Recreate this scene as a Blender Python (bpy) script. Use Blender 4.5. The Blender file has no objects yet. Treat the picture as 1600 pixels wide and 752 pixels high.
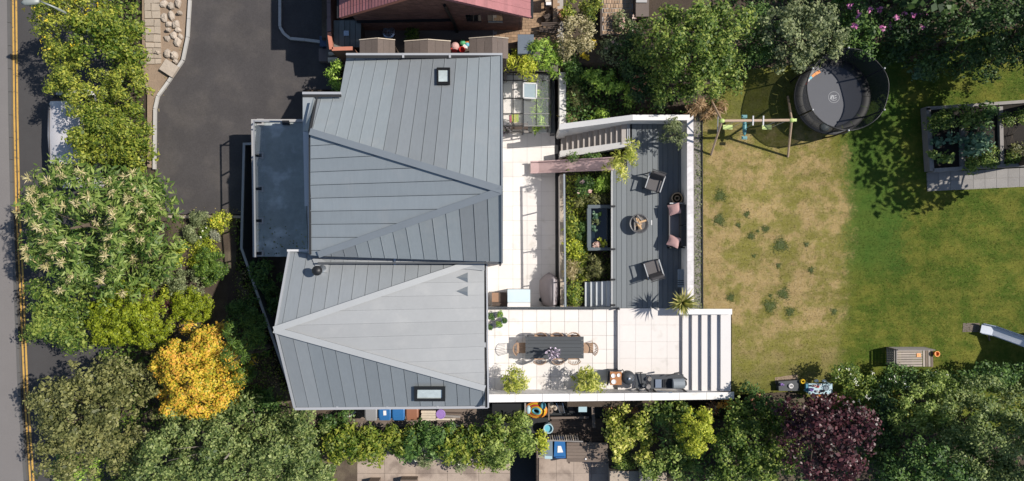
import bpy, math, random
import numpy as np
from math import pi, sin, cos, radians, atan, sqrt
from mathutils import Vector, Matrix

# ------------------------------------------------------------------ camera, world, sun, exposure
scene = bpy.context.scene
H = 29.0            # drone height above the lower terrace (z = 0), metres
S = 0.0272          # metres per photo pixel on z = 0
SUNV = Vector((0.86, 0.175, 1.0)).normalized()      # towards the sun
cam_d = bpy.data.cameras.new("camera")
cam = bpy.data.objects.new("camera", cam_d)
scene.collection.objects.link(cam)
cam.location = (0, 0, H)
cam.rotation_euler = (0, 0, 0)
cam_d.sensor_fit = 'HORIZONTAL'
cam_d.angle_x = 2 * atan(800 * S / H)
cam_d.clip_start = 0.1
cam_d.clip_end = 600
scene.camera = cam
world = bpy.data.worlds.new("World")
scene.world = world
world.use_nodes = True
wn = world.node_tree.nodes
sky = wn.new("ShaderNodeTexSky")
sky.sky_type = 'NISHITA'
sky.sun_disc = False
el = math.asin(SUNV.z)
sky.sun_elevation = el
sky.sun_rotation = math.atan2(SUNV.x, SUNV.y)
sky.air_density = 1.0
sky.dust_density = 0.6
bg = wn["Background"]
bg.inputs[1].default_value = 0.095
world.node_tree.links.new(sky.outputs[0], bg.inputs[0])
sun_d = bpy.data.lights.new("sun", 'SUN')
sun_d.energy = 4.8
sun_d.angle = radians(0.5)
sun_d.color = (1.0, 0.94, 0.86)
sun = bpy.data.objects.new("sun", sun_d)
scene.collection.objects.link(sun)
sun.rotation_euler = (-SUNV).to_track_quat('-Z', 'Y').to_euler()
sun.location = (20, 5, 40)
vs = scene.view_settings
vs.view_transform = 'Standard'
vs.look = 'None'
vs.exposure = 0.35
vs.gamma = 1.0
scene.cycles.max_bounces = 6
scene.cycles.transparent_max_bounces = 16

COL = scene.collection
WL = {}

# ------------------------------------------------------------------ helpers
def W(px, py, z=0.0):
    k = S * (H - z) / H
    return Vector(((px - 800) * k, (376 - py) * k, z))

def plane3(a, b, c):
    """z = A X + B Y + C through three (px,py,z) points"""
    P = [W(*q) for q in (a, b, c)]
    M = Matrix(((P[0].x, P[0].y, 1), (P[1].x, P[1].y, 1), (P[2].x, P[2].y, 1)))
    return M.inverted() @ Vector((P[0].z, P[1].z, P[2].z))

def onplane(px, py, pl):
    kx, ky = (px - 800) * S / H, (376 - py) * S / H
    t = (H - pl[2]) / (1 + pl[0] * kx + pl[1] * ky)
    return Vector((kx * t, ky * t, H - t))

def pz(pl, x, y):
    return pl[0] * x + pl[1] * y + pl[2]

class MB:
    def __init__(self):
        self.v = []
        self.f = []
    def add(self, vs_, fs):
        o = len(self.v)
        self.v += [tuple(v) for v in vs_]
        self.f += [tuple(i + o for i in f) for f in fs]
        return self
    def box(self, c, s, rz=0.0, M=None):
        x, y, z = s[0] / 2, s[1] / 2, s[2] / 2
        p = [Vector((a * x, b * y, d * z)) for d in (-1, 1) for a, b in ((-1, -1), (1, -1), (1, 1), (-1, 1))]
        R = M if M is not None else Matrix.Rotation(rz, 3, 'Z')
        c = Vector(c)
        return self.add([R @ q + c for q in p], [(3, 2, 1, 0), (4, 5, 6, 7), (0, 1, 5, 4), (1, 2, 6, 5), (2, 3, 7, 6), (3, 0, 4, 7)])
    def bbox(self, x0, x1, y0, y1, z0, z1):
        return self.box(((x0 + x1) / 2, (y0 + y1) / 2, (z0 + z1) / 2), (abs(x1 - x0), abs(y1 - y0), abs(z1 - z0)))
    def bar(self, p, q, w, h=None):
        p, q = Vector(p), Vector(q)
        h = h or w
        d = q - p
        L = d.length
        d.normalize()
        up = Vector((0, 0, 1)) if abs(d.z) < 0.95 else Vector((1, 0, 0))
        s = d.cross(up).normalized()
        u = s.cross(d)
        M = Matrix((d, s, u)).transposed()
        return self.box((p + q) / 2, (L, w, h), M=M)
    def tube(self, pts, r, n=8, cap=True):
        pts = [Vector(p) for p in pts]
        rs = r if isinstance(r, (list, tuple)) else [r] * len(pts)
        vs_, fs = [], []
        for i, p in enumerate(pts):
            d = (pts[min(i + 1, len(pts) - 1)] - pts[max(i - 1, 0)]).normalized()
            up = Vector((0, 0, 1)) if abs(d.z) < 0.9 else Vector((1, 0, 0))
            s = d.cross(up).normalized()
            u = s.cross(d)
            for j in range(n):
                a = 2 * pi * j / n
                vs_.append(p + (s * cos(a) + u * sin(a)) * rs[i])
        for i in range(len(pts) - 1):
            for j in range(n):
                k = (j + 1) % n
                fs.append((i * n + j, i * n + k, (i + 1) * n + k, (i + 1) * n + j))
        if cap:
            fs.append(tuple(range(n - 1, -1, -1)))
            fs.append(tuple((len(pts) - 1) * n + j for j in range(n)))
        return self.add(vs_, fs)
    def lathe(self, prof, c=(0, 0, 0), n=16, sx=1.0, sy=1.0):
        vs_, fs = [], []
        for r, z in prof:
            for j in range(n):
                a = 2 * pi * j / n
                vs_.append((c[0] + r * cos(a) * sx, c[1] + r * sin(a) * sy, c[2] + z))
        for i in range(len(prof) - 1):
            for j in range(n):
                k = (j + 1) % n
                fs.append((i * n + j, i * n + k, (i + 1) * n + k, (i + 1) * n + j))
        if prof[0][0] > 1e-4:
            fs.append(tuple(range(n - 1, -1, -1)))
        if prof[-1][0] > 1e-4:
            fs.append(tuple((len(prof) - 1) * n + j for j in range(n)))
        return self.add(vs_, fs)
    def prism(self, top, bottom):
        """top: list of 3D points (any winding); bottom: z value or thickness list of 3D points"""
        top = [Vector(p) for p in top]
        ar = sum(top[i].x * top[(i + 1) % len(top)].y - top[(i + 1) % len(top)].x * top[i].y for i in range(len(top)))
        if ar < 0:
            top.reverse()
        n = len(top)
        if isinstance(bottom, tuple):      # ('t', thickness)
            bot = [Vector((p.x, p.y, p.z - bottom[1])) for p in top]
        else:
            bot = [Vector((p.x, p.y, bottom)) for p in top]
        fs = [tuple(range(n)), tuple(range(2 * n - 1, n - 1, -1))]
        for i in range(n):
            j = (i + 1) % n
            fs.append((i, n + i, n + j, j))
        return self.add(top + bot, fs)
    def ell(self, c, r, n=12, m=7):
        if not isinstance(r, (list, tuple)):
            r = (r, r, r)
        prof = [(max(1e-5, sin(pi * i / m)), -cos(pi * i / m)) for i in range(m + 1)]
        o = len(self.v)
        self.lathe(prof, (0, 0, 0), n)
        self.v[o:] = [(c[0] + x * r[0], c[1] + y * r[1], c[2] + z * r[2]) for x, y, z in self.v[o:]]
        return self
    def build(self, name, mat, parent=None, smooth=False, base=None, stuff=False):
        me = bpy.data.meshes.new(name)
        off = Vector((0, 0, 0))
        if parent is not None:
            off = WL.get(parent.as_pointer(), Vector((0, 0, 0)))
        elif base is not None:
            off = Vector(base)
        me.from_pydata([(v[0] - off.x, v[1] - off.y, v[2] - off.z) for v in self.v], [], self.f)
        me.materials.append(mat)
        if smooth:
            me.polygons.foreach_set('use_smooth', [True] * len(me.polygons))
        me.update()
        o = bpy.data.objects.new(name, me)
        COL.objects.link(o)
        if parent is not None:
            o.parent = parent
        else:
            o.location = off
        WL[o.as_pointer()] = off.copy()
        if stuff:
            o['kind'] = 'stuff'
        return o

def tag(o, label, cat, group=None, kind=None):
    o['label'] = label
    o['category'] = cat
    if group:
        o['group'] = group
    if kind:
        o['kind'] = kind
    return o

def thing(name, label, cat, loc=(0, 0, 0), group=None):
    o = bpy.data.objects.new(name, None)
    o.empty_display_size = 0.2
    COL.objects.link(o)
    o.location = loc
    WL[o.as_pointer()] = Vector(loc)
    return tag(o, label, cat, group)

def st(o):
    o['kind'] = 'structure'
    return o

def stf(o):
    o['kind'] = 'stuff'
    return o

def kids(o):
    return [c for c in bpy.data.objects if c.parent == o]

def copy_tree(root, loc, rz=0.0, label=None, group=None, sc=None):
    r = root.copy()
    COL.objects.link(r)
    r.location = loc
    r.rotation_euler = (0, 0, rz)
    if sc:
        r.scale = (sc, sc, sc)
    if label:
        r['label'] = label
    if group:
        r['group'] = group
    for c in kids(root):
        d = c.copy()
        COL.objects.link(d)
        d.parent = r
        for g in kids(c):
            e = g.copy()
            COL.objects.link(e)
            e.parent = d
    return r

def clip(poly, ax, lim, keep_gt):
    out = []
    n = len(poly)
    for i in range(n):
        a, b = poly[i], poly[(i + 1) % n]
        da, db = a[ax] - lim, b[ax] - lim
        if not keep_gt:
            da, db = -da, -db
        if da >= 0:
            out.append(a)
        if (da > 0 > db) or (da < 0 < db):
            t = da / (da - db)
            out.append(a.lerp(b, t))
    return out

def offset_line(pts, w):
    """mitred strip outline for a polyline of 2D/3D points, width w"""
    L, R = [], []
    n = len(pts)
    for i in range(n):
        p = Vector(pts[i])
        d0 = (Vector(pts[i]) - Vector(pts[i - 1])) if i > 0 else None
        d1 = (Vector(pts[i + 1]) - Vector(pts[i])) if i < n - 1 else None
        ds = [d.xy.normalized() for d in (d0, d1) if d is not None]
        nrm = sum((Vector((-d.y, d.x)) for d in ds), Vector((0, 0))).normalized()
        c = max(0.4, nrm.dot(Vector((-ds[0].y, ds[0].x))))
        o = nrm * (w / 2 / c)
        L.append(Vector((p.x + o.x, p.y + o.y, p.z)))
        R.append(Vector((p.x - o.x, p.y - o.y, p.z)))
    return L, R

def strip(mb, pts, w, bottom):
    L, R = offset_line(pts, w)
    for i in range(len(pts) - 1):
        mb.prism([L[i], L[i + 1], R[i + 1], R[i]], bottom)
    return mb

# ------------------------------------------------------------------ materials
MATS = {}
def mat(name, col, rough=0.7, metal=0.0, n=None, n2=None, ob=0.0, bump=None, spec=0.4, second=None, alpha=None, emit=None, island=0.0):
    """col base colour; n/n2 = (scale, amount) brightness mottling; ob per-object variation; second=(colour, scale, threshold, softness)"""
    if name in MATS:
        return MATS[name]
    col = tuple(c / 1.275 for c in col)
    if second:
        second = (tuple(c / 1.275 for c in second[0]),) + tuple(second[1:])
    m = bpy.data.materials.new(name)
    m.use_nodes = True
    nt = m.node_tree
    N, L = nt.nodes, nt.links
    b = N["Principled BSDF"]
    b.inputs["Roughness"].default_value = rough
    b.inputs["Metallic"].default_value = metal
    b.inputs["Specular IOR Level"].default_value = spec
    geo = N.new("ShaderNodeNewGeometry")
    rgb = N.new("ShaderNodeRGB")
    rgb.outputs[0].default_value = (*col, 1)
    cur = rgb.outputs[0]
    if second:
        t = N.new("ShaderNodeTexNoise")
        t.inputs["Scale"].default_value = second[1]
        t.inputs["Detail"].default_value = 5
        L.new(geo.outputs["Position"], t.inputs["Vector"])
        mr = N.new("ShaderNodeMapRange")
        mr.interpolation_type = 'SMOOTHSTEP'
        mr.inputs[1].default_value = second[2] - second[3]
        mr.inputs[2].default_value = second[2] + second[3]
        L.new(t.outputs[0], mr.inputs[0])
        mx = N.new("ShaderNodeMix")
        mx.data_type = 'RGBA'
        L.new(mr.outputs[0], mx.inputs[0])
        L.new(cur, mx.inputs[6])
        mx.inputs[7].default_value = (*second[0], 1)
        cur = mx.outputs[2]
    val = None
    def addv(sock, amt):
        nonlocal val
        ma = N.new("ShaderNodeMath")
        ma.operation = 'MULTIPLY_ADD'
        L.new(sock, ma.inputs[0])
        ma.inputs[1].default_value = 2 * amt
        ma.inputs[2].default_value = 1 - amt
        if val is None:
            val = ma.outputs[0]
        else:
            mm = N.new("ShaderNodeMath")
            mm.operation = 'MULTIPLY'
            L.new(val, mm.inputs[0])
            L.new(ma.outputs[0], mm.inputs[1])
            val = mm.outputs[0]
    noise_out = None
    for q in (n, n2):
        if q:
            t = N.new("ShaderNodeTexNoise")
            t.inputs["Scale"].default_value = q[0]
            t.inputs["Detail"].default_value = 6
            t.inputs["Roughness"].default_value = 0.65
            if len(q) > 2:
                mp = N.new("ShaderNodeMapping")
                mp.inputs["Scale"].default_value = q[2]
                L.new(geo.outputs["Position"], mp.inputs[0])
                L.new(mp.outputs[0], t.inputs["Vector"])
            else:
                L.new(geo.outputs["Position"], t.inputs["Vector"])
            noise_out = t.outputs[0]
            addv(t.outputs[0], q[1])
    if ob:
        oi = N.new("ShaderNodeObjectInfo")
        addv(oi.outputs["Random"], ob)
    if island:
        addv(geo.outputs["Random Per Island"], island)
    if val is not None:
        vm = N.new("ShaderNodeVectorMath")
        vm.operation = 'SCALE'
        L.new(cur, vm.inputs[0])
        L.new(val, vm.inputs["Scale"])
        cur = vm.outputs[0]
    L.new(cur, b.inputs["Base Color"])
    if bump:
        t = N.new("ShaderNodeTexNoise")
        t.inputs["Scale"].default_value = bump[0]
        t.inputs["Detail"].default_value = 4
        L.new(geo.outputs["Position"], t.inputs["Vector"])
        bp = N.new("ShaderNodeBump")
        bp.inputs["Strength"].default_value = bump[1]
        bp.inputs["Distance"].default_value = 0.02
        L.new(t.outputs[0], bp.inputs["Height"])
        L.new(bp.outputs[0], b.inputs["Normal"])
    if alpha is not None:
        tr = N.new("ShaderNodeBsdfTransparent")
        mx = N.new("ShaderNodeMixShader")
        mx.inputs[0].default_value = alpha
        out = N["Material Output"]
        L.new(tr.outputs[0], mx.inputs[1])
        L.new(b.outputs[0], mx.inputs[2])
        L.new(mx.outputs[0], out.inputs[0])
    MATS[name] = m
    return m

def leafmat(name, cols, rough=0.5, trans=0.32, var=0.35, scale=0.9):
    if name in MATS:
        return MATS[name]
    m = bpy.data.materials.new(name)
    m.use_nodes = True
    nt = m.node_tree
    N, L = nt.nodes, nt.links
    b = N["Principled BSDF"]
    b.inputs["Roughness"].default_value = rough
    b.inputs["Specular IOR Level"].default_value = 0.3
    geo = N.new("ShaderNodeNewGeometry")
    t = N.new("ShaderNodeTexNoise")
    t.inputs["Scale"].default_value = scale
    t.inputs["Detail"].default_value = 3
    L.new(geo.outputs["Position"], t.inputs["Vector"])
    ma = N.new("ShaderNodeMath")
    ma.operation = 'MULTIPLY_ADD'
    L.new(t.outputs[0], ma.inputs[0])
    ma.inputs[1].default_value = 1.1
    ma.inputs[2].default_value = -0.55
    ad = N.new("ShaderNodeMath")
    ad.operation = 'ADD'
    ad.use_clamp = True
    L.new(geo.outputs["Random Per Island"], ad.inputs[0])
    L.new(ma.outputs[0], ad.inputs[1])
    r = N.new("ShaderNodeValToRGB")
    e = r.color_ramp.elements
    e[0].position, e[0].color = 0.05, (*cols[0], 1)
    e[1].position, e[1].color = 0.95, (*cols[-1], 1)
    for i, c in enumerate(cols[1:-1]):
        q = e.new((i + 1) / (len(cols) - 1))
        q.color = (*c, 1)
    L.new(ad.outputs[0], r.inputs[0])
    L.new(r.outputs[0], b.inputs["Base Color"])
    tl = N.new("ShaderNodeBsdfTranslucent")
    vm = N.new("ShaderNodeVectorMath")
    vm.operation = 'MULTIPLY'
    vm.inputs[1].default_value = (1.2, 1.3, 0.6)
    L.new(r.outputs[0], vm.inputs[0])
    L.new(vm.outputs[0], tl.inputs[0])
    mx = N.new("ShaderNodeMixShader")
    mx.inputs[0].default_value = trans
    L.new(b.outputs[0], mx.inputs[1])
    L.new(tl.outputs[0], mx.inputs[2])
    L.new(mx.outputs[0], N["Material Output"].inputs[0])
    MATS[name] = m
    return m

m_zinc = mat("zinc", (0.335, 0.372, 0.392), 0.5, 0.1, n=(0.9, 0.07), n2=(5, 0.10, (2.6, .35, 1)), ob=0.06, spec=0.4, bump=(1.6, .35), second=((0.355, 0.385, 0.40), 1.1, 0.62, 0.08))
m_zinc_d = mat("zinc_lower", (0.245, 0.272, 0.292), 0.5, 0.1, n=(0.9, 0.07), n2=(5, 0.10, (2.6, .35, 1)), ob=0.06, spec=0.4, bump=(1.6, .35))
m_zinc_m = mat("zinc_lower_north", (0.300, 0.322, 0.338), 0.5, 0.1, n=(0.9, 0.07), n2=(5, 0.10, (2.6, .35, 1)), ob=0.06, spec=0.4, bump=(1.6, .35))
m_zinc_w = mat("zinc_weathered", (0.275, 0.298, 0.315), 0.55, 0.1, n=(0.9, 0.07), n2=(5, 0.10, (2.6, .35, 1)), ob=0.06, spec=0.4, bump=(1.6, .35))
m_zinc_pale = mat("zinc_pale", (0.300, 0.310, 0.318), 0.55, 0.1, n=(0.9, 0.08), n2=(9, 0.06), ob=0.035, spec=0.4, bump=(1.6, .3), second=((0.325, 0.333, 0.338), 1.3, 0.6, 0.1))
m_zinc_cap = mat("zinc_cap", (0.36, 0.375, 0.385), 0.5, 0.1, n=(1.2, 0.08), n2=(9, 0.05))
m_zinc_capd = mat("zinc_cap_dark", (0.27, 0.30, 0.325), 0.5, 0.1, n=(1.2, 0.08), n2=(9, 0.05))
m_mem = mat("roof_membrane", (0.085, 0.092, 0.10), 0.8)
m_gutter = mat("gutter_grey", (0.42, 0.43, 0.45), 0.5, 0.1, n=(2, .06))
m_black = mat("black_metal", (0.02, 0.021, 0.023), 0.45, 0.2)
m_blackmat = mat("black_matte", (0.025, 0.026, 0.028), 0.8)
m_anth = mat("anthracite", (0.05, 0.056, 0.063), 0.55, n=(6, .12))
m_white = mat("white_render", (0.82, 0.80, 0.78), 0.8, n=(0.8, 0.04), n2=(14, 0.03))
m_whitecop = mat("white_coping", (0.84, 0.82, 0.80), 0.8, ob=0.03, n=(1.2, 0.06), n2=(12, 0.05), second=((0.70, 0.67, 0.63), 2.5, 0.68, 0.08))
m_trim = mat("white_trim", (0.62, 0.62, 0.62), 0.7, n=(2, .06))
m_flat = mat("flat_roof_felt", (0.31, 0.345, 0.335), 0.55, ob=.07, n=(0.9, 0.34), n2=(5, 0.26), second=((0.48, 0.52, 0.53), 1.4, 0.60, 0.1))
m_flatedge = mat("flat_roof_trim", (0.42, 0.41, 0.40), 0.6, n=(3, .1))
m_glass = mat("glass", (0.75, 0.83, 0.86), 0.05, alpha=0.06, spec=0.6)
m_glasst = mat("glass_tint", (0.55, 0.68, 0.74), 0.08, alpha=0.42, spec=0.6)
m_sky_glass = mat("skylight_sky_reflection", (0.55, 0.62, 0.62), 0.08, 0.0, spec=0.8, n=(2.5, .5))  # pale mottled base colour paints the sky reflected in the panes
m_slab = mat("porcelain_slab", (0.77, 0.73, 0.695), 0.7, n=(0.5, 0.05), n2=(6, 0.05), ob=0.05, second=((0.66, 0.62, 0.57), 1.7, 0.66, 0.09))
m_slab_u = mat("porcelain_slab_upper", (0.75, 0.705, 0.67), 0.7, n=(0.5, 0.06), n2=(6, 0.05), ob=0.02, second=((0.66, 0.62, 0.58), 1.6, 0.64, 0.06))
m_joint = mat("joint", (0.40, 0.37, 0.34), 0.9)
m_tread = mat("tread_white", (0.74, 0.71, 0.69), 0.75, n=(1.5, .05), n2=(20, .05))
m_stair = mat("stair_stone", (0.40, 0.365, 0.34), 0.8, n=(3, .1), ob=.05)
m_stairg = mat("stair_painted", (0.50, 0.53, 0.55), 0.7, n=(3, .1), ob=.05)
m_deck = mat("deck_board", (0.165, 0.182, 0.192), 0.7, n=(2.0, 0.10, (1, .12, 1)), n2=(12, .08, (3, .2, 1)), ob=0.09)
m_deckdark = mat("deck_gap", (0.03, 0.033, 0.035), 0.9)
m_asph = mat("asphalt_drive", (0.066, 0.060, 0.060), 0.9, n=(1.1, 0.30), n2=(18, 0.38), bump=(60, .4), second=((0.086, 0.077, 0.073), 0.9, 0.56, 0.12))
m_road = mat("asphalt_road", (0.066, 0.062, 0.061), 0.9, n=(0.8, 0.26), n2=(45, 0.25), bump=(60, .4))
m_pave = mat("pavement_tarmac", (0.20, 0.185, 0.178), 0.9, n=(0.6, .12), n2=(30, .15), bump=(50, .3))
m_yellow = mat("yellow_paint", (0.60, 0.36, 0.085), 0.8, n=(3, .25), n2=(30, .35), second=((0.25, 0.16, 0.06), 9, 0.62, 0.08))
m_kerb = mat("kerb_stone", (0.52, 0.50, 0.47), 0.85, n=(4, .12), ob=.08)
m_kerbd = mat("road_kerb", (0.12, 0.115, 0.11), 0.85, n=(4, .12), ob=.08)
m_soil = mat("soil", (0.075, 0.055, 0.040), 0.95, n=(1.2, .35), n2=(14, .4), bump=(25, .8), second=((0.12, 0.095, 0.065), 0.9, 0.56, 0.1))
m_soild = mat("dark_soil", (0.022, 0.018, 0.015), 0.95, n=(2, .35), n2=(16, .4), bump=(30, .8))
m_sand = mat("sandy_earth", (0.30, 0.22, 0.155), 0.95, n=(1.5, .25), n2=(18, .3), bump=(30, .7))
m_flag = mat("flagstone", (0.42, 0.35, 0.275), 0.9, n=(2, .15), n2=(14, .15), ob=.12, bump=(20, .4))
m_rock = mat("rock", (0.46, 0.39, 0.32), 0.9, n=(3, .2), n2=(16, .15), ob=.22, bump=(14, .6))
m_brick = mat("brick", (0.30, 0.185, 0.12), 0.9, n=(5, .2), island=.3, bump=(30, .4))
m_brickpav = mat("brick_paving", (0.34, 0.225, 0.14), 0.9, n=(2, .2), island=.22, bump=(30, .4))
m_brickred = mat("red_brick", (0.21, 0.105, 0.075), 0.9, n=(3, .2), ob=.2, island=.2)
m_tile = mat("red_tile", (0.37, 0.150, 0.155), 0.75, n=(1.5, .15), n2=(12, .2), ob=.12)
m_coral = mat("coral_coping", (0.52, 0.20, 0.13), 0.8, n=(3, .15), ob=.1)
m_shed = mat("shed_felt", (0.15, 0.12, 0.105), 0.9, n=(1.5, .2), n2=(20, .25), ob=.12)
m_wood = mat("weathered_wood", (0.20, 0.155, 0.125), 0.85, n=(3, .2, (.3, 3, 1)), n2=(14, .2), ob=.16)
m_wooddk = mat("dark_wood", (0.085, 0.062, 0.05), 0.85, n=(3, .2, (.3, 3, 1)), n2=(14, .2), ob=.2)
m_woodgrey = mat("grey_wood", (0.27, 0.25, 0.235), 0.85, n=(3, .2), n2=(14, .2), ob=.12)
m_crate = mat("crate_wood", (0.40, 0.345, 0.30), 0.85, n=(3, .2), n2=(14, .2), ob=.14)
m_woodpale = mat("pale_wood", (0.58, 0.50, 0.40), 0.8, n=(3, .15), n2=(12, .15), ob=.12)
m_pink = mat("pink_paint", (0.58, 0.41, 0.40), 0.6, n=(3, .12), n2=(14, .12))
m_conc = mat("concrete_brown", (0.41, 0.33, 0.27), 0.9, n=(0.9, .16), n2=(8, .18), ob=.05, bump=(30, .3), second=((0.25, 0.195, 0.16), 1.5, 0.58, 0.1))
m_gravel = mat("gravel_grey", (0.22, 0.20, 0.18), 0.95, n=(2, .2), n2=(40, .35), bump=(40, 1), island=.3)
m_pathg = mat("path_stone", (0.28, 0.265, 0.25), 0.9, n=(2, .2), n2=(30, .3), bump=(40, .6), ob=.12)
m_charfab = mat("charcoal_fabric", (0.058, 0.055, 0.058), 0.9, n=(20, .12))
m_greyfab = mat("grey_fabric", (0.118, 0.110, 0.111), 0.9, n=(20, .12))
m_alu = mat("brushed_aluminium", (0.42, 0.43, 0.44), 0.4, 0.4)
m_pinkfab = mat("blush_fabric", (0.66, 0.40, 0.37), 0.9, n=(6, .1))
m_slate = mat("bench_paint", (0.27, 0.32, 0.37), 0.7, ob=.06)
m_tan = mat("tan_rattan", (0.42, 0.275, 0.18), 0.7, n=(30, .2), ob=.08)
m_tanlth = mat("tan_leather", (0.50, 0.29, 0.16), 0.6, n=(8, .1))
m_table = mat("table_board", (0.062, 0.068, 0.074), 0.6, n=(4, .1, (.2, 4, 1)), ob=.12)
m_petal = mat("lilac_bloom", (0.66, 0.56, 0.66), 0.8, island=.35)
m_copper = mat("copper", (0.60, 0.27, 0.11), 0.35, 0.5, n=(6, .1))
m_whitecer = mat("white_ceramic", (0.85, 0.82, 0.80), 0.3)
m_steel = mat("steel", (0.50, 0.55, 0.60), 0.25, 0.8)
m_slide = mat("slide_steel", (0.66, 0.70, 0.77), 0.3, 0.05, n=(2, .1))
m_blue = mat("blue_plastic", (0.025, 0.12, 0.33), 0.45)
m_bluelid = mat("blue_lid", (0.03, 0.15, 0.38), 0.4)
m_greyplas = mat("grey_plastic", (0.27, 0.27, 0.275), 0.5)
m_greyblue = mat("greyblue_plastic", (0.17, 0.215, 0.255), 0.5)
m_brownplas = mat("brown_plastic", (0.30, 0.13, 0.075), 0.5)
m_purple = mat("purple_plastic", (0.33, 0.20, 0.52), 0.4)
m_lime = mat("lime_plastic", (0.50, 0.62, 0.20), 0.45)
m_teal = mat("teal_plastic", (0.09, 0.27, 0.29), 0.45)
m_swingwood = mat("swing_timber", (0.52, 0.38, 0.27), 0.8, n=(4, .15))
m_net = mat("black_net", (0.022, 0.024, 0.028), 0.8, alpha=0.78)
m_netmesh = mat("jump_mat", (0.105, 0.110, 0.128), 0.75, n=(3, .08))
m_pad = mat("trampoline_pad", (0.024, 0.026, 0.031), 0.45, n=(4, .2))
m_orange = mat("orange_plastic", (0.80, 0.27, 0.04), 0.5)
m_yellowp = mat("yellow_plastic", (0.80, 0.52, 0.03), 0.45)
m_red = mat("red_plastic", (0.62, 0.06, 0.05), 0.45)
m_green = mat("green_plastic", (0.10, 0.42, 0.18), 0.45)
m_cyan = mat("cyan_plastic", (0.15, 0.48, 0.60), 0.45)
m_paleblue = mat("pale_blue_plastic", (0.42, 0.58, 0.64), 0.45)
m_van = mat("white_paint_car", (0.60, 0.58, 0.59), 0.3, spec=0.6)
m_carglass = mat("car_glass", (0.015, 0.017, 0.02), 0.08, spec=0.8)
m_rubber = mat("rubber", (0.02, 0.02, 0.02), 0.8)
m_bark = mat("bark", (0.12, 0.09, 0.065), 0.95, n=(5, .3), bump=(20, .8))
m_barkpale = mat("pale_bark", (0.24, 0.21, 0.18), 0.95, n=(5, .3))
m_lampgrey = mat("lamp_grey", (0.36, 0.39, 0.36), 0.5, .2)
m_terracotta = mat("terracotta", (0.40, 0.20, 0.12), 0.8, n=(5, .15))
m_water = mat("pond_water", (0.012, 0.022, 0.03), 0.08, spec=0.6)
m_pondwall = mat("pond_wall", (0.10, 0.125, 0.14), 0.7, n=(3, .1))
m_paleglass = mat("pale_blue_top", (0.60, 0.72, 0.78), 0.25, n=(1.2, .1))
m_cover = mat("lilac_cover", (0.33, 0.29, 0.30), 0.85, n=(3, .15))
m_covertrim = mat("cover_pale", (0.50, 0.46, 0.48), 0.85)
m_basket = mat("basket", (0.40, 0.29, 0.18), 0.9, n=(30, .3))
m_log = mat("fire_log", (0.55, 0.36, 0.20), 0.8, n=(6, .3), ob=.2)
m_firebowl = mat("fire_bowl_steel", (0.13, 0.13, 0.135), 0.4, 0.4, n=(6, .3))
m_ash = mat("ash_bowl", (0.13, 0.12, 0.115), 0.8, n=(5, .3))
m_rust = mat("rusty_leaf", (0.30, 0.13, 0.05), 0.9)
m_stripes = [mat("stripe_red", (0.62, 0.07, 0.12), .8), mat("stripe_lime", (0.55, 0.72, 0.06), .8), mat("stripe_yellow", (0.72, 0.66, 0.10), .8), mat("stripe_white", (.75, .72, .7), .8)]

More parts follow.
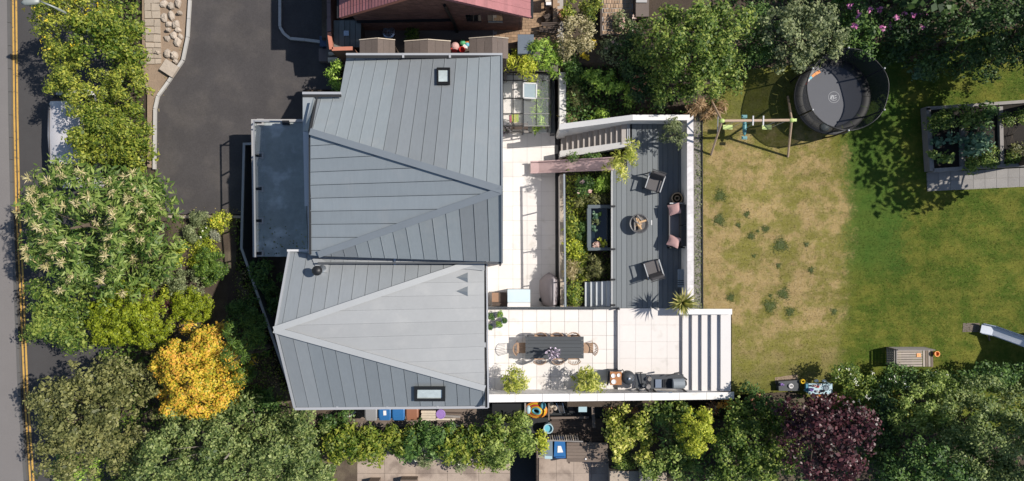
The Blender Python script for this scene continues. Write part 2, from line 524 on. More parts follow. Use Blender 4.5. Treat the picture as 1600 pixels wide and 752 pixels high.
def lawn_material():
    m = bpy.data.materials.new("lawn_grass")
    m.use_nodes = True
    N, L = m.node_tree.nodes, m.node_tree.links
    b = N["Principled BSDF"]
    b.inputs["Roughness"].default_value = 0.9
    b.inputs["Specular IOR Level"].default_value = 0.15
    geo = N.new("ShaderNodeNewGeometry")
    sep = N.new("ShaderNodeSeparateXYZ")
    L.new(geo.outputs["Position"], sep.inputs[0])
    def noise(scale, detail=5, rough=.6, stretch=None):
        t = N.new("ShaderNodeTexNoise")
        t.inputs["Scale"].default_value = scale
        t.inputs["Detail"].default_value = detail
        t.inputs["Roughness"].default_value = rough
        if stretch:
            mp = N.new("ShaderNodeMapping")
            mp.inputs["Scale"].default_value = stretch
            L.new(geo.outputs["Position"], mp.inputs[0])
            L.new(mp.outputs[0], t.inputs["Vector"])
        else:
            L.new(geo.outputs["Position"], t.inputs["Vector"])
        return t.outputs[0]
    def mth(op, a, bb, c=None):
        q = N.new("ShaderNodeMath")
        q.operation = op
        for i, v in enumerate((a, bb, c)):
            if v is None:
                continue
            if isinstance(v, (int, float)):
                q.inputs[i].default_value = v
            else:
                L.new(v, q.inputs[i])
        return q.outputs[0]
    def ss(v, lo, hi):
        mr = N.new("ShaderNodeMapRange")
        mr.interpolation_type = 'SMOOTHSTEP'
        mr.inputs[1].default_value = lo
        mr.inputs[2].default_value = hi
        L.new(v, mr.inputs[0])
        return mr.outputs[0]
    def mix(f, a, bb):
        mx = N.new("ShaderNodeMix")
        mx.data_type = 'RGBA'
        if isinstance(f, (int, float)):
            mx.inputs[0].default_value = f
        else:
            L.new(f, mx.inputs[0])
        for i, v in ((6, a), (7, bb)):
            if isinstance(v, tuple):
                mx.inputs[i].default_value = (*v, 1)
            else:
                L.new(v, mx.inputs[i])
        return mx.outputs[2]
    n_lo = noise(0.35, 4)
    n_mid = noise(1.3, 5, .65)
    n_hi = noise(9, 4, .7)
    n_fine = noise(34, 3, .8)
    # the scorched area: west of x ~ 13 m, fading towards the south and the north
    xw = mth('ADD', sep.outputs[0], mth('ADD', mth('MULTIPLY', mth('SUBTRACT', n_mid, .5), 1.1), mth('MULTIPLY', mth('SUBTRACT', n_hi, .5), 1.3)))
    edge = ss(mth('ADD', xw, mth('MULTIPLY', mth('ABSOLUTE', mth('ADD', sep.outputs[1], -0.3), 0), .12)), 13.55, 12.65)
    ysouth = ss(mth('ADD', sep.outputs[1], mth('MULTIPLY', mth('SUBTRACT', n_mid, .5), 2.5)), -6.2, -3.2)
    ynorth = ss(mth('ADD', sep.outputs[1], mth('MULTIPLY', mth('SUBTRACT', n_mid, .5), 1.5)), 5.0, 3.4)
    dry = mth('MULTIPLY', edge, mth('MULTIPLY', mth('MULTIPLY_ADD', ysouth, .72, .28), mth('MULTIPLY_ADD', ynorth, .75, .25)))
    patch = ss(n_mid, .60, .42)
    dry = mth('MULTIPLY', dry, mth('MULTIPLY_ADD', patch, .5, .5))
    g = mix(ss(n_mid, .35, .68), (0.064, 0.104, 0.011), (0.158, 0.162, 0.026))
    # some drier straw in the green part, a cool deep-green strip beside the boundary
    g = mix(mth('MULTIPLY', ss(n_hi, .5, .75), .45), g, (0.25, 0.22, 0.06))
    strip_ = mth('MULTIPLY', mth('MULTIPLY', ss(xw, 12.6, 13.1), ss(xw, 15.6, 14.6)), ss(sep.outputs[1], -1.9, -0.6))
    g = mix(mth('MULTIPLY', strip_, .7), g, (0.050, 0.112, 0.016))
    d = mix(ss(n_mid, .36, .66), (0.375, 0.275, 0.122), (0.270, 0.228, 0.065))
    d = mix(mth('MULTIPLY', ss(n_hi, .45, .75), .5), d, (0.44, 0.34, 0.20))
    c = mix(dry, g, d)
    vm = N.new("ShaderNodeVectorMath")
    vm.operation = 'SCALE'
    L.new(c, vm.inputs[0])
    L.new(mth('MULTIPLY', mth('MULTIPLY_ADD', n_fine, .66, .46), mth('MULTIPLY', mth('MULTIPLY_ADD', n_lo, .5, .75), mth('MULTIPLY_ADD', noise(2.2, 4, .6, (.22, 1.9, 1)), .5, .75))), vm.inputs["Scale"])
    L.new(vm.outputs[0], b.inputs["Base Color"])
    bp = N.new("ShaderNodeBump")
    bp.inputs["Strength"].default_value = .7
    bp.inputs["Distance"].default_value = .03
    L.new(n_fine, bp.inputs["Height"])
    L.new(bp.outputs[0], b.inputs["Normal"])
    return m
m_lawn = lawn_material()

# ------------------------------------------------------------------ the ground: one sheet, stepped with the slope
def ground_z(px, py):
    def lerp(a, b, t):
        t = min(1, max(0, t))
        return a + (b - a) * t
    if px < 172:
        return 0.55
    if px < 240:
        return lerp(0.56, 1.12, (px - 172) / 68)
    if py > 640:                                   # south neighbour's side
        if px < 560:
            return lerp(1.12, -0.02, (px - 400) / 160)
        if px < 945:
            return -0.02
        return lerp(0.0, 2.58, (px - 950) / 170)
    if px < 370:
        return 1.12 + (.25 * min(1, max(0, (py - 345) / 60)) if px > 262 else 0)
    if py < 181:
        if px < 512:
            return 1.14
        if px < 882 and py < (104 if px > 778 else 80):
            return 2.1
        if px < 870:
            return -0.12
        if py < 112:
            return lerp(2.0, 2.58, (px - 880) / 200)
        if py > 172 and px < 990:
            return 0.0 if py > 190 - (px - 875) * .1 else 1.2
        return lerp(1.3, 2.58, (px - 880) / 200)
    if px < 398 and py < 218:
        return 1.14
    if px < 470 and py > 181:
        return -0.05 if px > 372 + max(0, py - 392) * 0.36 else 1.14
    if px < 882:
        return -0.12
    if px < 990 and py < 240:
        return 0.0
    if px < 958 and py < 482:
        return 0.95
    if px < 1084 or (px < 1150 and 478 < py):
        return 1.3
    return 2.58

gx = [-120, -60] + [(-24 + .25 * i) for i in range(193)] + [60, 120]
gy = [-120, -50] + [(-12.5 + .25 * i) for i in range(101)] + [50, 120]
gv, gf = [], []
for yy in gy:
    for xx in gx:
        k = S * (H - 1) / H
        gv.append((xx, yy, ground_z(800 + xx / k, 376 - yy / k)))
nx = len(gx)
for j in range(len(gy) - 1):
    for i in range(nx - 1):
        gf.append((j * nx + i, j * nx + i + 1, (j + 1) * nx + i + 1, (j + 1) * nx + i))
g_ = MB()
g_.add(gv, gf)
st(g_.build("ground", m_soil))

def sheet(name, pts, z, m, thick=0.05):
    b = MB()
    b.prism([W(x, y, z) for x, y in pts], ('t', thick))
    return st(b.build(name, m))

# road with its far pavement, double yellow line and kerb
ZR = 0.60
sheet("road", [(-500, -400), (178, -400), (178, 1200), (-500, 1200)], ZR, m_road)
ctr = [(8, -300), (11, 0), (13, 180), (16, 320), (22, 470), (28, 620), (37, 752), (60, 1050)]   # kerb line of the far pavement
b = MB()
fl = [W(x, y, ZR + .10) for x, y in ctr]
for i in range(len(ctr) - 1):
    b.prism([fl[i], fl[i + 1], W(-500, ctr[i + 1][1], ZR + .10), W(-500, ctr[i][1], ZR + .10)], ('t', .2))
st(b.build("pavement", m_pave))
kb = thing("road_kerb", "low dark kerb along the far pavement beside the double yellow lines", "kerb", W(13, 180, ZR))
for i in range(len(ctr) - 1):
    p, q = W(*ctr[i], ZR + .103), W(*ctr[i + 1], ZR + .103)
    n = max(1, int((q - p).length / 0.92))
    for j in range(n):
        a, c = p.lerp(q, j / n), p.lerp(q, (j + .985) / n)
        a.x += .06; c.x += .06
        MB().bar(a - Vector((0, 0, .06)), c - Vector((0, 0, .06)), .12, .13).build("kerb_stone", m_kerbd, kb)
for k, off in enumerate((9.2, 14.2)):
    b = MB()
    L_ = [W(x + off + (1.2 if y > 400 else 0), y, ZR + .005) for x, y in ctr]
    strip(b, L_, .075, ('t', .004))
    st(b.build("road_marking", m_yellow))

# driveway
ZD = 1.20
sheet("driveway", [(299, -300), (296, 0), (292, 55), (284, 95), (262, 128), (246, 150), (242, 175), (241, 262), (262, 335), (381, 335), (380, 225), (398, 225), (398, 190), (472, 188), (476, 140), (535, 140), (526, 88), (513, 80), (513, -300)], ZD, m_asph)
sheet("earth_bank", [(222, -120), (292, -120), (292, 0), (288, 58), (281, 92), (258, 127), (244, 149), (238, 175), (238, 262), (230, 262), (230, 150), (222, 100)], ZD - .02, m_sand)
def kerb(label, pts, w, z, h, m, step=.9):
    t = thing("driveway_kerb", label, "kerb", W(*pts[0], z))
    P = [W(x, y, z + h) for x, y in pts]
    for i in range(len(P) - 1):
        n = max(1, round((P[i + 1] - P[i]).length / step))
        for j in range(n):
            a, c = P[i].lerp(P[i + 1], j / n), P[i].lerp(P[i + 1], (j + .985) / n)
            MB().bar(a - Vector((0, 0, h / 2)), c - Vector((0, 0, h / 2)), w, h).build("kerb_stone", m, t)
    return t
kerb("long pale kerb curving between the rockery and the dark driveway", [(297, -60), (296, 0), (292.5, 58), (285, 94), (262, 128), (246, 150), (241.5, 170), (240.5, 265)], .11, ZD, .10, m_kerb)
kerb("short pale kerb bending round the shaded bay beside the red roofed house", [(437, -50), (437, 10), (437, 42), (443, 52), (453, 60), (476, 62), (500, 65)], .11, ZD, .10, m_kerb)

# cobbled path and rockery beside the drive
rnd = random.Random(5)
pth = thing("stone_path", "worn path of buff stone flags between the hedge and the rockery", "path", W(238, 40, ZD))
yy = -6
row = 0
while yy < 96:
    hh = rnd.uniform(8, 13)
    xs = [225 + yy * .03, 0, 250 + yy * .02]
    cut = rnd.uniform(.38, .64)
    xs[1] = xs[0] + (xs[2] - xs[0]) * cut
    for a, c in ((xs[0], xs[1]), (xs[1], xs[2])):
        j = lambda: rnd.uniform(-.5, .5)
        MB().prism([W(a + .5 + j(), yy + .5 + j(), ZD + .03 + rnd.uniform(-.01, .02)), W(c - .5 + j(), yy + .5 + j(), ZD + .03), W(c - .5 + j(), yy + hh - .5 + j(), ZD + .035), W(a + .5 + j(), yy + hh - .5 + j(), ZD + .03)], ('t', .06)).build("flagstone", m_flag, pth)
    yy += hh
def rock(px, py, w, d, h, z, rz, m, seed, label, group=None, name="rockery_stone"):
    r = random.Random(seed)
    b = MB()
    c = W(px, py, z + h * .4)
    prof = [(.55, 0), (1, .25), (.92, .7), (.55, 1), (0.001, 1.02)]
    n = 8
    vs_, fs = [], []
    jit = [r.uniform(.75, 1.15) for _ in range(n)]
    for rr, zz in prof:
        for j in range(n):
            a = 2 * pi * j / n
            q = jit[j] * rr * r.uniform(.9, 1.1)
            x, y = q * cos(a) * w / 2, q * sin(a) * d / 2
            vs_.append((c.x + x * cos(rz) - y * sin(rz), c.y + x * sin(rz) + y * cos(rz), z - .03 + zz * h * r.uniform(.85, 1.1)))
    for i in range(len(prof) - 1):
        for j in range(n):
            k = (j + 1) % n
            fs.append((i * n + j, i * n + k, (i + 1) * n + k, (i + 1) * n + j))
    b.add(vs_, fs)
    o = b.build(name, m, base=(c.x, c.y, z))
    return tag(o, label, "stone", group)
rock_labels = ["buff rock at the top of the rockery, nearest the flag path", "pinkish rock at the top, between the buff and the tall one", "tall rock at the top touching the driveway kerb", "long rock beside the flag path in the second row of the rockery", "upright rock in the second row of the rockery", "small rock under the long rock beside the flag path", "broad rock in the middle row of the rockery near the kerb", "flat pale rock just below the broad middle rock", "large grey rock in the centre of the lower rockery group", "low pinkish rock on the path side of the large grey rock", "tall rock on the kerb side below the large grey rock", "thin rock leaning at the kerb beside the flat pale rock", "rough rock above the large square slab on the path side", "rough rock above the large square slab on the kerb side", "small rock squeezed between the square slab and the kerb", "little dark rock at the path corner of the square slab", "little rock against the kerb in the upper rockery", "pebble sized rock between the small and the large grey rock"]
rocks = [(255, 6, 11, 9), (267, 9, 9, 9), (278, 4, 7, 13), (256, 28, 9, 14), (267, 23, 9, 13), (264, 38, 9, 8), (274, 38, 10, 11), (278, 47, 9, 8), (271, 55, 11, 10), (261, 60, 10, 8), (277, 65, 9, 13), (282, 57, 6, 8), (261, 84, 10, 12), (272, 87, 10, 12), (274, 96, 7, 6), (246, 82, 6, 6), (281, 20, 6, 6), (263, 47, 6, 5)]
for i, (x, y, w, d) in enumerate(rocks):
    rock(x, y, w * .033, d * .033, rnd.uniform(.14, .28), ZD - .02, rnd.uniform(0, .5), m_rock, i, rock_labels[i], "rockery stones")
c = W(265, 107, ZD + .12)
o = MB().box(c, (.50, .62, .12), rz=radians(57)).build("stone_slab", m_rock, base=(c.x, c.y, ZD))
tag(o, "large flat square buff slab at the foot of the rockery by the kerb", "stone slab")

# ------------------------------------------------------------------ the house
PN = plane3((783, 297, 9.2), (485, 205, 7.1), (783, 85, 5.0))
PWt = plane3((783, 297, 9.2), (485, 205, 7.1), (497, 400, 6.95))
PS = plane3((783, 297, 9.2), (497, 400, 6.95), (783, 410, 6.75))
QN = plane3((430, 515, 7.55), (752, 404, 6.2), (452, 392, 6.2))
QM = plane3((430, 515, 7.55), (752, 404, 6.2), (757, 606, 6.2))
QS = plane3((430, 515, 7.55), (757, 606, 6.2), (460, 637, 5.65))
house = thing("house", "modern white house under two folded grey zinc roofs with standing seams", "house", W(620, 360, 0))

def roof_face(poly_px, pl, ax, spacing, off, m, gap=.011, rib=.022, ribw=.015, dz=0.0, runs=None):
    P = [onplane(x, y, pl) for x, y in poly_px]
    P = [Vector((p.x, p.y, p.z + dz)) for p in P]
    u0 = min(p[ax] for p in P)
    u1 = max(p[ax] for p in P)
    u = math.floor((u0 - off) / spacing) * spacing + off
    ip = 0
    while u < u1:
        a, c = u + gap / 2, u + spacing - gap / 2
        q = clip(P, ax, a, True)
        q = clip(q, ax, c, False) if len(q) > 2 else q
        if len(q) > 2:
            area = abs(sum(q[i].x * q[(i + 1) % len(q)].y - q[(i + 1) % len(q)].x * q[i].y for i in range(len(q)))) / 2
            if area > .01:
                b = MB()
                b.prism(q, ('t', .025))
                if rib > 0:
                    e = a + .012
                    cr = []
                    for i in range(len(q)):
                        A, B = q[i], q[(i + 1) % len(q)]
                        if (A[ax] - e) * (B[ax] - e) < 0:
                            cr.append(A.lerp(B, (e - A[ax]) / (B[ax] - A[ax])))
                    if len(cr) == 2 and (cr[0] - cr[1]).length > .1:
                        up = Vector((0, 0, rib / 2 - .004))
                        b.bar(cr[0] + up, cr[1] + up, ribw, rib)
                b.build("roof_panel", m_zinc_w if runs and ip in runs else m, house)
                ip += 1
        u += spacing
    b = MB()
    b.prism([Vector((p.x, p.y, p.z - .04)) for p in P], ('t', .10))
    b.build("roof_underlay", m_mem, house)
    return P

ov = .42
roof_face([(783, 86.5), (542, 86.5), (531, 147.5), (494, 147.5), (484, 205), (783, 297)], PN, 0, .405, -.36 + .02, m_zinc, runs=(0, 7, 8, 9, 10, 11))
roof_face([(783, 297), (485, 205.5), (485, 399), (497, 400)], PWt, 1, .42, .10, m_zinc)
roof_face([(783, 297.3), (497, 400.3), (783, 409.5)], PS, 0, .425, -.36 + .06, m_zinc, runs=(0, 1, 2, 11, 12))
roof_face([(453, 393), (497, 399), (752, 404), (430, 515)], QN, 0, .415, -.2, m_zinc_m, runs=(0, 1))
roof_face([(430, 515.3), (752, 404.3), (756.5, 405), (757, 606)], QM, 1, .43, -.1, m_zinc_pale, gap=.004, rib=0)
roof_face([(430, 515.6), (757, 606.3), (759, 634), (461, 637)], QS, 0, .425, -.15, m_zinc_d, runs=(0, 1, 2, 12))

def cap(pts, w, z, m, name="ridge_cap", parent=None):
    b = MB()
    P = [Vector((*onplane(x, y, pl).xy, onplane(x, y, pl).z + z)) for x, y, pl in pts]
    strip(b, P, w, ('t', .05))
    return b.build(name, m, parent or house)
cap([(485, 206, PN), (784, 297, PN)], .21, .075, m_zinc_capd)
cap([(498, 398, PWt), (784, 298, PWt)], .21, .072, m_zinc_capd)
cap([(429, 515, QN), (753, 405, QN)], .20, .075, m_zinc_cap)
cap([(429, 515, QS), (758, 606.5, QS)], .20, .072, m_zinc_cap)
# valley gutter between the two roofs, with its bracket
zv = 6.36
b = MB()
b.prism([W(499, 402, zv - .03), W(613, 401, zv), W(742, 403, zv), W(735, 411, zv), W(613, 413.5, zv), W(505, 411.5, zv - .03)], ('t', .10))
b.build("valley_gutter", m_zinc_cap, house)
b = MB(); b.box(W(617, 407, zv + .03), (.07, .30, .05)); b.build("gutter_bracket", m_steel, house)
b = MB(); b.prism([W(713, 407, 6.40), W(753, 403, 6.40), W(757, 404, 6.38), W(757, 423, 6.30), W(722, 420, 6.36)], ('t', .02))
b.build("apex_flashing", m_zinc_cap, house)
# eaves gutters: channel with a dark throat
def gutter(px0, py0, px1, py1, z, w, side):
    p, q = W(px0, py0, z), W(px1, py1, z)
    b = MB()
    b.bar(p, q, w, .10)
    o = b.build("gutter", m_gutter, house)
    d = (q - p).normalized()
    s = Vector((-d.y, d.x, 0)) * side
    b = MB()
    b.bar(p + s * (w * .5 + .045) + Vector((0, 0, -.02)), q + s * (w * .5 + .045) + Vector((0, 0, -.02)), .075, .05)
    b.build("gutter_throat", m_blackmat, o)
gutter(541, 85.3, 785, 85.3, 5.05, .075, -1)
gutter(473, 146, 533, 146, 6.25, .08, -1)
gutter(461, 638.5, 762, 636, 5.63, .085, 1)
gutter(760.5, 402, 763, 637, 6.1, .05, -1)
for x, y, z in ((630, 87, 5.08), (703, 87, 5.08), (527, 635.5, 5.66), (605, 635, 5.66), (684, 634.5, 5.66), (757.5, 539, 6.13)):
    b = MB(); b.box(W(x, y, z), (.07, .16, .05)); b.build("gutter_bracket", m_gutter, house)
b = MB(); b.bar(W(784, 87, 5.02), W(784.5, 297, 9.2), .05, .09); b.bar(W(784.5, 297.5, 9.2), W(784.5, 410, 6.75), .05, .09); b.build("verge_trim", m_zinc_capd, house)
b = MB(); b.bar(W(497, 411, 6.66), W(784, 411, 6.67), .05, .09); b.build("eave_trim", m_mem, house)
b = MB(); b.bar(W(452, 392, 6.24), W(430, 515, 7.58), .05, .08); b.bar(W(430, 515.4, 7.58), W(460, 637, 5.69), .05, .08); b.build("verge_trim", m_gutter, house)
# parapet copings on the street side and a black strip painting the recess shade behind them
b = MB(); b.prism([W(473, 148.5, 6.2), W(491, 148.5, 6.2), W(481.5, 205, 6.6), W(473, 205, 6.45)], ('t', .3)); b.build("parapet_panel", m_zinc, house)
b = MB(); b.prism([W(473.5, 205.5, 6.5), W(482, 205.5, 6.5), W(482.5, 322, 6.5), W(476, 322, 6.5)], ('t', .35)); b.build("parapet_coping", m_trim, house)
b = MB(); b.prism([W(480.5, 322.5, 6.5), W(483, 322.5, 6.5), W(484, 396, 6.5), W(481.5, 396, 6.5)], ('t', .35)); b.build("parapet_coping", m_trim, house)
b = MB(); b.bar(W(450, 391.5, 6.2), W(482, 391.5, 6.2), .07, .2); b.build("parapet_coping", m_trim, house)
b = MB(); b.prism([W(496, 152, 6.78), W(494, 152, 6.78), W(482.5, 205, 7.06), W(482.5, 398, 6.9), W(486, 398, 6.9), W(486, 205, 7.06)], ('t', .06)); b.build("gutter_shade_strip", m_blackmat, house)
# skylights
def skylight(x0, y0, x1, y1, pl, fw):
    P = [onplane(x, y, pl) for x, y in ((x0, y0), (x1, y0), (x1, y1), (x0, y1))]
    P = [p + Vector((0, 0, .13)) for p in P]
    c = sum(P, Vector()) / 4
    fr = MB()
    for i in range(4):
        a, d = P[i], P[(i + 1) % 4]
        ai, di = c + (a - c) * fw[i % 2], c + (d - c) * fw[(i + 1) % 2]
        ai = c + Vector(((a - c).x * fw[0], (a - c).y * fw[1], (a - c).z))
        di = c + Vector(((d - c).x * fw[0], (d - c).y * fw[1], (d - c).z))
        ai.z = pz(pl, ai.x, ai.y) + .13; di.z = pz(pl, di.x, di.y) + .13
        fr.prism([a, d, di, ai], ('t', .17))
    o = fr.build("skylight", m_black, house)
    g = MB()
    Q = []
    for p in P:
        x, y = c.x + (p - c).x * fw[0], c.y + (p - c).y * fw[1]
        Q.append(Vector((x, y, pz(pl, x, y) + .09)))
    g.prism(Q, ('t', .03))
    g.build("pane", m_sky_glass, o)
skylight(683, 107, 703.5, 133, PN, (.74, .70))
skylight(648, 603.5, 696, 626, QS, (.80, .60))
# two little triangular vents and the flue
for y in (433.5, 455):
    p0, p1, p2 = (onplane(x, yy, QM) for x, yy in ((713, y), (731, y - 7.5), (731, y + 8)))
    apex = (p1 + p2) / 2 + Vector((0, 0, .16))
    b = MB(); b.add([p0 + Vector((0, 0, .01)), p1 + Vector((0, 0, .01)), p2 + Vector((0, 0, .01)), apex], [(0, 1, 3), (1, 2, 3), (2, 0, 3), (0, 2, 1)])
    b.build("roof_vent", m_zinc_capd, house)
p = onplane(503, 422, QN)
b = MB(); b.lathe([(.17, -.05), (.16, .02), (.10, .06), (.095, .5), (.10, .5)], p, 14); fl_ = b.build("flue", m_steel, house, smooth=True)
b = MB(); b.lathe([(.15, .50), (.16, .52), (.16, .60), (.10, .66), (0.001, .68)], p, 14); b.build("flue_cowl", m_black, fl_, smooth=True)
b = MB(); q0 = onplane(488, 404, QN); b.prism([q0 + Vector((0, 0, .06)), onplane(504, 405, QN) + Vector((0, 0, .06)), onplane(514, 412, QN) + Vector((0, 0, .05)), onplane(512, 426, QN) + Vector((0, 0, .04)), onplane(497, 424, QN) + Vector((0, 0, .04))], ('t', .03)); b.build("flue_flashing", m_zinc_cap, house)

# walls under the roofs, each wall top following its roof
def wall_ring(pts, inset, m):
    P = [onplane(x, y, pl) for x, y, pl in pts]
    c = sum(P, Vector()) / len(P)
    Q = []
    for p in P:
        d = Vector((c.x - p.x, c.y - p.y, 0)).normalized() * inset
        Q.append(Vector((p.x + d.x, p.y + d.y, p.z - .16)))
    b = MB()
    n = len(Q)
    b.add(Q + [Vector((p.x, p.y, -.1)) for p in Q], [(i, (i + 1) % n, n + (i + 1) % n, n + i) for i in range(n)])
    return b.build("wall", m, house), Q
wall_ring([(783, 87, PN), (543, 87, PN), (532, 148, PN), (485, 205, PN), (485, 398, PWt), (783, 408, PS), (783, 297, PN)], .16, m_white)
wall_ring([(453, 394, QN), (431, 515, QN), (461, 635, QS), (757, 633, QS), (756, 606, QS), (755, 405, QN)], .16, m_white)
# garden doors in the east walls
for (yy, ww, zz) in ((2.1, 2.4, .02), (-.1, 1.8, .02)):
    f = MB()
    X = -.50
    f.bbox(X, X + .06, yy - ww / 2, yy + ww / 2, zz, zz + .08); f.bbox(X, X + .06, yy - ww / 2, yy + ww / 2, zz + 2.2, zz + 2.28)
    for k in (-ww / 2 + .04, 0, ww / 2 - .04):
        f.bbox(X, X + .06, yy + k - .04, yy + k + .04, zz + .081, zz + 2.199)
    o = f.build("door", m_black, house)
    MB().bbox(X + .02, X + .035, yy - ww / 2 + .05, yy + ww / 2 - .05, zz + .09, zz + 2.19).build("pane", m_carglass, o)

# ------------------------------------------------------------------ flat roofed garage with glass balustrade
ZG = 3.0
garage = thing("flat_roof_garage", "low flat roofed garage with blue grey felt roof and glass balustrade beside the driveway", "garage", W(435, 290, 0))
for i in range(5):
    y0, y1 = 190 + i * 42, 190 + (i + 1) * 42
    MB().prism([W(397 + i * .4, y0, ZG + .004 * (i % 2)), W(474 + i * 1.4, y0, ZG + .004 * (i % 2)), W(475.4 + i * 1.4, y1 + 1.2, ZG + .004 * (i % 2)), W(397.4 + i * .4, y1 + 1.2, ZG + .004 * (i % 2))], ('t', .10 + .003 * i)).build("roof_sheet", m_flat, garage)
b = MB()
strip(b, [W(474, 188.5, ZG + .09), W(394.5, 188.5, ZG + .09), W(397, 402, ZG + .09)], .10, ('t', .24))
b.build("roof_edge_trim", m_flatedge, garage)
b = MB()
q = [W(400, 193, ZG - .13), W(480, 193, ZG - .13), W(482, 398, ZG - .13), W(401, 398, ZG - .13)]
b.prism(q, -.05)
b.build("wall", m_white, garage)
rail = thing("glass_balustrade", "frameless glass balustrade with slim top rail along the flat garage roof", "balustrade", W(400, 290, ZG))
zt = ZG + 1.0
b = MB()
b.bar(W(396.5, 188, zt), W(399, 402, zt), .05, .04); b.bar(W(398, 189.5, zt), W(440, 190, zt), .05, .04)
b.build("top_rail", m_alu, rail)
ys = (191, 243, 295, 345, 396)
for i, y in enumerate(ys):
    p = W(402, y, ZG)
    b = MB(); b.box(p + Vector((.12, 0, .02)), (.26, .24, .03)); pl_ = b.build("base_plate", m_flatedge, rail)
    b = MB(); b.bar(W(400, y, ZG), W(397.5, y, zt), .05, .05); b.box(p + Vector((.09, 0, .045)), (.18, .12, .02)); b.build("post", m_black, rail)
for i in range(4):
    b = MB(); b.prism([W(398.8, ys[i] + 2, ZG + .93), W(398.8, ys[i + 1] - 2, ZG + .93), W(399.3, ys[i + 1] - 2, ZG + .93), W(399.3, ys[i] + 2, ZG + .93)], ZG + .1)
    b.build("glass_pane", m_glass, rail)
b = MB(); b.box(W(447, 192, ZG + .08), (.26, .16, .12)); b.build("corner_bracket", m_black, rail)
# sunk passage wall beside the garage
pw = thing("passage_wall", "thin grey topped retaining wall running down beside the sunken passage to the corner of the front garden", "wall", W(378, 300, 1.2))
b = MB(); strip(b, [W(398, 224.5, 1.52), W(381, 225, 1.52), W(377, 388, 1.52), (W(455, 612, 1.52))], .09, ('t', .06)); b.build("coping", m_flatedge, pw)
b = MB(); strip(b, [W(398, 224.5, 1.459), W(381, 225, 1.459), W(377, 388, 1.459), (W(455, 612, 1.459))], .11, -.1); b.build("wall", m_anth, pw)
sheet("passage_floor", [(376, 226), (400, 226), (402, 400), (470, 640), (452, 640), (376, 392)], 0.02, m_anth)
sheet("garden_edging", [(262, 337), (380, 337), (380, 341), (262, 341)], ZD + .02, m_flag)

# ------------------------------------------------------------------ terraces
def slabs(parent, poly, z, x0, x1, dx, y0, y1, dy, m, gap=.4, th=.03, name="paving_slab"):
    """slab grid in photo pixels, each slab clipped to the rectangle"""
    nx_, ny_ = int(math.ceil((x1 - x0) / dx - .05)), int(math.ceil((y1 - y0) / dy - .05))
    for i in range(nx_):
        for j in range(ny_):
            a, c = x0 + i * dx, min(x1, x0 + (i + 1) * dx)
            e, f = y0 + j * dy, min(y1, y0 + (j + 1) * dy)
            if not poly((a + c) / 2, (e + f) / 2):
                continue
            MB().prism([W(a + gap / 2, e + gap / 2, z), W(c - gap / 2, e + gap / 2, z), W(c - gap / 2, f - gap / 2, z), W(a + gap / 2, f - gap / 2, z)], ('t', th)).build(name, m, parent)
lt = sheet("lower_terrace", [(750, 205), (874, 205), (874, 486), (750, 486)], -.028, m_joint, .06)
slabs(lt, lambda x, y: not (x < 787 and y < 400) and y > 205, 0.0, 757, 868, 22.2, 208, 482, 22.8, m_slab, gap=.25)
ZU, ZT, ZK, ZL = 1.85, 2.02, 2.0, 2.65
dt = sheet("dining_terrace", [(761, 485), (968, 485), (968, 612), (761, 612)], ZU - .028, m_joint, 1.95)
slabs(dt, lambda x, y: True, ZU, 751.5, 965, 21.8, 479.2 + 2, 612, 21.6, m_slab, gap=.45)
ut = sheet("upper_terrace", [(968, 482), (1070, 482), (1070, 612), (968, 612)], ZT - .022, m_joint, 2.1)
slabs(ut, lambda x, y: True, ZT, 968.5, 1067, 24.6, 482, 612, 26, m_slab_u, gap=.22)
MB().prism([W(965.5, 484.5, ZT + .002), W(968.4, 484.5, ZT + .002), W(968.4, 611, ZT + .002), W(965.5, 611, ZT + .002)], ('t', .20)).build("step_riser", m_tread, ut)
MB().prism([W(967, 481, ZU + .4), W(968, 481, ZU + .4), W(968, 484, ZU + .4), W(967, 484, ZU + .4)], ('t', .4)).build("step_end", m_anth, ut)
# white garden steps: five treads up to the lawn
stp = thing("garden_steps", "flight of five broad white steps rising from the upper terrace to the lawn", "steps", W(1100, 550, ZT))
for i in range(5):
    x0, x1 = 1066.5 + 14.9 * i, 1142
    z = ZT + .128 * (i + 1)
    MB().prism([W(x0, 491, z), W(x0 + 16.5 if i < 4 else x1, 491, z), W(x0 + 16.5 if i < 4 else x1, 611, z), W(x0, 611, z)], ('t', .128 if i else .3)).build("step", m_tread, stp)
    MB().prism([W(x0 + 3, 491.2, z - .1282), W(x1, 491.2, z - .1282), W(x1, 610.8, z - .1282), W(x0 + 3, 610.8, z - .1282)], ZT - .2 + i * .01).build("step_base", m_joint, stp)
wn_ = thing("steps_wall", "short white wall with flat coping along the top of the garden steps", "wall", W(1108, 487, ZT))
MB().prism([W(1062, 483, 2.8), W(1144, 483, 2.8), W(1144, 491.5, 2.8), W(1062, 491.5, 2.8)], ('t', .06)).build("coping", m_white, wn_)
MB().prism([W(1063.5, 484, 2.739), W(1143, 484, 2.739), W(1143, 490.5, 2.739), W(1063.5, 490.5, 2.739)], 1.7).build("wall", m_white, wn_)
sw = thing("terrace_wall", "long white garden wall bounding the dining terrace and steps", "wall", W(950, 618, 0))
def coping(q, th, n, m, parent):
    a, b_, c, d = q
    for i in range(n):
        f0, f1 = i / n + (.0006 if i else 0), (i + 1) / n - (.0006 if i < n - 1 else 0)
        MB().prism([a.lerp(b_, f0), a.lerp(b_, f1), d.lerp(c, f1), d.lerp(c, f0)], ('t', th)).build("coping_stone", m, parent)
coping([W(762, 616.5, 2.85), W(1147, 613, 2.85), W(1147, 624, 2.85), W(762, 629, 2.85)], .07, 9, m_whitecop, sw)
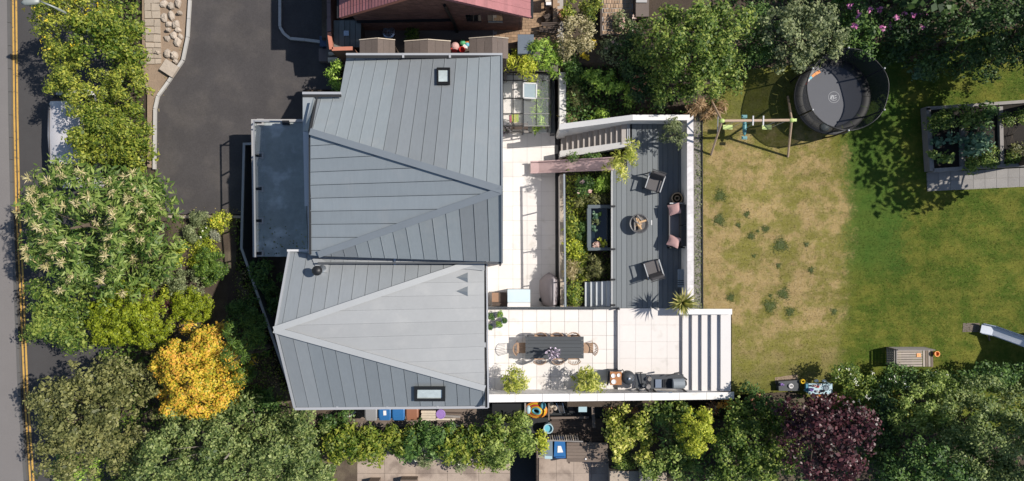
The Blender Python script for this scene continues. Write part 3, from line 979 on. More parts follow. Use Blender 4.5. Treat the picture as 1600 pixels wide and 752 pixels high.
MB().prism([W(762.5, 617.5, 2.779), W(1146, 614, 2.779), W(1146, 623, 2.779), W(762.5, 628, 2.779)], 0).build("wall", m_white, sw)

# glass balustrade between lower terrace and dining terrace
gb = thing("glass_balustrade", "frameless glass balustrade with dark base channel between the two white terraces", "balustrade", W(860, 483, ZU))
MB().bar(W(761, 482, ZU + .03), W(966, 482, ZU + .03), .07, .10).build("base_channel", m_anth, gb)
MB().bar(W(761, 480.5, ZU + .95), W(966, 480.5, ZU + .95), .035, .03).build("top_rail", m_anth, gb)
for i in range(5):
    MB().prism([W(762 + 40.6 * i, 482, ZU + .93), W(801.5 + 40.6 * i, 482, ZU + .93), W(801.5 + 40.6 * i, 482.5, ZU + .93), W(762 + 40.6 * i, 482.5, ZU + .93)], ZU + .09).build("glass_pane", m_glass, gb)

# black rill, planted bed wall, grey rail on it
rl = MB(); rl.prism([W(867, 122, .03), W(874, 122, .03), W(875, 478, .03), W(868, 478, .03)], ('t', .3)); st(rl.build("drain_channel", m_blackmat))
bw = thing("bed_wall", "low pale wall holding the planted bed beside the lower terrace", "wall", W(878, 350, 0))
MB().prism([W(874.5, 273, 1.05), W(880, 273, 1.05), W(881, 481, 1.05), W(875.5, 481, 1.05)], ('t', .06)).build("coping", m_flag, bw)
MB().prism([W(875, 273.5, .989), W(880.5, 273.5, .989), W(881.3, 480.5, .989), W(876, 480.5, .989)], -.1).build("wall", m_slab, bw)
gr = thing("bed_balustrade", "low glass balustrade with grey top rail along the planted bed", "balustrade", W(882, 380, 1.05))
MB().bar(W(881.5, 272, 1.95), W(883.5, 480, 1.95), .07, .05).build("top_rail", m_zinc_capd, gr)
for y in (275, 322, 384, 440, 476):
    MB().bar(W(881, y, .95), W(881, y, 1.93), .05, .05).build("post", m_alu, gr)
for y0, y1 in ((277, 320), (324, 382), (386, 438), (442, 474)):
    MB().prism([W(881.5, y0, 1.9), W(882, y0, 1.9), W(882.2, y1, 1.9), W(881.6, y1, 1.9)], 1.1).build("glass_pane", m_glass, gr)
nb = thing("rill_wall", "narrow weathered white wall top beside the greenhouse and black rill", "wall", W(879, 150, 0))
MB().prism([W(874, 113, 1.8), W(884, 113, 1.8), W(885, 206, 1.8), W(874.5, 206, 1.8)], ('t', .08)).build("coping", mat("mottled_coping", (.72, .70, .67), .85, n=(5, .3), n2=(1.5, .3)), nb)
MB().prism([W(874.5, 114, 1.719), W(883.5, 114, 1.719), W(884.5, 205, 1.719), W(875, 205, 1.719)], 0).build("wall", m_white, nb)
nb2 = thing("greenhouse_wall", "dark grey low wall along the garden side of the greenhouse", "wall", W(864, 160, 0))
MB().prism([W(861, 118, .8), W(867, 118, .8), W(867.5, 208, .8), W(861, 208, .8)], -.1).build("wall", m_anth, nb2)
MB().prism([W(860, 117, .86), W(873.5, 117, .86), W(873.5, 124, .86), W(860, 124, .86)], ('t', .059)).build("coping", m_woodgrey, nb2)

# stairs from terrace to deck, with white flank walls
sr = thing("deck_stairs", "narrow flight of pale stairs climbing from the lower terrace to the grey deck", "stairs", W(930, 215, 0))
nS = 12
for i in range(nS):
    z = ZK / nS * (i + 1)
    x0, x1 = 876.5 + 8.62 * i, 876.5 + 8.62 * (i + 1) + 1
    f0, f1 = (x0 - 875) / 110, (x1 - 875) / 110
    MB().prism([W(x0, 205 - 18 * f0, z), W(x1, 205 - 18 * f1, z), W(x1, 238 - 14 * f1, z), W(x0, 238 - 14 * f0, z)], ('t', .166)).build("stair_tread", m_stair, sr)
    MB().prism([W(x0 + 1.2, 205 - 18 * f0, z - .167), W(985, 187, z - .167), W(985, 224, z - .167), W(x0 + 1.2, 238 - 14 * f0, z - .167)], ('t', .05)).build("stair_base", m_joint, sr)
bp = MB(); bp.bar(W(981, 190, ZK + .02), W(981, 220, ZK + .02), .06, .05); bp.bar(W(983.5, 190, ZK + .05), W(983.5, 220, ZK + .05), .03, .05); bp.build("threshold", m_alu, sr)
nw = thing("stair_wall", "white garden wall with pale coping bent round the north side of stairs and deck", "wall", W(980, 190, 0))
L1 = [W(873, 201, 2.78), W(988, 186, 2.78)]
MB().prism([W(874, 194, 2.4), W(988, 179.5, 3.02), W(988, 188, 3.02), W(874, 203, 2.4)], ('t', .06)).build("coping", m_trim, nw)
MB().prism([W(988.3, 179.5, 3.022), W(1078, 179.5, 3.022), W(1078, 188, 3.022), W(988.3, 188, 3.022)], ('t', .06)).build("coping", m_white, nw)
MB().prism([W(874.5, 195.5, 2.339), W(988, 181, 2.955), W(988, 187, 2.955), W(874.5, 201.5, 2.339)], 0).build("wall", m_white, nw)
MB().prism([W(988.3, 180.5, 2.961), W(1077, 180.5, 2.961), W(1077, 187, 2.961), W(988.3, 187, 2.961)], 1.6).build("wall", m_white, nw)
MB().prism([W(874, 203, 1.7), W(887, 201, 1.7), W(887, 206, 1.7), W(874, 208, 1.7)], 0).build("end_block", m_white, nw)
sfw = thing("stair_flank_wall", "sloping white flank wall between the stairs and the planted bed", "wall", W(930, 232, 0))
MB().prism([W(875, 236, .75), W(986, 220, 2.15), W(986, 228, 2.15), W(920, 240, 1.3), W(875, 246, .75)], ('t', .7)).build("wall", m_white, sfw)

# the deck
dk = thing("deck", "raised grey timber deck with long boards in the middle of the garden", "deck", W(1015, 340, 1.3))
MB().prism([W(986, 190, ZK - .035), W(1074, 190, ZK - .035), W(1074, 482, ZK - .035), W(957.5, 482, ZK - .035), W(957.5, 262, ZK - .035), W(986, 230, ZK - .035)], 1.2).build("deck_base", m_deckdark, dk)
x = 957.0
while x < 1072:
    y0 = 189.5 if x > 984 else (228 if x > 976 else 262)
    x2 = x + (6.2 if x < 960 else 8.05)
    MB().prism([W(x + .25, y0, ZK), W(x2 - .25, y0, ZK), W(x2 - .25, 481.5, ZK), W(x + .25, 481.5, ZK)], ('t', .03)).build("deck_board", m_deck, dk)
    x = x2
b = MB(); b.prism([W(955.5, 262, ZK + .02), W(957, 262, ZK + .02), W(957, 481.5, ZK + .02), W(955.5, 481.5, ZK + .02)], ('t', .2)); b.build("deck_fascia", m_trim, dk)
for y in (322.5, 389.5, 437, 477):
    MB().box(W(957.5, y, ZK + .06), (.19, .07, .10)).build("post_bracket", m_black, dk)
MB().box(W(1018, 348, ZK + .006), (.05, .19, .012)).build("deck_light", m_trim, dk)
ew = thing("deck_wall", "white wall with mottled pale coping between the deck and the lawn border", "wall", W(1075, 330, ZK))
coping([W(1073.5, 188.5, 3.02), W(1074, 482.5, 3.02), W(1084, 482.5, 3.02), W(1083.5, 180, 3.02)], .05, 8, mat("deck_coping", (.70, .67, .67), .85, ob=.05, n=(6, .28), n2=(1.5, .2)), ew)
MB().prism([W(1074, 189, 2.969), W(1083, 189, 2.969), W(1083.5, 482, 2.969), W(1074.5, 482, 2.969)], 1.2).build("wall", m_white, ew)

# lower steps between bed and deck
ls = thing("bed_steps", "short flight of grey painted steps beside the planted bed at the end of the deck", "steps", W(935, 458, 1.1))
for i in range(5):
    z = 1.18 + .164 * i
    x0 = 914 + 8.6 * i
    MB().prism([W(x0, 441 - i * .4, z), W(x0 + 9.5, 441 - i * .4, z), W(x0 + 9.5, 479, z), W(x0, 479, z)], ('t', .164)).build("stair_tread", m_stairg, ls)
    MB().prism([W(x0 + 1.5, 441, z - .165), W(957, 441, z - .165), W(957, 478.8, z - .165), W(x0 + 1.5, 478.8, z - .165)], ('t', .05)).build("stair_base", m_joint, ls)

# lawn and its borders
sheet("lawn", [(1098, 181), (1130, 112), (1260, 100), (1400, 60), (1900, 20), (1900, 720), (1300, 640), (1240, 612), (1148, 617), (1143.5, 612), (1143.5, 483), (1098, 483)], ZL, m_lawn)
sheet("gravel_border", [(1084, 182), (1096, 182), (1097, 483), (1084, 483)], ZL - .01, m_gravel, .2)
b = MB(); b.bar(W(1097, 184, ZL + .01), W(1098, 484, ZL + .01), .03, .08); tag(b.build("lawn_edging", m_blackmat), "thin dark edging strip between the lawn and the gravel border", "edging")

# pink slide from the deck down to the terrace
sl = thing("pink_slide", "long faded pink slide running from the deck over the bed to the terrace", "slide", W(890, 260, 0))
pts = [(829, 262, .30), (842, 261.5, .38), (958, 256, 2.05)]
P = [W(*q) for q in pts]
b = MB(); strip(b, P, .44, ('t', .03)); b.build("chute", m_pink, sl)
for s in (1, -1):
    Lp, Rp = offset_line(P, .47)
    e = Lp if s > 0 else Rp
    b = MB()
    for i in range(2):
        b.bar(e[i] + Vector((0, 0, .03)), e[i + 1] + Vector((0, 0, .03)), .045, .12)
    b.build("side_rail", m_pink, sl)
for s in (-.2, .2):
    MB().bar(P[0] + Vector((.1, s, -.03)), Vector((P[0].x + .05, P[0].y + s, 0)), .05).build("leg", m_black, sl)

# ------------------------------------------------------------------ foliage
def leaf_mesh(name, P, A, Bv, Lw, Ww, m, parent=None, base=(0, 0, 0), tip=None):
    """diamond leaves: P centres, A length axis, Bv width axis (unit), per-leaf sizes"""
    n = len(P)
    Nn = np.cross(A, Bv)
    v = np.empty((n, 4, 3), np.float32)
    h = (Lw / 2)[:, None]
    w = (Ww / 2)[:, None]
    v[:, 0] = P - A * h
    v[:, 1] = P + Bv * w - A * h * .1 + Nn * w * .25
    v[:, 2] = P + A * h
    v[:, 3] = P - Bv * w - A * h * .1 + Nn * w * .25
    off = np.array(WL.get(parent.as_pointer(), base) if parent is not None else base, np.float32)
    v -= off
    me = bpy.data.meshes.new(name)
    me.vertices.add(4 * n)
    me.vertices.foreach_set('co', v.reshape(-1))
    me.loops.add(4 * n)
    me.loops.foreach_set('vertex_index', np.arange(4 * n, dtype=np.int32))
    me.polygons.add(n)
    me.polygons.foreach_set('loop_start', np.arange(0, 4 * n, 4, dtype=np.int32))
    me.polygons.foreach_set('loop_total', np.full(n, 4, np.int32))
    me.update(calc_edges=True)
    me.materials.append(m)
    o = bpy.data.objects.new(name, me)
    COL.objects.link(o)
    if parent is not None:
        o.parent = parent
    else:
        o.location = base
    WL[o.as_pointer()] = Vector([float(q) for q in off])
    return o

def unit(a):
    return a / np.maximum(1e-6, np.linalg.norm(a, axis=1))[:, None]

def clump_centres(rng, lobes, rc, dens, hollow=1.0):
    C, R = [], []
    for cx, cy, cz, a, b, c in lobes:
        n = int(2.0 * dens * a * b / (rc * rc)) + 3
        ang = rng.uniform(0, 2 * pi, n)
        ph = rng.uniform(0, 2 * pi, 3)
        mod = 1 + .10 * np.sin(3 * ang + ph[0]) + .08 * np.sin(5 * ang + ph[1]) + .06 * np.sin(9 * ang + ph[2])
        r = np.sqrt(rng.uniform(0, 1, n)) * .93
        dome = np.sqrt(np.maximum(0, 1 - r * r))
        drop = rng.uniform(0, 1, n) ** 2.0
        z = cz + c * (dome * (1 - .75 * drop) - .45 * drop * r) + rng.normal(0, .06 * c, n)
        C.append(np.stack([cx + np.cos(ang) * r * mod * a, cy + np.sin(ang) * r * mod * b, z], 1))
        R.append(rc * rng.uniform(.6, 1.3, n))
    return np.concatenate(C), np.concatenate(R)

def leaves_on(rng, C, R, Ls, Ws, lai, out=.75, up=.75, jit=.7, flat=.8, radial=0.0):
    P, A, B = [], [], []
    cnt = np.maximum(4, (lai * pi * R * R / (.5 * Ls * Ws)).astype(int))
    idx = np.repeat(np.arange(len(C)), cnt)
    n = len(idx)
    d = rng.normal(0, 1, (n, 3))
    d[:, 2] += .35
    d = unit(d)
    rr = R[idx] * rng.uniform(.35, 1.08, n)
    P = C[idx] + d * rr[:, None] * np.array([1, 1, flat])
    N = unit(d * out + np.array([0, 0, up]) + rng.normal(0, jit * .6, (n, 3)))
    T = rng.normal(0, 1, (n, 3)) + d * radial
    A = unit(T - N * np.sum(T * N, 1)[:, None])
    B = np.cross(N, A)
    s = rng.uniform(.5, 1.0, n) ** 1 * rng.choice([.8, 1.1, 1.55], n, p=[.35, .45, .2])
    return P, A, B, Ls * s, Ws * s * rng.uniform(.8, 1.15, n)

def seed_of(s):
    q = 7
    for ch in s:
        q = (q * 131 + ord(ch)) % 1000003
    return q

def lobes_from(lst, z0):
    """lst: (px, py, rx, ry, height above base)"""
    out = []
    for px, py, rx, ry, h in lst:
        zc = z0 + h * .5
        k = S * (H - (z0 + h * .62)) / H
        c = W(px, py, z0 + h * .62)
        out.append((c.x, c.y, zc, rx * k * .96, ry * k * .96, h * .5))
    return out

STY = {
    'broad': dict(L=.125, Wd=.075, rc=.34, lai=1.5, dens=1.1),
    'laurel': dict(L=.17, Wd=.075, rc=.30, lai=1.6, dens=1.05, up=.9),
    'fine': dict(L=.085, Wd=.05, rc=.24, lai=1.5, dens=1.0),
    'small': dict(L=.10, Wd=.06, rc=.27, lai=1.45, dens=1.0),
    'fluffy': dict(L=.10, Wd=.065, rc=.26, lai=1.9, dens=1.15, out=1.1, jit=.5),
    'ball': dict(L=.075, Wd=.05, rc=.16, lai=1.8, dens=1.7, out=1.0, jit=.5),
    'long': dict(L=.26, Wd=.075, rc=.42, lai=1.3, dens=.95, radial=1.3, up=.9),
    'needle': dict(L=.14, Wd=.03, rc=.22, lai=1.3, dens=1.1, radial=2.0),
    'big': dict(L=.23, Wd=.13, rc=.42, lai=1.3, dens=1.0, up=.7),
    'round': dict(L=.10, Wd=.085, rc=.30, lai=1.5, dens=1.0),
}

def plant(name, label, cat, lst, z0, m, sty='broad', bark=None, trunk=True, flowers=None, group=None, **kw):
    """a tree or shrub: tapered trunk with limbs, crown of leaf clumps, optional blossom"""
    rng = np.random.default_rng(seed_of(label))
    q = dict(STY[sty]); q.update(kw)
    lobes = lobes_from(lst, z0)
    cx = sum(l[0] * l[3] for l in lobes) / sum(l[3] for l in lobes)
    cy = sum(l[1] * l[3] for l in lobes) / sum(l[3] for l in lobes)
    t = thing(name, label, cat, (cx, cy, z0), group)
    C, R = clump_centres(rng, lobes, q['rc'], q['dens'])
    C[:, 2] = np.maximum(C[:, 2], z0 + .12)
    P, A, B, Lw, Ww = leaves_on(rng, C, R, q['L'], q['Wd'], q['lai'], q.get('out', .75), q.get('up', .85), q.get('jit', .7), q.get('flat', .8), q.get('radial', 0))
    P[:, 2] = np.maximum(P[:, 2], z0 + .03)
    woody = name.endswith('tree')
    leaf_mesh('crown' if woody else 'foliage', P, A, B, Lw, Ww, m, t)
    top = max(l[2] + l[5] for l in lobes)
    h = top - z0
    b = MB()
    r0 = max(.025, .028 * h) if woody else .025
    b.tube([(cx, cy, z0 - .1), (cx + .05 * h * .3, cy, z0 + h * .3), (cx, cy + .03 * h, z0 + h * .62), (cx, cy, z0 + h * .82)], [r0, r0 * .8, r0 * .5, r0 * .2], 7)
    nb_ = min(len(C), 16 if woody else 7)
    for i in rng.choice(len(C), nb_, replace=False):
        f = rng.uniform(.2, .6)
        s = Vector((cx, cy, z0 + h * f))
        e = s.lerp(Vector([float(v) for v in C[i]]), .82)
        mid = s.lerp(e, .62) + Vector((rng.normal(0, .04 * h), rng.normal(0, .04 * h), .02 * h))
        b.tube([s, s.lerp(mid, .6) + Vector((rng.normal(0, .05 * h), rng.normal(0, .05 * h), 0)), mid, e], [r0 * .26, r0 * .19, r0 * .12, r0 * .05], 5)
    b.build('trunk' if woody else 'stem', bark or m_bark, t, smooth=True)
    if flowers:
        fm, fn, fL, fW, frad = flowers[:5]
        per = flowers[5] if len(flowers) > 5 else 12
        topc = C[C[:, 2] > np.quantile(C[:, 2], .45)]
        sel = topc[rng.choice(len(topc), min(fn, len(topc)), replace=False)]
        sel = sel + rng.normal(0, .12, sel.shape)
        sel[:, 2] += R.mean() * .75
        idx = np.repeat(np.arange(len(sel)), per)
        n = len(idx)
        d = rng.normal(0, 1, (n, 3)); d[:, 2] = np.abs(d[:, 2]) * .8 + .1
        d = unit(d)
        Pf = sel[idx] + d * frad * rng.uniform(.4, 1, n)[:, None]
        Nf = unit(rng.normal(0, .5, (n, 3)) + np.array([0, 0, 1.0]))
        Af = unit(d - Nf * np.sum(d * Nf, 1)[:, None])
        leaf_mesh('blossom', Pf, Af, np.cross(Nf, Af), np.full(n, fL) * rng.uniform(.7, 1.2, n), np.full(n, fW), fm, t)
    return t

def cover(name, poly_px, z, n, L_, W_, h, m, seed, up=.8):
    """low uncountable ground cover over a polygon of photo pixels"""
    rng = np.random.default_rng(seed)
    pts = [W(x, y, z) for x, y in poly_px]
    xs = [p.x for p in pts]; ys = [p.y for p in pts]
    out = []
    X = rng.uniform(min(xs), max(xs), n * 3); Y = rng.uniform(min(ys), max(ys), n * 3)
    ins = np.zeros(len(X), bool)
    for i in range(len(pts)):
        a, b_ = pts[i], pts[(i + 1) % len(pts)]
        cond = ((a.y > Y) != (b_.y > Y)) & (X < (b_.x - a.x) * (Y - a.y) / ((b_.y - a.y) or 1e-9) + a.x)
        ins ^= cond
    X, Y = X[ins][:n], Y[ins][:n]
    hm = .5 + .5 * np.sin(X * 2.3 + seed) * np.sin(Y * 2.7 + seed * 2)
    Z = z + rng.uniform(.02, 1, len(X)) * h * (.35 + .65 * hm)
    P = np.stack([X, Y, Z], 1)
    k = len(P)
    N = unit(rng.normal(0, .6, (k, 3)) + np.array([0, 0, up]))
    T = rng.normal(0, 1, (k, 3))
    A = unit(T - N * np.sum(T * N, 1)[:, None])
    s = rng.uniform(.6, 1.3, k)
    return stf(leaf_mesh(name, P, A, np.cross(N, A), L_ * s, W_ * s, m, None, (float(X.mean()), float(Y.mean()), z)))

G = lambda *c: c
l_mid = leafmat("leaf_mid", [G(0.037, 0.078, 0.012), G(0.122, 0.190, 0.030), G(0.303, 0.356, 0.077)])
l_deep = leafmat("leaf_deep", [G(0.021, 0.059, 0.014), G(0.069, 0.137, 0.029), G(0.161, 0.260, 0.063)])
l_hedgey = leafmat("leaf_hedge_yellow", [G(0.056, 0.093, 0.013), G(0.179, 0.228, 0.027), G(0.445, 0.447, 0.073)])
l_hedgeg = leafmat("leaf_hedge_green", [G(0.044, 0.092, 0.010), G(0.147, 0.203, 0.024), G(0.346, 0.366, 0.056)])
l_olive = leafmat("leaf_olive_dome", [G(0.083, 0.122, 0.006), G(0.202, 0.256, 0.014), G(0.351, 0.393, 0.031)])
l_brown = leafmat("leaf_bronze", [G(0.060, 0.070, 0.020), G(0.161, 0.169, 0.057), G(0.306, 0.297, 0.113)])
l_gold = leafmat("leaf_gold", [G(0.240, 0.260, 0.022), G(0.540, 0.420, 0.036), G(0.680, 0.450, 0.055), G(0.620, 0.310, 0.050)], trans=.22)
l_pale = leafmat("leaf_pale_green", [G(0.073, 0.122, 0.021), G(0.202, 0.280, 0.059), G(0.421, 0.491, 0.140)])
l_sprd = leafmat("leaf_spreading", [G(0.044, 0.078, 0.020), G(0.137, 0.190, 0.054), G(0.323, 0.372, 0.133)])
l_chest = leafmat("leaf_chestnut", [G(0.039, 0.088, 0.015), G(0.125, 0.196, 0.036), G(0.295, 0.365, 0.098)])
l_grey = leafmat("leaf_greygreen", [G(0.079, 0.107, 0.045), G(0.178, 0.213, 0.097), G(0.323, 0.355, 0.178)])
l_silver = leafmat("leaf_silver", [G(.16, .18, .13), G(.27, .28, .20), G(.36, .36, .28)])
l_lime = leafmat("leaf_lime", [G(0.143, 0.197, 0.013), G(0.371, 0.415, 0.033), G(0.644, 0.631, 0.090)])
l_yel = leafmat("leaf_yellowgreen", [G(0.116, 0.161, 0.016), G(0.339, 0.371, 0.049), G(0.670, 0.631, 0.180)])
l_dark = leafmat("leaf_dark", [G(0.014, 0.038, 0.011), G(0.044, 0.087, 0.024), G(0.109, 0.180, 0.049)])
l_con = leafmat("leaf_conifer", [G(0.024, 0.059, 0.012), G(0.071, 0.137, 0.021), G(0.182, 0.267, 0.042)])
l_purp = leafmat("leaf_purple", [G(0.014, 0.004, 0.005), G(0.039, 0.010, 0.015), G(0.111, 0.039, 0.045)], rough=.4, trans=.12)
l_drygrass = leafmat("leaf_dry_grass", [G(.22, .13, .06), G(.34, .21, .11), G(.42, .31, .18)])
l_strawb = leafmat("leaf_straw", [G(.20, .16, .07), G(.34, .27, .13), G(.48, .40, .23)])
l_blonde = leafmat("leaf_blonde", [G(.16, .15, .06), G(.36, .31, .16), G(.58, .50, .32)])
l_fern = leafmat("leaf_bright", [G(0.084, 0.162, 0.020), G(0.224, 0.357, 0.048), G(0.462, 0.609, 0.111)])
l_ivy = leafmat("leaf_yucca", [G(0.125, 0.144, 0.044), G(0.325, 0.312, 0.099), G(0.575, 0.504, 0.209)])
l_kale = leafmat("leaf_kale", [G(0.033, 0.084, 0.054), G(0.096, 0.178, 0.111), G(0.210, 0.322, 0.201)])
f_cream = leafmat("bloom_cream", [G(.30, .27, .11), G(.48, .41, .20), G(.64, .54, .32)], trans=.15)
f_white = leafmat("bloom_white", [G(.55, .55, .45), G(.75, .74, .64), G(.85, .84, .76)], trans=.15)
f_pink = leafmat("bloom_pink", [G(.45, .10, .30), G(.60, .18, .40), G(.70, .35, .50)], trans=.15)
f_blush = leafmat("bloom_blush", [G(.50, .30, .25), G(.62, .42, .36), G(.75, .60, .52)], trans=.15)
f_yel = leafmat("bloom_yellow", [G(.60, .42, .02), G(.75, .55, .03), G(.80, .62, .08)], trans=.15)
f_rust = leafmat("bloom_rust", [G(.25, .10, .05), G(.38, .17, .08), G(.45, .26, .14)], trans=.15)
f_orng = leafmat("bloom_orange", [G(.55, .20, .03), G(.70, .30, .04), G(.72, .42, .10)], trans=.15)

# street side, from the top of the picture down
plant("flowering_shrub", "tall hedge shrub speckled with yellow buds beside the street lamp", "shrub", [(112, 45, 42, 62, 3.8), (140, 10, 45, 40, 4.0), (100, 88, 22, 30, 3.0)], .9, l_hedgey, 'small', flowers=(f_yel, 45, .06, .06, .10, 5))
plant("green_shrub", "deep green hedge shrub between the yellow budded shrub and the stone path", "shrub", [(190, 35, 36, 55, 3.8), (205, 85, 24, 30, 3.2), (160, 60, 32, 40, 3.5)], 1.05, l_hedgeg, 'broad')
plant("yellow_green_shrub", "broad yellow green hedge shrub behind the parked white car", "shrub", [(108, 142, 22, 20, 3.2), (135, 130, 42, 42, 3.6), (195, 135, 44, 44, 3.5), (137, 178, 22, 30, 3.0)], .95, l_hedgey, 'small')
plant("green_shrub", "mid green hedge shrub next to the pale kerb and above the chestnut", "shrub", [(185, 190, 50, 34, 3.2), (205, 215, 32, 28, 3.1)], 1.05, l_hedgeg, 'small')
plant("green_shrub", "bright green hedge shrub between the white car and the chestnut tree", "shrub", [(160, 230, 46, 32, 3.2), (212, 245, 26, 28, 2.9), (146, 224, 20, 28, 2.8)], 1.0, l_hedgey, 'broad')
plant("chestnut_tree", "large sweet chestnut tree covered in cream catkins beside the road", "tree", [(172, 350, 104, 92, 6.0), (110, 332, 58, 58, 4.6), (225, 320, 55, 58, 4.8), (172, 420, 82, 50, 4.6), (96, 395, 48, 55, 4.2), (240, 405, 46, 46, 4.0), (130, 285, 60, 32, 4.4)], .95, l_chest, 'long', flowers=(f_cream, 150, .20, .028, .17, 26))
plant("leafy_bush", "rounded mid green bush between the chestnut tree and the road", "bush", [(102, 480, 55, 46, 3.2), (84, 510, 36, 32, 2.8), (125, 470, 42, 36, 2.8), (118, 522, 40, 26, 2.4)], .9, l_mid, 'broad')
plant("clipped_bush", "large smooth olive green clipped dome next to the golden tree", "bush", [(207, 495, 70, 54, 2.6)], 1.1, l_olive, 'ball', L=.09, Wd=.06, rc=.2)
plant("bronze_tree", "wide bronze leaved tree at the roadside below the clipped dome", "tree", [(164, 640, 88, 84, 5.0), (118, 612, 48, 50, 4.2), (200, 600, 52, 48, 4.4), (140, 700, 70, 52, 4.4), (106, 670, 36, 40, 3.6)], .95, l_brown, 'small', L=.12, Wd=.085, rc=.32)
plant("golden_tree", "golden orange leaved tree in front of the house", "tree", [(322, 578, 66, 68, 4.2), (290, 560, 42, 50, 3.6), (338, 545, 34, 44, 3.6), (350, 595, 36, 42, 3.4), (300, 615, 45, 34, 3.2)], 1.15, l_gold, 'fluffy')
plant("dark_conifer_tree", "small dark conifer half hidden behind the golden tree", "conifer", [(383, 540, 30, 42, 4.4), (390, 580, 18, 24, 3.4)], 1.15, l_con, 'needle')
plant("spreading_tree", "spreading grey green tree filling the corner below the golden tree", "tree", [(300, 695, 84, 66, 4.4), (380, 665, 62, 44, 3.8), (440, 690, 70, 52, 3.8), (250, 730, 60, 44, 4.0), (360, 735, 80, 40, 4.0), (470, 720, 52, 44, 3.4), (480, 660, 30, 30, 2.8)], .9, l_sprd, 'broad', bark=m_barkpale)
plant("bright_bush", "small vivid green bush at the roadside bottom edge beneath the bronze tree", "bush", [(115, 735, 40, 26, 1.8)], .8, l_fern, 'broad')
plant("round_bush", "tight dark green ball bush in the front garden near the driveway edge", "bush", [(329, 416, 28, 28, 1.3)], 1.1, l_con, 'ball')
plant("grey_shrub", "low blue grey shrub between the chestnut and the dark ball bush", "shrub", [(292, 440, 30, 24, 1.2), (262, 430, 26, 22, 1.3)], 1.1, l_grey, 'fine')
plant("clipped_bush", "yellow green mound bush just above the golden tree", "bush", [(300, 480, 33, 30, 1.4)], 1.1, l_olive, 'ball')
plant("yellow_shrub", "tiny bright yellow shrub beside a dark red one above the clipped dome", "shrub", [(266, 459, 15, 9, .8)], 1.1, l_lime, 'fine')
plant("red_shrub", "small dark red shrub under the tiny yellow shrub", "shrub", [(265, 474, 15, 14, .8)], 1.1, l_purp, 'fine')
plant("lavender_mound", "curved grey green mound at the end of the driveway", "plant", [(312, 343, 18, 11, .6), (302, 362, 11, 18, .6), (306, 378, 10, 10, .5)], 1.1, l_grey, 'ball')
plant("yellow_plant", "pale yellow flowering plant at the lower corner of the driveway", "plant", [(344, 347, 17, 15, .7)], 1.1, l_lime, 'fine', flowers=(f_yel, 20, .06, .06, .06, 5))
plant("silver_mound", "small rounded silver plant beside the pale yellow flowering plant", "plant", [(339, 366, 9, 8, .4)], 1.1, l_silver, 'ball')
plant("white_flowering_plant", "low plant dotted with white flowers within the curved grey green mound", "plant", [(322, 362, 10, 12, .35)], 1.1, l_mid, 'fine', flowers=(f_white, 12, .07, .06, .04, 5))
plant("yellow_green_plant", "loose yellow green plant above the dark ball bush", "plant", [(322, 388, 18, 12, .6), (290, 398, 22, 18, .7)], 1.1, l_lime, 'fine')
plant("leafy_bush", "dark glossy bush in the sunken passage at the corner of the garage", "bush", [(420, 428, 30, 30, 1.9), (432, 470, 16, 22, 1.2)], 0.0, l_deep, 'laurel')
plant("shade_shrub", "dark shrub in the shade between the conifer and the passage wall", "shrub", [(378, 490, 28, 26, 1.0), (400, 520, 20, 30, .8)], 1.1, l_deep, 'fine')
plant("low_shrub", "low dark green shrub where the passage wall meets the house corner", "shrub", [(415, 625, 34, 16, 1.0), (360, 640, 30, 14, 1.2)], .9, l_deep, 'broad')
cover("ground_cover", [(262, 342), (376, 342), (376, 392), (452, 612), (452, 660), (250, 660), (250, 440)], 1.12, 6500, .09, .06, .16, l_mid, 3)
cover("undergrowth", [(175, -60), (236, -60), (236, 100), (232, 330), (262, 345), (262, 450), (320, 660), (540, 660), (520, 800), (150, 800), (172, 400)], .75, 14000, .15, .09, 1.1, l_mid, 21)
cover("dead_leaves", [(330, 440), (390, 420), (445, 600), (380, 630)], 1.13, 1500, .07, .05, .04, l_strawb, 13)

cover("fallen_leaves", [(240, 150), (290, 60), (284, 100), (250, 160), (248, 330), (378, 333), (378, 325), (241, 322)], ZD + .003, 420, .07, .045, .02, l_strawb, 31)
cover("fallen_leaves", [(400, 330), (478, 360), (478, 398), (402, 398)], ZG + .005, 60, .07, .05, .02, l_brown, 32)
# south hedge
for i, (x, y, rx, ry, h, mm, lb) in enumerate([
        (552, 687, 40, 34, 2.2, l_hedgeg, "laurel hedge plant at the street end of the hedge, below the grey bin"),
        (610, 686, 38, 32, 2.1, l_hedgeg, "laurel hedge plant below the blue wheelie bins"),
        (668, 684, 40, 34, 2.2, l_deep, "darker laurel hedge plant below the pale timber stack"),
        (728, 688, 40, 34, 2.2, l_hedgeg, "laurel hedge plant below the purple bucket"),
        (775, 672, 34, 26, 2.2, l_mid, "laurel hedge plant at the garden end of the hedge near the black gap")]):
    plant("laurel_shrub", lb, "hedge shrub", [(x - 22, y + 5, 24, 27, h), (x, y + 6, 25, 28, h * 1.02), (x + 22, y + 5, 25, 27, h)], .05, mm, 'laurel', group="laurel hedge plants")
plant("pale_shrub", "pale green feathery shrub at the garden end of the laurel hedge", "shrub", [(792, 698, 38, 34, 2.6), (815, 678, 18, 26, 2.3), (770, 715, 26, 20, 2.0)], .05, l_pale, 'fine', L=.12, Wd=.05, rc=.3)
plant("small_bush", "small yellow green bush beside the slatted fence and pale blue tub", "bush", [(846, 690, 13, 18, 1.4)], .05, l_lime, 'small')
plant("flowering_shrub", "straggly white speckled shrub along the lower edge of the laurel hedge", "shrub", [(668, 716, 28, 14, 1.0), (720, 718, 30, 14, 1.0)], .05, l_grey, 'small', flowers=(f_white, 14, .06, .05, .05, 4))
plant("low_shrub", "low dark shrub hugging the house corner above the laurel hedge", "shrub", [(525, 652, 30, 13, 1.0)], .05, l_deep, 'broad')

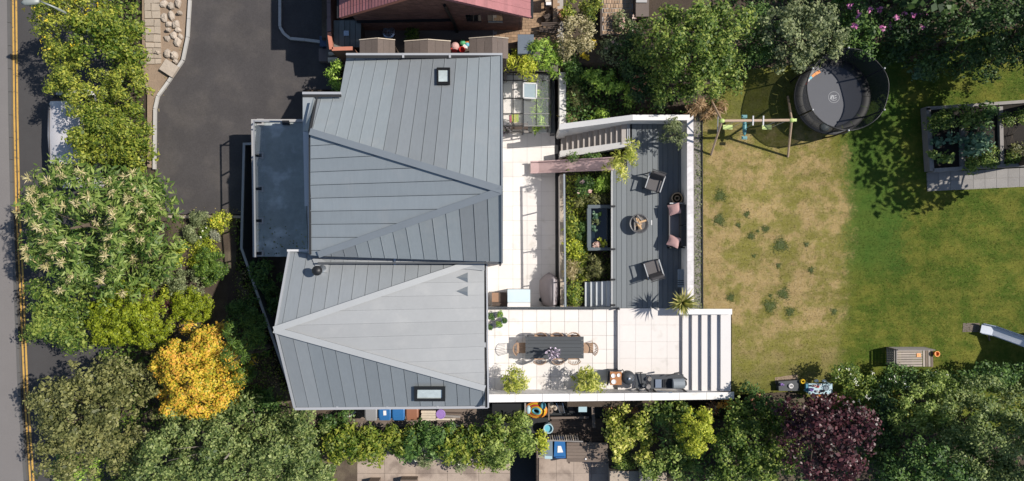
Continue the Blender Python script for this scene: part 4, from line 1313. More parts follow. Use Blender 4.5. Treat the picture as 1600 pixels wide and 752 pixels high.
# south-east border
plant("yellow_shrub", "lime yellow shrub with pale leaf tips beside the neighbour's wooden shed", "shrub", [(985, 660, 30, 30, 2.3), (1000, 690, 22, 32, 2.1), (965, 680, 22, 40, 2.0)], .5, l_yel, 'round', L=.12, Wd=.09)
plant("yellow_ball_shrub", "rounded yellow shrub below the white steps wall", "shrub", [(1086, 664, 28, 31, 2.4), (1078, 692, 20, 16, 2.0)], 1.9, l_lime, 'ball', rc=.2)
plant("brown_shrub", "brownish olive shrub between the two yellow shrubs", "shrub", [(1042, 680, 18, 34, 1.6)], 1.0, l_brown, 'fine')
plant("green_shrub", "dark green shrub directly below the black barbecue", "shrub", [(1040, 645, 32, 18, 1.5), (1075, 638, 26, 10, 1.3)], 1.2, l_mid, 'broad')
plant("leafy_shrub", "mid green leafy shrub under the rounded yellow shrub", "shrub", [(1060, 718, 44, 26, 2.0), (1030, 728, 26, 20, 1.7)], 1.0, l_pale, 'broad')
plant("low_shrub", "low green shrub at the foot of the lime yellow shrub", "shrub", [(975, 722, 24, 16, 1.1)], .5, l_mid, 'fine')
plant("bushy_tree", "bushy mid green tree between the yellow shrub and the purple tree", "tree", [(1165, 695, 58, 48, 2.4), (1190, 730, 50, 34, 2.4), (1138, 720, 40, 40, 2.0), (1155, 655, 36, 26, 1.7), (1222, 690, 30, 40, 1.9), (1210, 650, 30, 24, 1.5)], 2.2, l_mid, 'round', L=.11, Wd=.08)
plant("green_shrub", "dark green shrub at the lawn's edge beside the end of the white wall", "shrub", [(1178, 622, 28, 16, 1.3), (1205, 632, 22, 14, 1.2)], 2.5, l_deep, 'small', flowers=(f_rust, 8, .08, .06, .08, 6))
plant("purple_tree", "dark purple leaved tree at the edge of the lawn", "tree", [(1288, 688, 74, 68, 4.0), (1262, 655, 52, 42, 3.5), (1312, 665, 48, 46, 3.6), (1300, 730, 52, 36, 3.4)], 2.5, l_purp, 'round', L=.13, Wd=.095, rc=.3, lai=1.2, dens=.95)
plant("white_flowering_shrub", "dark shrub with white blossom between toy table and purple tree", "shrub", [(1322, 592, 32, 20, 1.4), (1350, 605, 26, 20, 1.4)], 2.6, l_mid, 'small', flowers=(f_white, 70, .05, .045, .08, 5))
plant("white_flowering_shrub", "green shrub with white blossom below the slatted wooden crate", "shrub", [(1395, 590, 40, 16, 1.3), (1440, 592, 28, 14, 1.2)], 2.6, l_deep, 'small', flowers=(f_white, 50, .05, .045, .08, 5))
plant("dark_shrub", "very dark green shrub between the purple tree and the pale tipped tree", "shrub", [(1365, 640, 30, 38, 1.8), (1380, 690, 28, 40, 1.8)], 2.5, l_dark, 'broad')
plant("light_tipped_tree", "green tree with paler tips standing right below the slatted crate", "tree", [(1440, 628, 42, 44, 3.0), (1420, 655, 36, 30, 2.6), (1465, 600, 30, 22, 2.4)], 2.5, l_pale, 'fine', L=.11, Wd=.05)
plant("dense_tree", "dense dark green tree nearest the bottom corner of the lawn", "tree", [(1515, 670, 66, 72, 4.2), (1545, 630, 54, 48, 3.6), (1490, 625, 40, 36, 3.0), (1580, 700, 54, 60, 4.0), (1540, 735, 50, 36, 3.4)], 2.5, l_sprd, 'small')
plant("dense_tree", "dark olive tree at the bottom edge beside the purple tree", "tree", [(1440, 722, 62, 46, 3.6), (1390, 738, 44, 30, 3.0), (1500, 740, 52, 36, 3.2), (1470, 690, 40, 34, 3.0)], 2.4, l_deep, 'broad')
plant("dark_shrub", "dark shrub in the shade of the playhouse tower at the lawn edge", "shrub", [(1560, 590, 44, 22, 1.6), (1510, 590, 34, 18, 1.4)], 2.6, l_deep, 'broad')
plant("orange_plant", "bright orange leaved plant beneath the end of the white wall", "plant", [(1136, 634, 14, 10, .8)], 2.2, f_orng, 'round', L=.09, Wd=.07, rc=.15)
plant("rust_plant", "rusty brown dried plant along the foot of the white terrace wall", "plant", [(985, 634, 44, 7, .6)], .5, f_rust, 'fine')
plant("rust_plant", "pinkish brown dried plant at the wall foot below the garden steps", "plant", [(1105, 640, 20, 8, .6)], 1.9, f_rust, 'fine', flowers=(f_white, 10, .07, .06, .06, 5))
cover("undergrowth", [(1010, 640), (1150, 632), (1240, 615), (1420, 600), (1650, 590), (1650, 900), (1045, 900), (1045, 735)], 2.1, 14000, .14, .09, 1.3, l_deep, 9)

# northern border
plant("blonde_shrub", "shrub smothered in creamy blonde flowers beside the terracotta pot", "shrub", [(905, 50, 30, 26, 1.7), (888, 75, 18, 18, 1.4), (918, 72, 16, 14, 1.3)], 2.0, l_blonde, 'small')
plant("yellow_flower_plant", "clump of golden yellow flowers between the two blossoming shrubs", "plant", [(922, 72, 9, 8, .9), (915, 86, 11, 8, .9)], 1.4, f_yel, 'ball', rc=.1)
plant("white_blossom_shrub", "grey shrub with pinkish white blossom next to the brick path", "shrub", [(954, 82, 20, 22, 1.4), (975, 38, 15, 18, 1.2)], 1.5, l_grey, 'small', flowers=(f_blush, 40, .09, .07, .10, 7))
plant("lime_shrub", "lime green shrub with arching sprays above the white stair wall", "shrub", [(940, 132, 26, 22, 1.4), (922, 120, 14, 16, 1.2), (968, 140, 16, 12, 1.4), (982, 152, 10, 11, 1.3)], 1.5, l_fern, 'long', L=.17, Wd=.07, rc=.2)
plant("broad_tree", "large glossy green tree beside the top corner of the lawn", "tree", [(1080, 70, 78, 66, 3.8), (1040, 55, 52, 50, 3.0), (1105, 115, 56, 44, 3.2), (1130, 55, 42, 50, 3.4), (1060, 125, 44, 34, 2.6)], 2.3, l_mid, 'broad')
plant("dark_shrub", "dark green shrub in the shade between the lime shrub and the large tree", "shrub", [(1000, 118, 30, 38, 1.4), (985, 70, 20, 26, 1.3), (1020, 150, 36, 18, 1.0)], 1.9, l_dark, 'broad', flowers=(f_rust, 8, .10, .07, .1, 6))
plant("grey_tree", "grey green tree leaning over the trampoline", "tree", [(1240, 58, 64, 46, 3.8), (1265, 30, 44, 34, 3.6), (1220, 92, 40, 18, 2.6), (1280, 75, 30, 28, 3.2)], 2.6, l_grey, 'round', L=.12, Wd=.08)
plant("leafy_shrub", "dark leafy shrub between the large glossy tree and the grey green tree", "shrub", [(1180, 50, 34, 46, 2.4), (1175, 88, 24, 20, 1.8)], 2.5, l_deep, 'small')
plant("rhododendron", "dark shrub with magenta blossom just above the trampoline", "shrub", [(1330, 55, 34, 42, 2.4), (1315, 15, 30, 26, 2.2)], 2.6, l_deep, 'broad', flowers=(f_pink, 7, .11, .09, .12, 12))
plant("rhododendron", "broad dark shrub with scattered pink blossom beyond the trampoline", "shrub", [(1395, 45, 40, 44, 2.6), (1400, 82, 30, 22, 1.8)], 2.6, l_dark, 'broad', flowers=(f_pink, 9, .11, .09, .12, 12))
plant("pale_bush", "small pale green bush in the shade above the raised beds", "bush", [(1436, 108, 14, 12, .9)], 2.65, l_kale, 'round')
plant("shade_tree", "dark tree at the top edge between the pink blossom and the corner", "tree", [(1480, 55, 50, 52, 4.0), (1455, 95, 30, 24, 2.4)], 2.6, l_dark, 'broad')
plant("shade_tree", "darkest tree in the top corner by the vegetable beds", "tree", [(1570, 50, 60, 60, 5.0), (1530, 85, 40, 30, 3.2), (1600, 100, 40, 30, 3.0)], 2.6, l_dark, 'broad')
plant("feathery_bush", "bright green feathery bush against the corner of the upper roof", "bush", [(848, 82, 28, 24, 2.2), (862, 100, 16, 18, 1.8)], 1.2, l_fern, 'needle', L=.16, Wd=.04)
plant("yellow_green_bush", "yellow green bush tucked beside the upper roof above the greenhouse", "bush", [(808, 98, 26, 16, 1.9), (830, 110, 22, 12, 1.7)], 1.2, l_lime, 'needle', L=.15, Wd=.045)
plant("fern", "green fern growing along the inner side of the greenhouse", "fern", [(848, 150, 12, 32, 1.0), (842, 185, 12, 22, 1.0)], .1, l_fern, 'needle', L=.2, Wd=.04)
plant("olive_shrub", "olive green shrub at the top edge beside the terracotta pot", "shrub", [(895, 14, 22, 16, 1.2), (925, 14, 16, 20, 1.4)], 2.0, l_hedgey, 'fine')
plant("grass_clump", "straw coloured grass clump at the end of the stair wall", "grass clump", [(890, 186, 12, 9, .6)], 1.2, l_strawb, 'needle', L=.26, Wd=.03)
plant("grass_clump", "brown dry grass clump between the rill and the lime shrub", "grass clump", [(900, 155, 18, 18, .8)], 1.3, l_brown, 'needle', L=.28, Wd=.03)
plant("dry_grass", "tuft of rust and straw dry grass at the corner of lawn and deck wall", "grass clump", [(1092, 166, 22, 14, .5), (1108, 176, 14, 14, .4), (1120, 166, 18, 12, .35)], 2.6, l_drygrass, 'needle', L=.26, Wd=.03)
plant("small_bush", "bright little bush in the shade above the stair wall", "bush", [(935, 180, 14, 9, .6)], 1.6, l_fern, 'fine')
plant("dark_shrub", "dim green shrub between the rill wall and the blonde flowered shrub", "shrub", [(888, 110, 14, 22, 1.1), (905, 125, 12, 16, 1.0)], 1.2, l_deep, 'small')
plant("green_bush", "patch of fresh green growth between the house and the coral coping", "bush", [(527, 115, 14, 18, 2.0), (524, 130, 10, 10, 1.6)], 1.1, l_fern, 'small')
cover("ground_cover", [(884, 70), (1085, 90), (1085, 178), (990, 178), (884, 194)], 1.75, 4500, .11, .07, .55, l_deep, 4)
cover("undergrowth", [(1100, -60), (1700, -60), (1700, 96), (1400, 100), (1260, 96), (1130, 106)], 2.6, 7000, .13, .08, .45, l_dark, 5)
cover("ground_cover", [(1085, 184), (1095, 184), (1096, 482), (1085, 482)], 2.63, 900, .06, .04, .10, l_grey, 6)

# planted bed between the terrace wall and the deck
bed = [("grass_clump", "yellow grass clump by the grey rail at the lower end of the bed", (893, 428, 8, 26, .6), l_strawb, 'needle'),
       ("rose_bush", "rose bush with blush blooms just below the pink slide", (905, 292, 20, 18, .8), l_deep, 'small'),
       ("leafy_plant", "bright leafy plant beside the deck just below the pink slide", (940, 286, 13, 16, .7), l_fern, 'small'),
       ("bronze_plant", "bronze tinted plant in the middle of the bed above the planter", (920, 312, 30, 11, .6), l_brown, 'fine'),
       ("leafy_plant", "fresh green plant beside the grey rail level with the planter", (895, 345, 10, 24, .5), l_hedgeg, 'small'),
       ("leafy_plant", "dark green mat of plants between the grey rail and planter", (909, 365, 10, 30, .4), l_deep, 'fine'),
       ("yellow_plant", "yellow green plant at the lower corner of the planter", (895, 392, 10, 16, .5), l_lime, 'small'),
       ("grass_clump", "brown and green grasses above the short grey steps", (925, 418, 28, 20, .6), l_brown, 'needle'),
       ("leafy_plant", "low green plant at the foot of the short grey steps", (898, 460, 8, 18, .5), l_hedgeg, 'small'),
       ("leafy_plant", "dark strip of plants between slide and stair flank wall", (915, 245, 34, 5, .4), l_deep, 'fine')]
for nm, lb, lob, mm, sy in bed:
    fl = (f_blush, 6, .10, .09, .06, 8) if nm == "rose_bush" else None
    plant(nm, lb, "plant", [lob], .97, mm, sy, flowers=fl)
cover("ground_cover", [(884, 242), (955, 236), (955, 438), (914, 440), (914, 478), (884, 478)], .97, 2600, .09, .06, .25, l_mid, 12)
cover("ground_cover", [(884, 275), (918, 275), (918, 440), (884, 440)], 1.0, 2200, .11, .05, .45, l_hedgey, 14)
plant("mimosa_tree", "small yellow green tree overhanging the deck at the top of the pink slide", "tree", [(972, 246, 20, 22, 2.1), (958, 258, 12, 14, 1.8), (985, 236, 10, 14, 1.8), (972, 268, 14, 10, 1.6)], 1.9, l_yel, 'needle', L=.16, Wd=.035, rc=.2, lai=1.0)
plant("olive_tree", "small grey green olive tree in the top corner of the deck", "tree", [(1057, 208, 22, 22, 1.5)], 2.0, l_grey, 'long', L=.14, Wd=.045, rc=.2)

# plants on the dining terrace
def pot(label, px, py, z, r, h, m, name="planter"):
    c = W(px, py, z + h)
    b = MB()
    b.lathe([(r * .78, 0), (r, h), (r * .88, h), (r * .84, h - .06), (0.001, h - .06)], (c.x, c.y, z), 16)
    o = b.build(name, m, smooth=False, base=(c.x, c.y, z))
    return tag(o, label, "plant pot")
for lb, x, y, r in (("dark", 800, 603, .30), ("dark", 918, 601, .32)):
    pot("dark square shouldered pot under the bamboo %s" % ("nearer the house" if x < 850 else "nearer the pizza oven"), x, y, ZU, r, .5, m_anth)
plant("bamboo_bush", "yellow green bamboo in a pot by the white wall, nearer the house", "plant", [(806, 599, 23, 17, 1.35), (806, 585, 12, 10, 1.3)], ZU + .2, l_yel, 'needle', L=.17, Wd=.04, rc=.2)
plant("bamboo_bush", "wider yellow green bamboo in a pot by the white wall, next to the pizza oven", "plant", [(920, 595, 28, 16, 1.35), (915, 584, 16, 8, 1.3)], ZU + .2, l_yel, 'needle', L=.17, Wd=.04, rc=.2)
for i, (x, y, r, lb) in enumerate([(767, 494, 7.2, "dark ball topiary nearest the house and the glass balustrade"), (781, 492, 6.8, "bright ball topiary beside the glass balustrade"), (788, 501, 5, "small brownish ball topiary at the outer end of the pot group"), (780, 508, 6.6, "bright ball topiary in the lower row of pots"), (766, 511, 5.5, "smaller ball topiary against the house wall in the lower row")]):
    plant("topiary_ball", lb, "topiary", [(x, y, r * .78, r * .78, .42)], ZU + .22, l_fern if i in (1, 3) else l_deep, 'ball', L=.035, Wd=.025, rc=.06)
    pot("small pot under the " + lb.split(" topiary")[0] + " topiary " + " ".join(lb.split("topiary ")[1].split()[:6]), x, y, ZU, .13, .26, m_greyblue)

# yucca: a rosette of stiff blades
def yucca(label, px, py, z, hstem, n, L_):
    rng = random.Random(3)
    c = W(px, py, z + hstem)
    t = thing("yucca", label, "plant", (c.x, c.y, z))
    MB().tube([(c.x, c.y, z - .05), (c.x + .02, c.y, z + hstem * .5), (c.x, c.y, z + hstem)], [.08, .07, .06], 8).build("trunk", m_bark, t, smooth=True)
    b = MB()
    for i in range(n):
        a = i * 2.399
        e = radians(rng.uniform(5, 75))
        ln = L_ * rng.uniform(.75, 1.1)
        d = Vector((cos(a) * cos(e), sin(a) * cos(e), sin(e)))
        s = Vector((-sin(a), cos(a), 0)) * .024
        p0 = Vector((c.x, c.y, z + hstem))
        p1 = p0 + d * ln * .55
        p2 = p0 + d * ln + Vector((0, 0, -.10 * cos(e)))
        b.add([p0 - s, p0 + s, p1 + s, p1 - s, p2], [(0, 1, 2, 3), (3, 2, 4)])
    b.build("leaves", l_ivy, t)
    return t
yucca("spiky yellow green yucca in the corner between deck wall and garden steps", 1066, 473, 2.0, 1.15, 90, .72)
tag(MB().lathe([(.2, 0), (.26, .45), (.22, .45), (.2, .4), (0.001, .4)], W(1066, 473, 2.02), 14).build("planter", m_anth, base=W(1066, 473, 2.02)), "dark round pot at the foot of the spiky yucca", "plant pot")

# trees just outside the picture whose shade falls across the lawn
for i, (x, y, r, h, lb) in enumerate([(1760, -15, 110, 7.8, "tall tree beyond the top corner of the garden"), (1760, 130, 95, 7.2, "tall tree beyond the raised beds"), (1735, 228, 60, 7.0, "smaller tree beyond the lower end of the raised beds"), (1640, -80, 90, 6.5, "tall tree beyond the top edge above the raised beds"), (1480, -60, 80, 6.0, "tree beyond the top edge above the pink blossom"), (1690, 690, 80, 6.5, "tall tree beyond the bottom corner of the garden")]):
    plant("boundary_tree", lb, "tree", [(x, y, r, r, h), (x - 30, y + 10, r * .6, r * .6, h * .8)], 2.6, l_dark, 'broad', L=.3, Wd=.2, rc=.6, lai=1.0)
# clover patches in the dry lawn
rng = np.random.default_rng(77)
Pc = []
for x, y, r in ((1219, 383, 11), (1203, 478, 10), (1224, 459, 9), (1234, 487, 7), (1124, 344, 9), (1125, 306, 9), (1174, 369, 6), (1196, 358, 6), (1167, 335, 5), (1216, 415, 4), (1154, 352, 4), (1260, 382, 4), (1184, 361, 3), (1204, 462, 3), (1303, 487, 5), (1142, 465, 6), (1267, 422, 5), (1178, 400, 3)):
    n = int(r * r * 14)
    a = rng.uniform(0, 2 * pi, n); q = np.abs(rng.normal(0, .55, n)) * r * (1 + .25 * np.sin(3 * a + x))
    k = S * (H - ZL) / H
    Pc.append(np.stack([(x + q * np.cos(a) - 800) * k, (376 - y - q * np.sin(a)) * k, ZL + rng.uniform(.008, .028, n)], 1))
Pc = np.concatenate(Pc); n = len(Pc)
Nc = unit(rng.normal(0, .2, (n, 3)) + np.array([0, 0, 1])); Tc = rng.normal(0, 1, (n, 3)); Ac = unit(Tc - Nc * np.sum(Tc * Nc, 1)[:, None])
stf(leaf_mesh("clover", Pc, Ac, np.cross(Nc, Ac), rng.uniform(.02, .045, n), rng.uniform(.018, .03, n), leafmat("leaf_clover", [G(.045, .070, .010), G(.080, .110, .018), G(.12, .15, .028)]), None, (9, 0, ZL)))
# short blades standing out of the lawn, coloured by the same turf material
n = 90000
Xg = rng.uniform(7.3, 21.5, n); Yg = rng.uniform(-5.9, 6.6, n)
Pg = np.stack([Xg, Yg, np.full(n, ZL + .018)], 1)
ok = ~((Xg < 8.5) & (Yg < -2.65))
Pg = Pg[ok]; n = len(Pg)
Ag = unit(rng.normal(0, .8, (n, 3)) + np.array([0, 0, 1.0])); Bg = unit(np.cross(Ag, rng.normal(0, 1, (n, 3))))
stf(leaf_mesh("grass", Pg, Ag, Bg, rng.uniform(.025, .05, n), rng.uniform(.010, .018, n), m_lawn, None, (14, 0, ZL)))

# ------------------------------------------------------------------ street: car and lamp
def car():
    c = W(140, 205, ZR)
    c.y = 4.15
    t = thing("parked_car", "small white car parked at the hedge with leaf shadows on its roof", "car", (c.x - .06, c.y, ZR))
    # local profile along y (front towards -y), built in local coordinates then shifted
    hw = .84
    def sec(y, z, w):
        return (y, z, w)
    low = [(-1.95, .45, .72), (-1.85, .35, .80), (1.85, .35, .82), (1.95, .5, .78)]
    b = MB()
    stations = [(-2.0, .30, .62, .66), (-1.9, .25, .78, .76), (-1.2, .22, .90, .83), (-.95, .22, .94, .84), (.9, .22, .98, .84), (1.75, .22, .98, .82), (1.93, .3, .92, .78)]
    vs_, fs = [], []
    for y, z0, z1, w in stations:
        ring = [(-w, z0), (-w * 1.02, (z0 + z1) / 2), (-w * .95, z1 - .05), (-w * .86, z1), (w * .86, z1), (w * .95, z1 - .05), (w * 1.02, (z0 + z1) / 2), (w, z0)]
        vs_ += [(x + c.x, y + c.y, z + ZR) for x, z in ring]
    m_ = 8
    for i in range(len(stations) - 1):
        for j in range(m_):
            k = (j + 1) % m_
            fs.append((i * m_ + j, i * m_ + k, (i + 1) * m_ + k, (i + 1) * m_ + j))
    fs.append(tuple(range(m_ - 1, -1, -1))); fs.append(tuple((len(stations) - 1) * m_ + j for j in range(m_)))
    b.add(vs_, fs)
    b.build("body", m_van, t, smooth=False)
    g = MB()
    def ringbox(y0, y1, wb, wt, z0, z1, y0t, y1t):
        v = [(-wb, y0, z0), (wb, y0, z0), (wb, y1, z0), (-wb, y1, z0), (-wt, y0t, z1), (wt, y0t, z1), (wt, y1t, z1), (-wt, y1t, z1)]
        return [(x + c.x, y + c.y, z + ZR) for x, y, z in v], [(3, 2, 1, 0), (4, 5, 6, 7), (0, 1, 5, 4), (1, 2, 6, 5), (2, 3, 7, 6), (3, 0, 4, 7)]
    g.add(*ringbox(-1.45, 1.72, .80, .66, .96, 1.50, -1.06, 1.30))
    g.build("window", m_carglass, t)
    r = MB()
    vs_, fs = [], []
    for y, w, z in ((-1.12, .64, 1.49), (-1.02, .68, 1.535), (0, .71, 1.57), (1.15, .70, 1.55), (1.34, .66, 1.50)):
        vs_ += [(c.x + x, c.y + y, ZR + zz) for x, zz in ((-w, z - .05), (-w * .93, z), (0, z + .03), (w * .93, z), (w, z - .05))]
    for i in range(4):
        for j in range(4):
            fs.append((i * 5 + j, i * 5 + j + 1, (i + 1) * 5 + j + 1, (i + 1) * 5 + j))
    r.add(vs_, fs)
    r.build("roof", m_van, t, smooth=True)
    for sx in (-1, 1):
        b = MB(); b.ell((c.x + sx * .98, c.y - .95, ZR + 1.02), (.11, .07, .08), 10, 6); b.bar((c.x + sx * .8, c.y - .95, ZR + .98), (c.x + sx * .95, c.y - .95, ZR + 1.0), .05); b.build("wing_mirror", m_black, t, smooth=True)
        b = MB(); b.bar((c.x + sx * .62, c.y - 1.0, ZR + 1.555), (c.x + sx * .62, c.y + 1.2, ZR + 1.575), .03, .03); b.build("roof_rail", m_black, t)
        b = MB(); b.box((c.x + sx * .55, c.y - 1.98, ZR + .58), (.26, .06, .12)); b.build("headlight", m_paleglass, t)
        for yy in (-1.3, 1.3):
            b = MB(); b.tube([(c.x + sx * .70, c.y + yy, ZR + .30), (c.x + sx * .87, c.y + yy, ZR + .30)], .30, 16)
            w = b.build("wheel", m_rubber, t)
            b = MB(); b.tube([(c.x + sx * .86, c.y + yy, ZR + .30), (c.x + sx * .88, c.y + yy, ZR + .30)], .19, 12); b.build("rim", m_alu, w)
    return t
car()
lc = W(86, 12, ZR)
lamp = thing("street_lamp", "grey street lamp with its long head reaching out over the road", "street lamp", lc)
hz = ZR + 4.35
topp = W(86, 12, hz)
base = Vector((topp.x, topp.y, ZR))
hd0, hd1 = W(62, 2, hz + .05), W(34, 5, hz + .02)
lamp.location = base; WL[lamp.as_pointer()] = base
b = MB(); b.tube([base, base + Vector((0, 0, 1.2)), topp - Vector((0, 0, .2)), topp.lerp(hd0, .15) + Vector((0, 0, .12)), hd0], [.08, .065, .05, .03, .025], 8); b.build("pole", m_lampgrey, lamp, smooth=True)
b = MB(); b.tube([hd0, hd0.lerp(hd1, .25), hd0.lerp(hd1, .75), hd1], [.05, .11, .12, .05], 10); b.build("lamp_head", m_lampgrey, lamp, smooth=True)

# ------------------------------------------------------------------ northern neighbour
nh = thing("red_roofed_house", "brick house with red tiled gable roof at the top edge", "house", W(670, 0, .2))
ye = 7.93
Xl, Xr, Xa = -6.13, .645, -2.876
za, ze = 7.1, 4.7
yN = 17.5
yw = 8.28
ZY = 2.2
nh_w = MB()
q = [(Xl + .25, yw), (Xr - .25, yw)]
nh_w.add([(Xl + .25, yw, .1), (Xr - .25, yw, .1), (Xr - .25, yw, ze + .05), (Xa, yw, za - .12), (Xl + .25, yw, ze + .05), (Xl + .25, yN, .1), (Xr - .25, yN, .1), (Xr - .25, yN, ze + .05), (Xa, yN, za - .12), (Xl + .25, yN, ze + .05)],
         [(0, 1, 2, 3, 4), (1, 6, 7, 2), (5, 0, 4, 9), (6, 5, 9, 8, 7)])
nh_w.build("wall", mat("wall_mortar", (.16, .125, .105), .9, n=(3, .2)), nh)
# the gable bricks that face the camera, proud of the mortar (too small to pick apart: one part)
bb = MB()
rb = random.Random(2)
z = ZY - .06
row = 0
while z < za - .3:
    hwid = (1 if z < ze else max(0, (za - .15 - z) / (za - ze)))
    x0 = Xl + .27 if z < ze else Xa + (Xl + .25 - Xa) * hwid
    x1 = Xr - .27 if z < ze else Xa + (Xr - .25 - Xa) * hwid
    x = x0 + (.12 if row % 2 else 0)
    while x + .2 < x1:
        bb.bbox(x, x + .225, yw - .012 - rb.uniform(0, .006), yw + .02, z, z + .064)
        x += .24
    z += .076
    row += 1
bb.build("brick", m_brickred, nh, stuff=True)
# tiles laid in courses parallel to the ridge
def tiled_slope(sgn):
    Xe = Xr if sgn > 0 else Xl
    n = 26
    for i in range(n):
        f0, f1 = i / n, (i + 1.12) / n
        p = lambda f, dz: (Xa + (Xe - Xa) * f, za + (ze - za) * f + dz)
        a, c = p(f0, .0), p(min(f1, 1.02), .035)
        b = MB()
        yv = ye - rnd.uniform(0, .02)
        y2 = ye
        while y2 < 12.0:
            w = .27
            b.prism([(a[0], y2 + .006, a[1] + .01), (c[0], y2 + .006, c[1]), (c[0], y2 + w, c[1]), (a[0], y2 + w, a[1] + .01)], ('t', .03))
            y2 += w
        b.prism([(a[0], y2, a[1]), (c[0], y2, c[1]), (c[0], yN, c[1]), (a[0], yN, a[1])], ('t', .03))
        b.build("tile_course", m_tile, nh)
tiled_slope(1); tiled_slope(-1)
b = MB(); b.bar((Xa, ye, za + .04), (Xa, yN, za + .04), .22, .10); b.build("ridge_tile", m_tile, nh)
for sgn, Xe in ((1, Xr), (-1, Xl)):
    b = MB(); b.bar((Xa, ye + .05, za - .14), (Xe, ye + .05, ze - .10), .06, .16); b.build("bargeboard", m_coral if sgn < 0 else m_tile, nh)
    b = MB(); b.bar((Xe + sgn * .06, ye, ze - .08), (Xe + sgn * .06, yN, ze - .08), .11, .09); b.build("gutter", m_black, nh)
b = MB(); b.bar((Xl + .3, yw - .06, ZY + 1.15), (-2.2, yw - .06, ZY + 1.35), .08, .10); b.tube([(-2.35, yw - .08, ZY + 3.0), (-2.2, yw - .08, ZY + 1.2), (-2.15, yw - .08, ZY)], .06, 8); b.build("drainpipe", m_black, nh)
for x in (-1.25, .05 - .6 + .1):
    b = MB(); b.bbox(x - .45, x + .1, yw - .05, yw + .01, ZY + 1.0, ZY + 1.07); b.build("window_sill", m_woodpale if x > -1 else m_brickred, nh)
    b = MB(); b.bbox(x - .45, x + .1, yw - .022, yw + .005, ZY + 1.08, ZY + 1.8); b.build("window", m_carglass, nh)
# unseen block added outside the frame, sized to cast the driveway shadow
b = MB(); b.bbox(-5.87, -3.6, 8.56, 17.0, .1, 5.8); b.build("shadow_caster_block", m_brickred, nh)
sheet("passage_paving", [(510, 30), (872, 30), (872, 112), (784, 112), (784, 90), (510, 90)], 2.15, mat("passage_setts", (.15, .13, .115), .9, n=(2, .2), n2=(20, .25)))
# brick paved yard beside the red roof
yd = sheet("brick_yard", [(770, -80), (880, -80), (880, 78), (770, 78)], 2.18, m_joint, .05)
b = MB()
k = S * (H - 2.2) / H
x0, x1, y0, y1 = (772 - 800) * k, (878 - 800) * k, (376 - 76) * k, (376 + 10) * k
y = y0; row = 0
while y < y1:
    x = x0 + (.11 if row % 2 else 0)
    while x < x1 - .2:
        b.bbox(x, x + .215, y, y + .103, 2.15, 2.195 + rb.uniform(0, .008))
        x += .225
    y += .112; row += 1
b.build("paving_brick", m_brickpav, yd, stuff=True)
# sheds along the passage
def shed(label, x0, x1, xr, ytop, z, dark):
    t = thing("garden_shed", label, "shed", W((x0 + x1) / 2, 75, .17))
    yb = 6.66
    z += 1.9
    A, B_, C_ = W(x0, ytop + 3, z), W(xr, ytop, z + .22), W(x1, ytop + 3, z)
    yt = B_.y
    for side, (p, q) in enumerate(((A, B_), (B_, C_))):
        n = 3
        for i in range(n):
            f0, f1 = i / n + .004, (i + 1) / n - .004
            a, c = p.lerp(q, f0), p.lerp(q, f1)
            MB().prism([(a.x, yt, a.z), (c.x, yt, c.z), (c.x, yb, c.z), (a.x, yb, a.z)], ('t', .04)).build("roof_sheet", m_shed, t)
    b = MB(); b.bar((A.x, yt + .012, A.z - .01), (B_.x, yt + .012, B_.z - .01), .03, .10); b.bar((B_.x, yt + .012, B_.z - .01), (C_.x, yt + .012, C_.z - .01), .03, .10); b.build("bargeboard", m_woodpale, t)
    MB().bbox(A.x + .06, C_.x - .06, yb, yt - .08, .1, z - .05).build("wall", m_wooddk, t)
shed("low brown shed nearest the coral coping, sunlit stripes on its felt roof", 562, 617, 590, 60.5, 2.1, 0)
shed("long low brown shed in the middle of the three behind the house", 632, 704, 668, 62.5, 2.1, 0)
shed("brown shed with one dark roof slope next to the brick yard", 733, 794, 769, 58, 2.1, 0)
tag(MB().prism([W(809, 54, 3.1), W(834, 54, 3.1), W(834, 84, 3.1), W(809, 84, 3.1)], 2.1).build("storage_box", mat("slate_lid", (.13, .16, .20), .5, n=(3, .25)), base=W(820, 68, 2.1)), "square slate blue lidded box partly under the bright feathery bush", "storage box")
# heap of toys between the sheds
for i, (nm, lb, x, y, rr, m) in enumerate([("toy_ball", "pink ball in the toy heap between two sheds", 711, 73, .17, m_pinkfab), ("toy_bucket", "red toy bucket at the foot of the toy heap", 722, 79, .13, m_red), ("toy_ball", "pale green ball in the toy heap between two sheds", 723, 67, .12, m_green), ("toy_block", "white toy block in the toy heap", 727, 73, .11, m_whitecer), ("toy_ball", "small cyan ball on the edge of the toy heap", 730, 70, .09, m_cyan), ("toy_block", "dark red toy box under the pink ball", 710, 80, .16, m_red), ("toy_block", "orange toy block at the top of the heap", 730, 66, .07, m_orange)]):
    p = W(x, y, 3.0)
    b = MB()
    if "ball" in nm:
        b.ell((p.x, p.y, 3.0), rr)
    elif "bucket" in nm:
        b.lathe([(rr * .7, -.15), (rr, .1), (rr * .85, .1), (rr * .6, -.1), (.001, -.1)], (p.x, p.y, 3.0), 12)
    else:
        b.box((p.x, p.y, 2.98), (rr * 1.6, rr * 1.3, rr * 1.4), rz=i)
        b.box((p.x, p.y, 2.98 + rr * .72), (rr * .7, rr * .7, rr * .2), rz=i)
    tag(b.build(nm, m, base=(p.x, p.y, 2.8)), lb, "toy")
tag(MB().prism([W(705, 62, 2.8), W(733, 62, 2.8), W(733, 86, 2.8), W(705, 86, 2.8)], 2.15).build("toy_chest", m_wooddk, base=W(719, 74, 2.15)), "dark wooden chest under the heap of toys between the sheds", "chest")
p = W(609, 53, 2.2)
b = MB(); b.lathe([(.24, 0), (.25, .25), (.19, .27), (.17, .2), (.12, .2), (.11, .26), (.06, .26), (.05, .2), (0.001, .2)], (p.x, p.y, 2.2), 18)
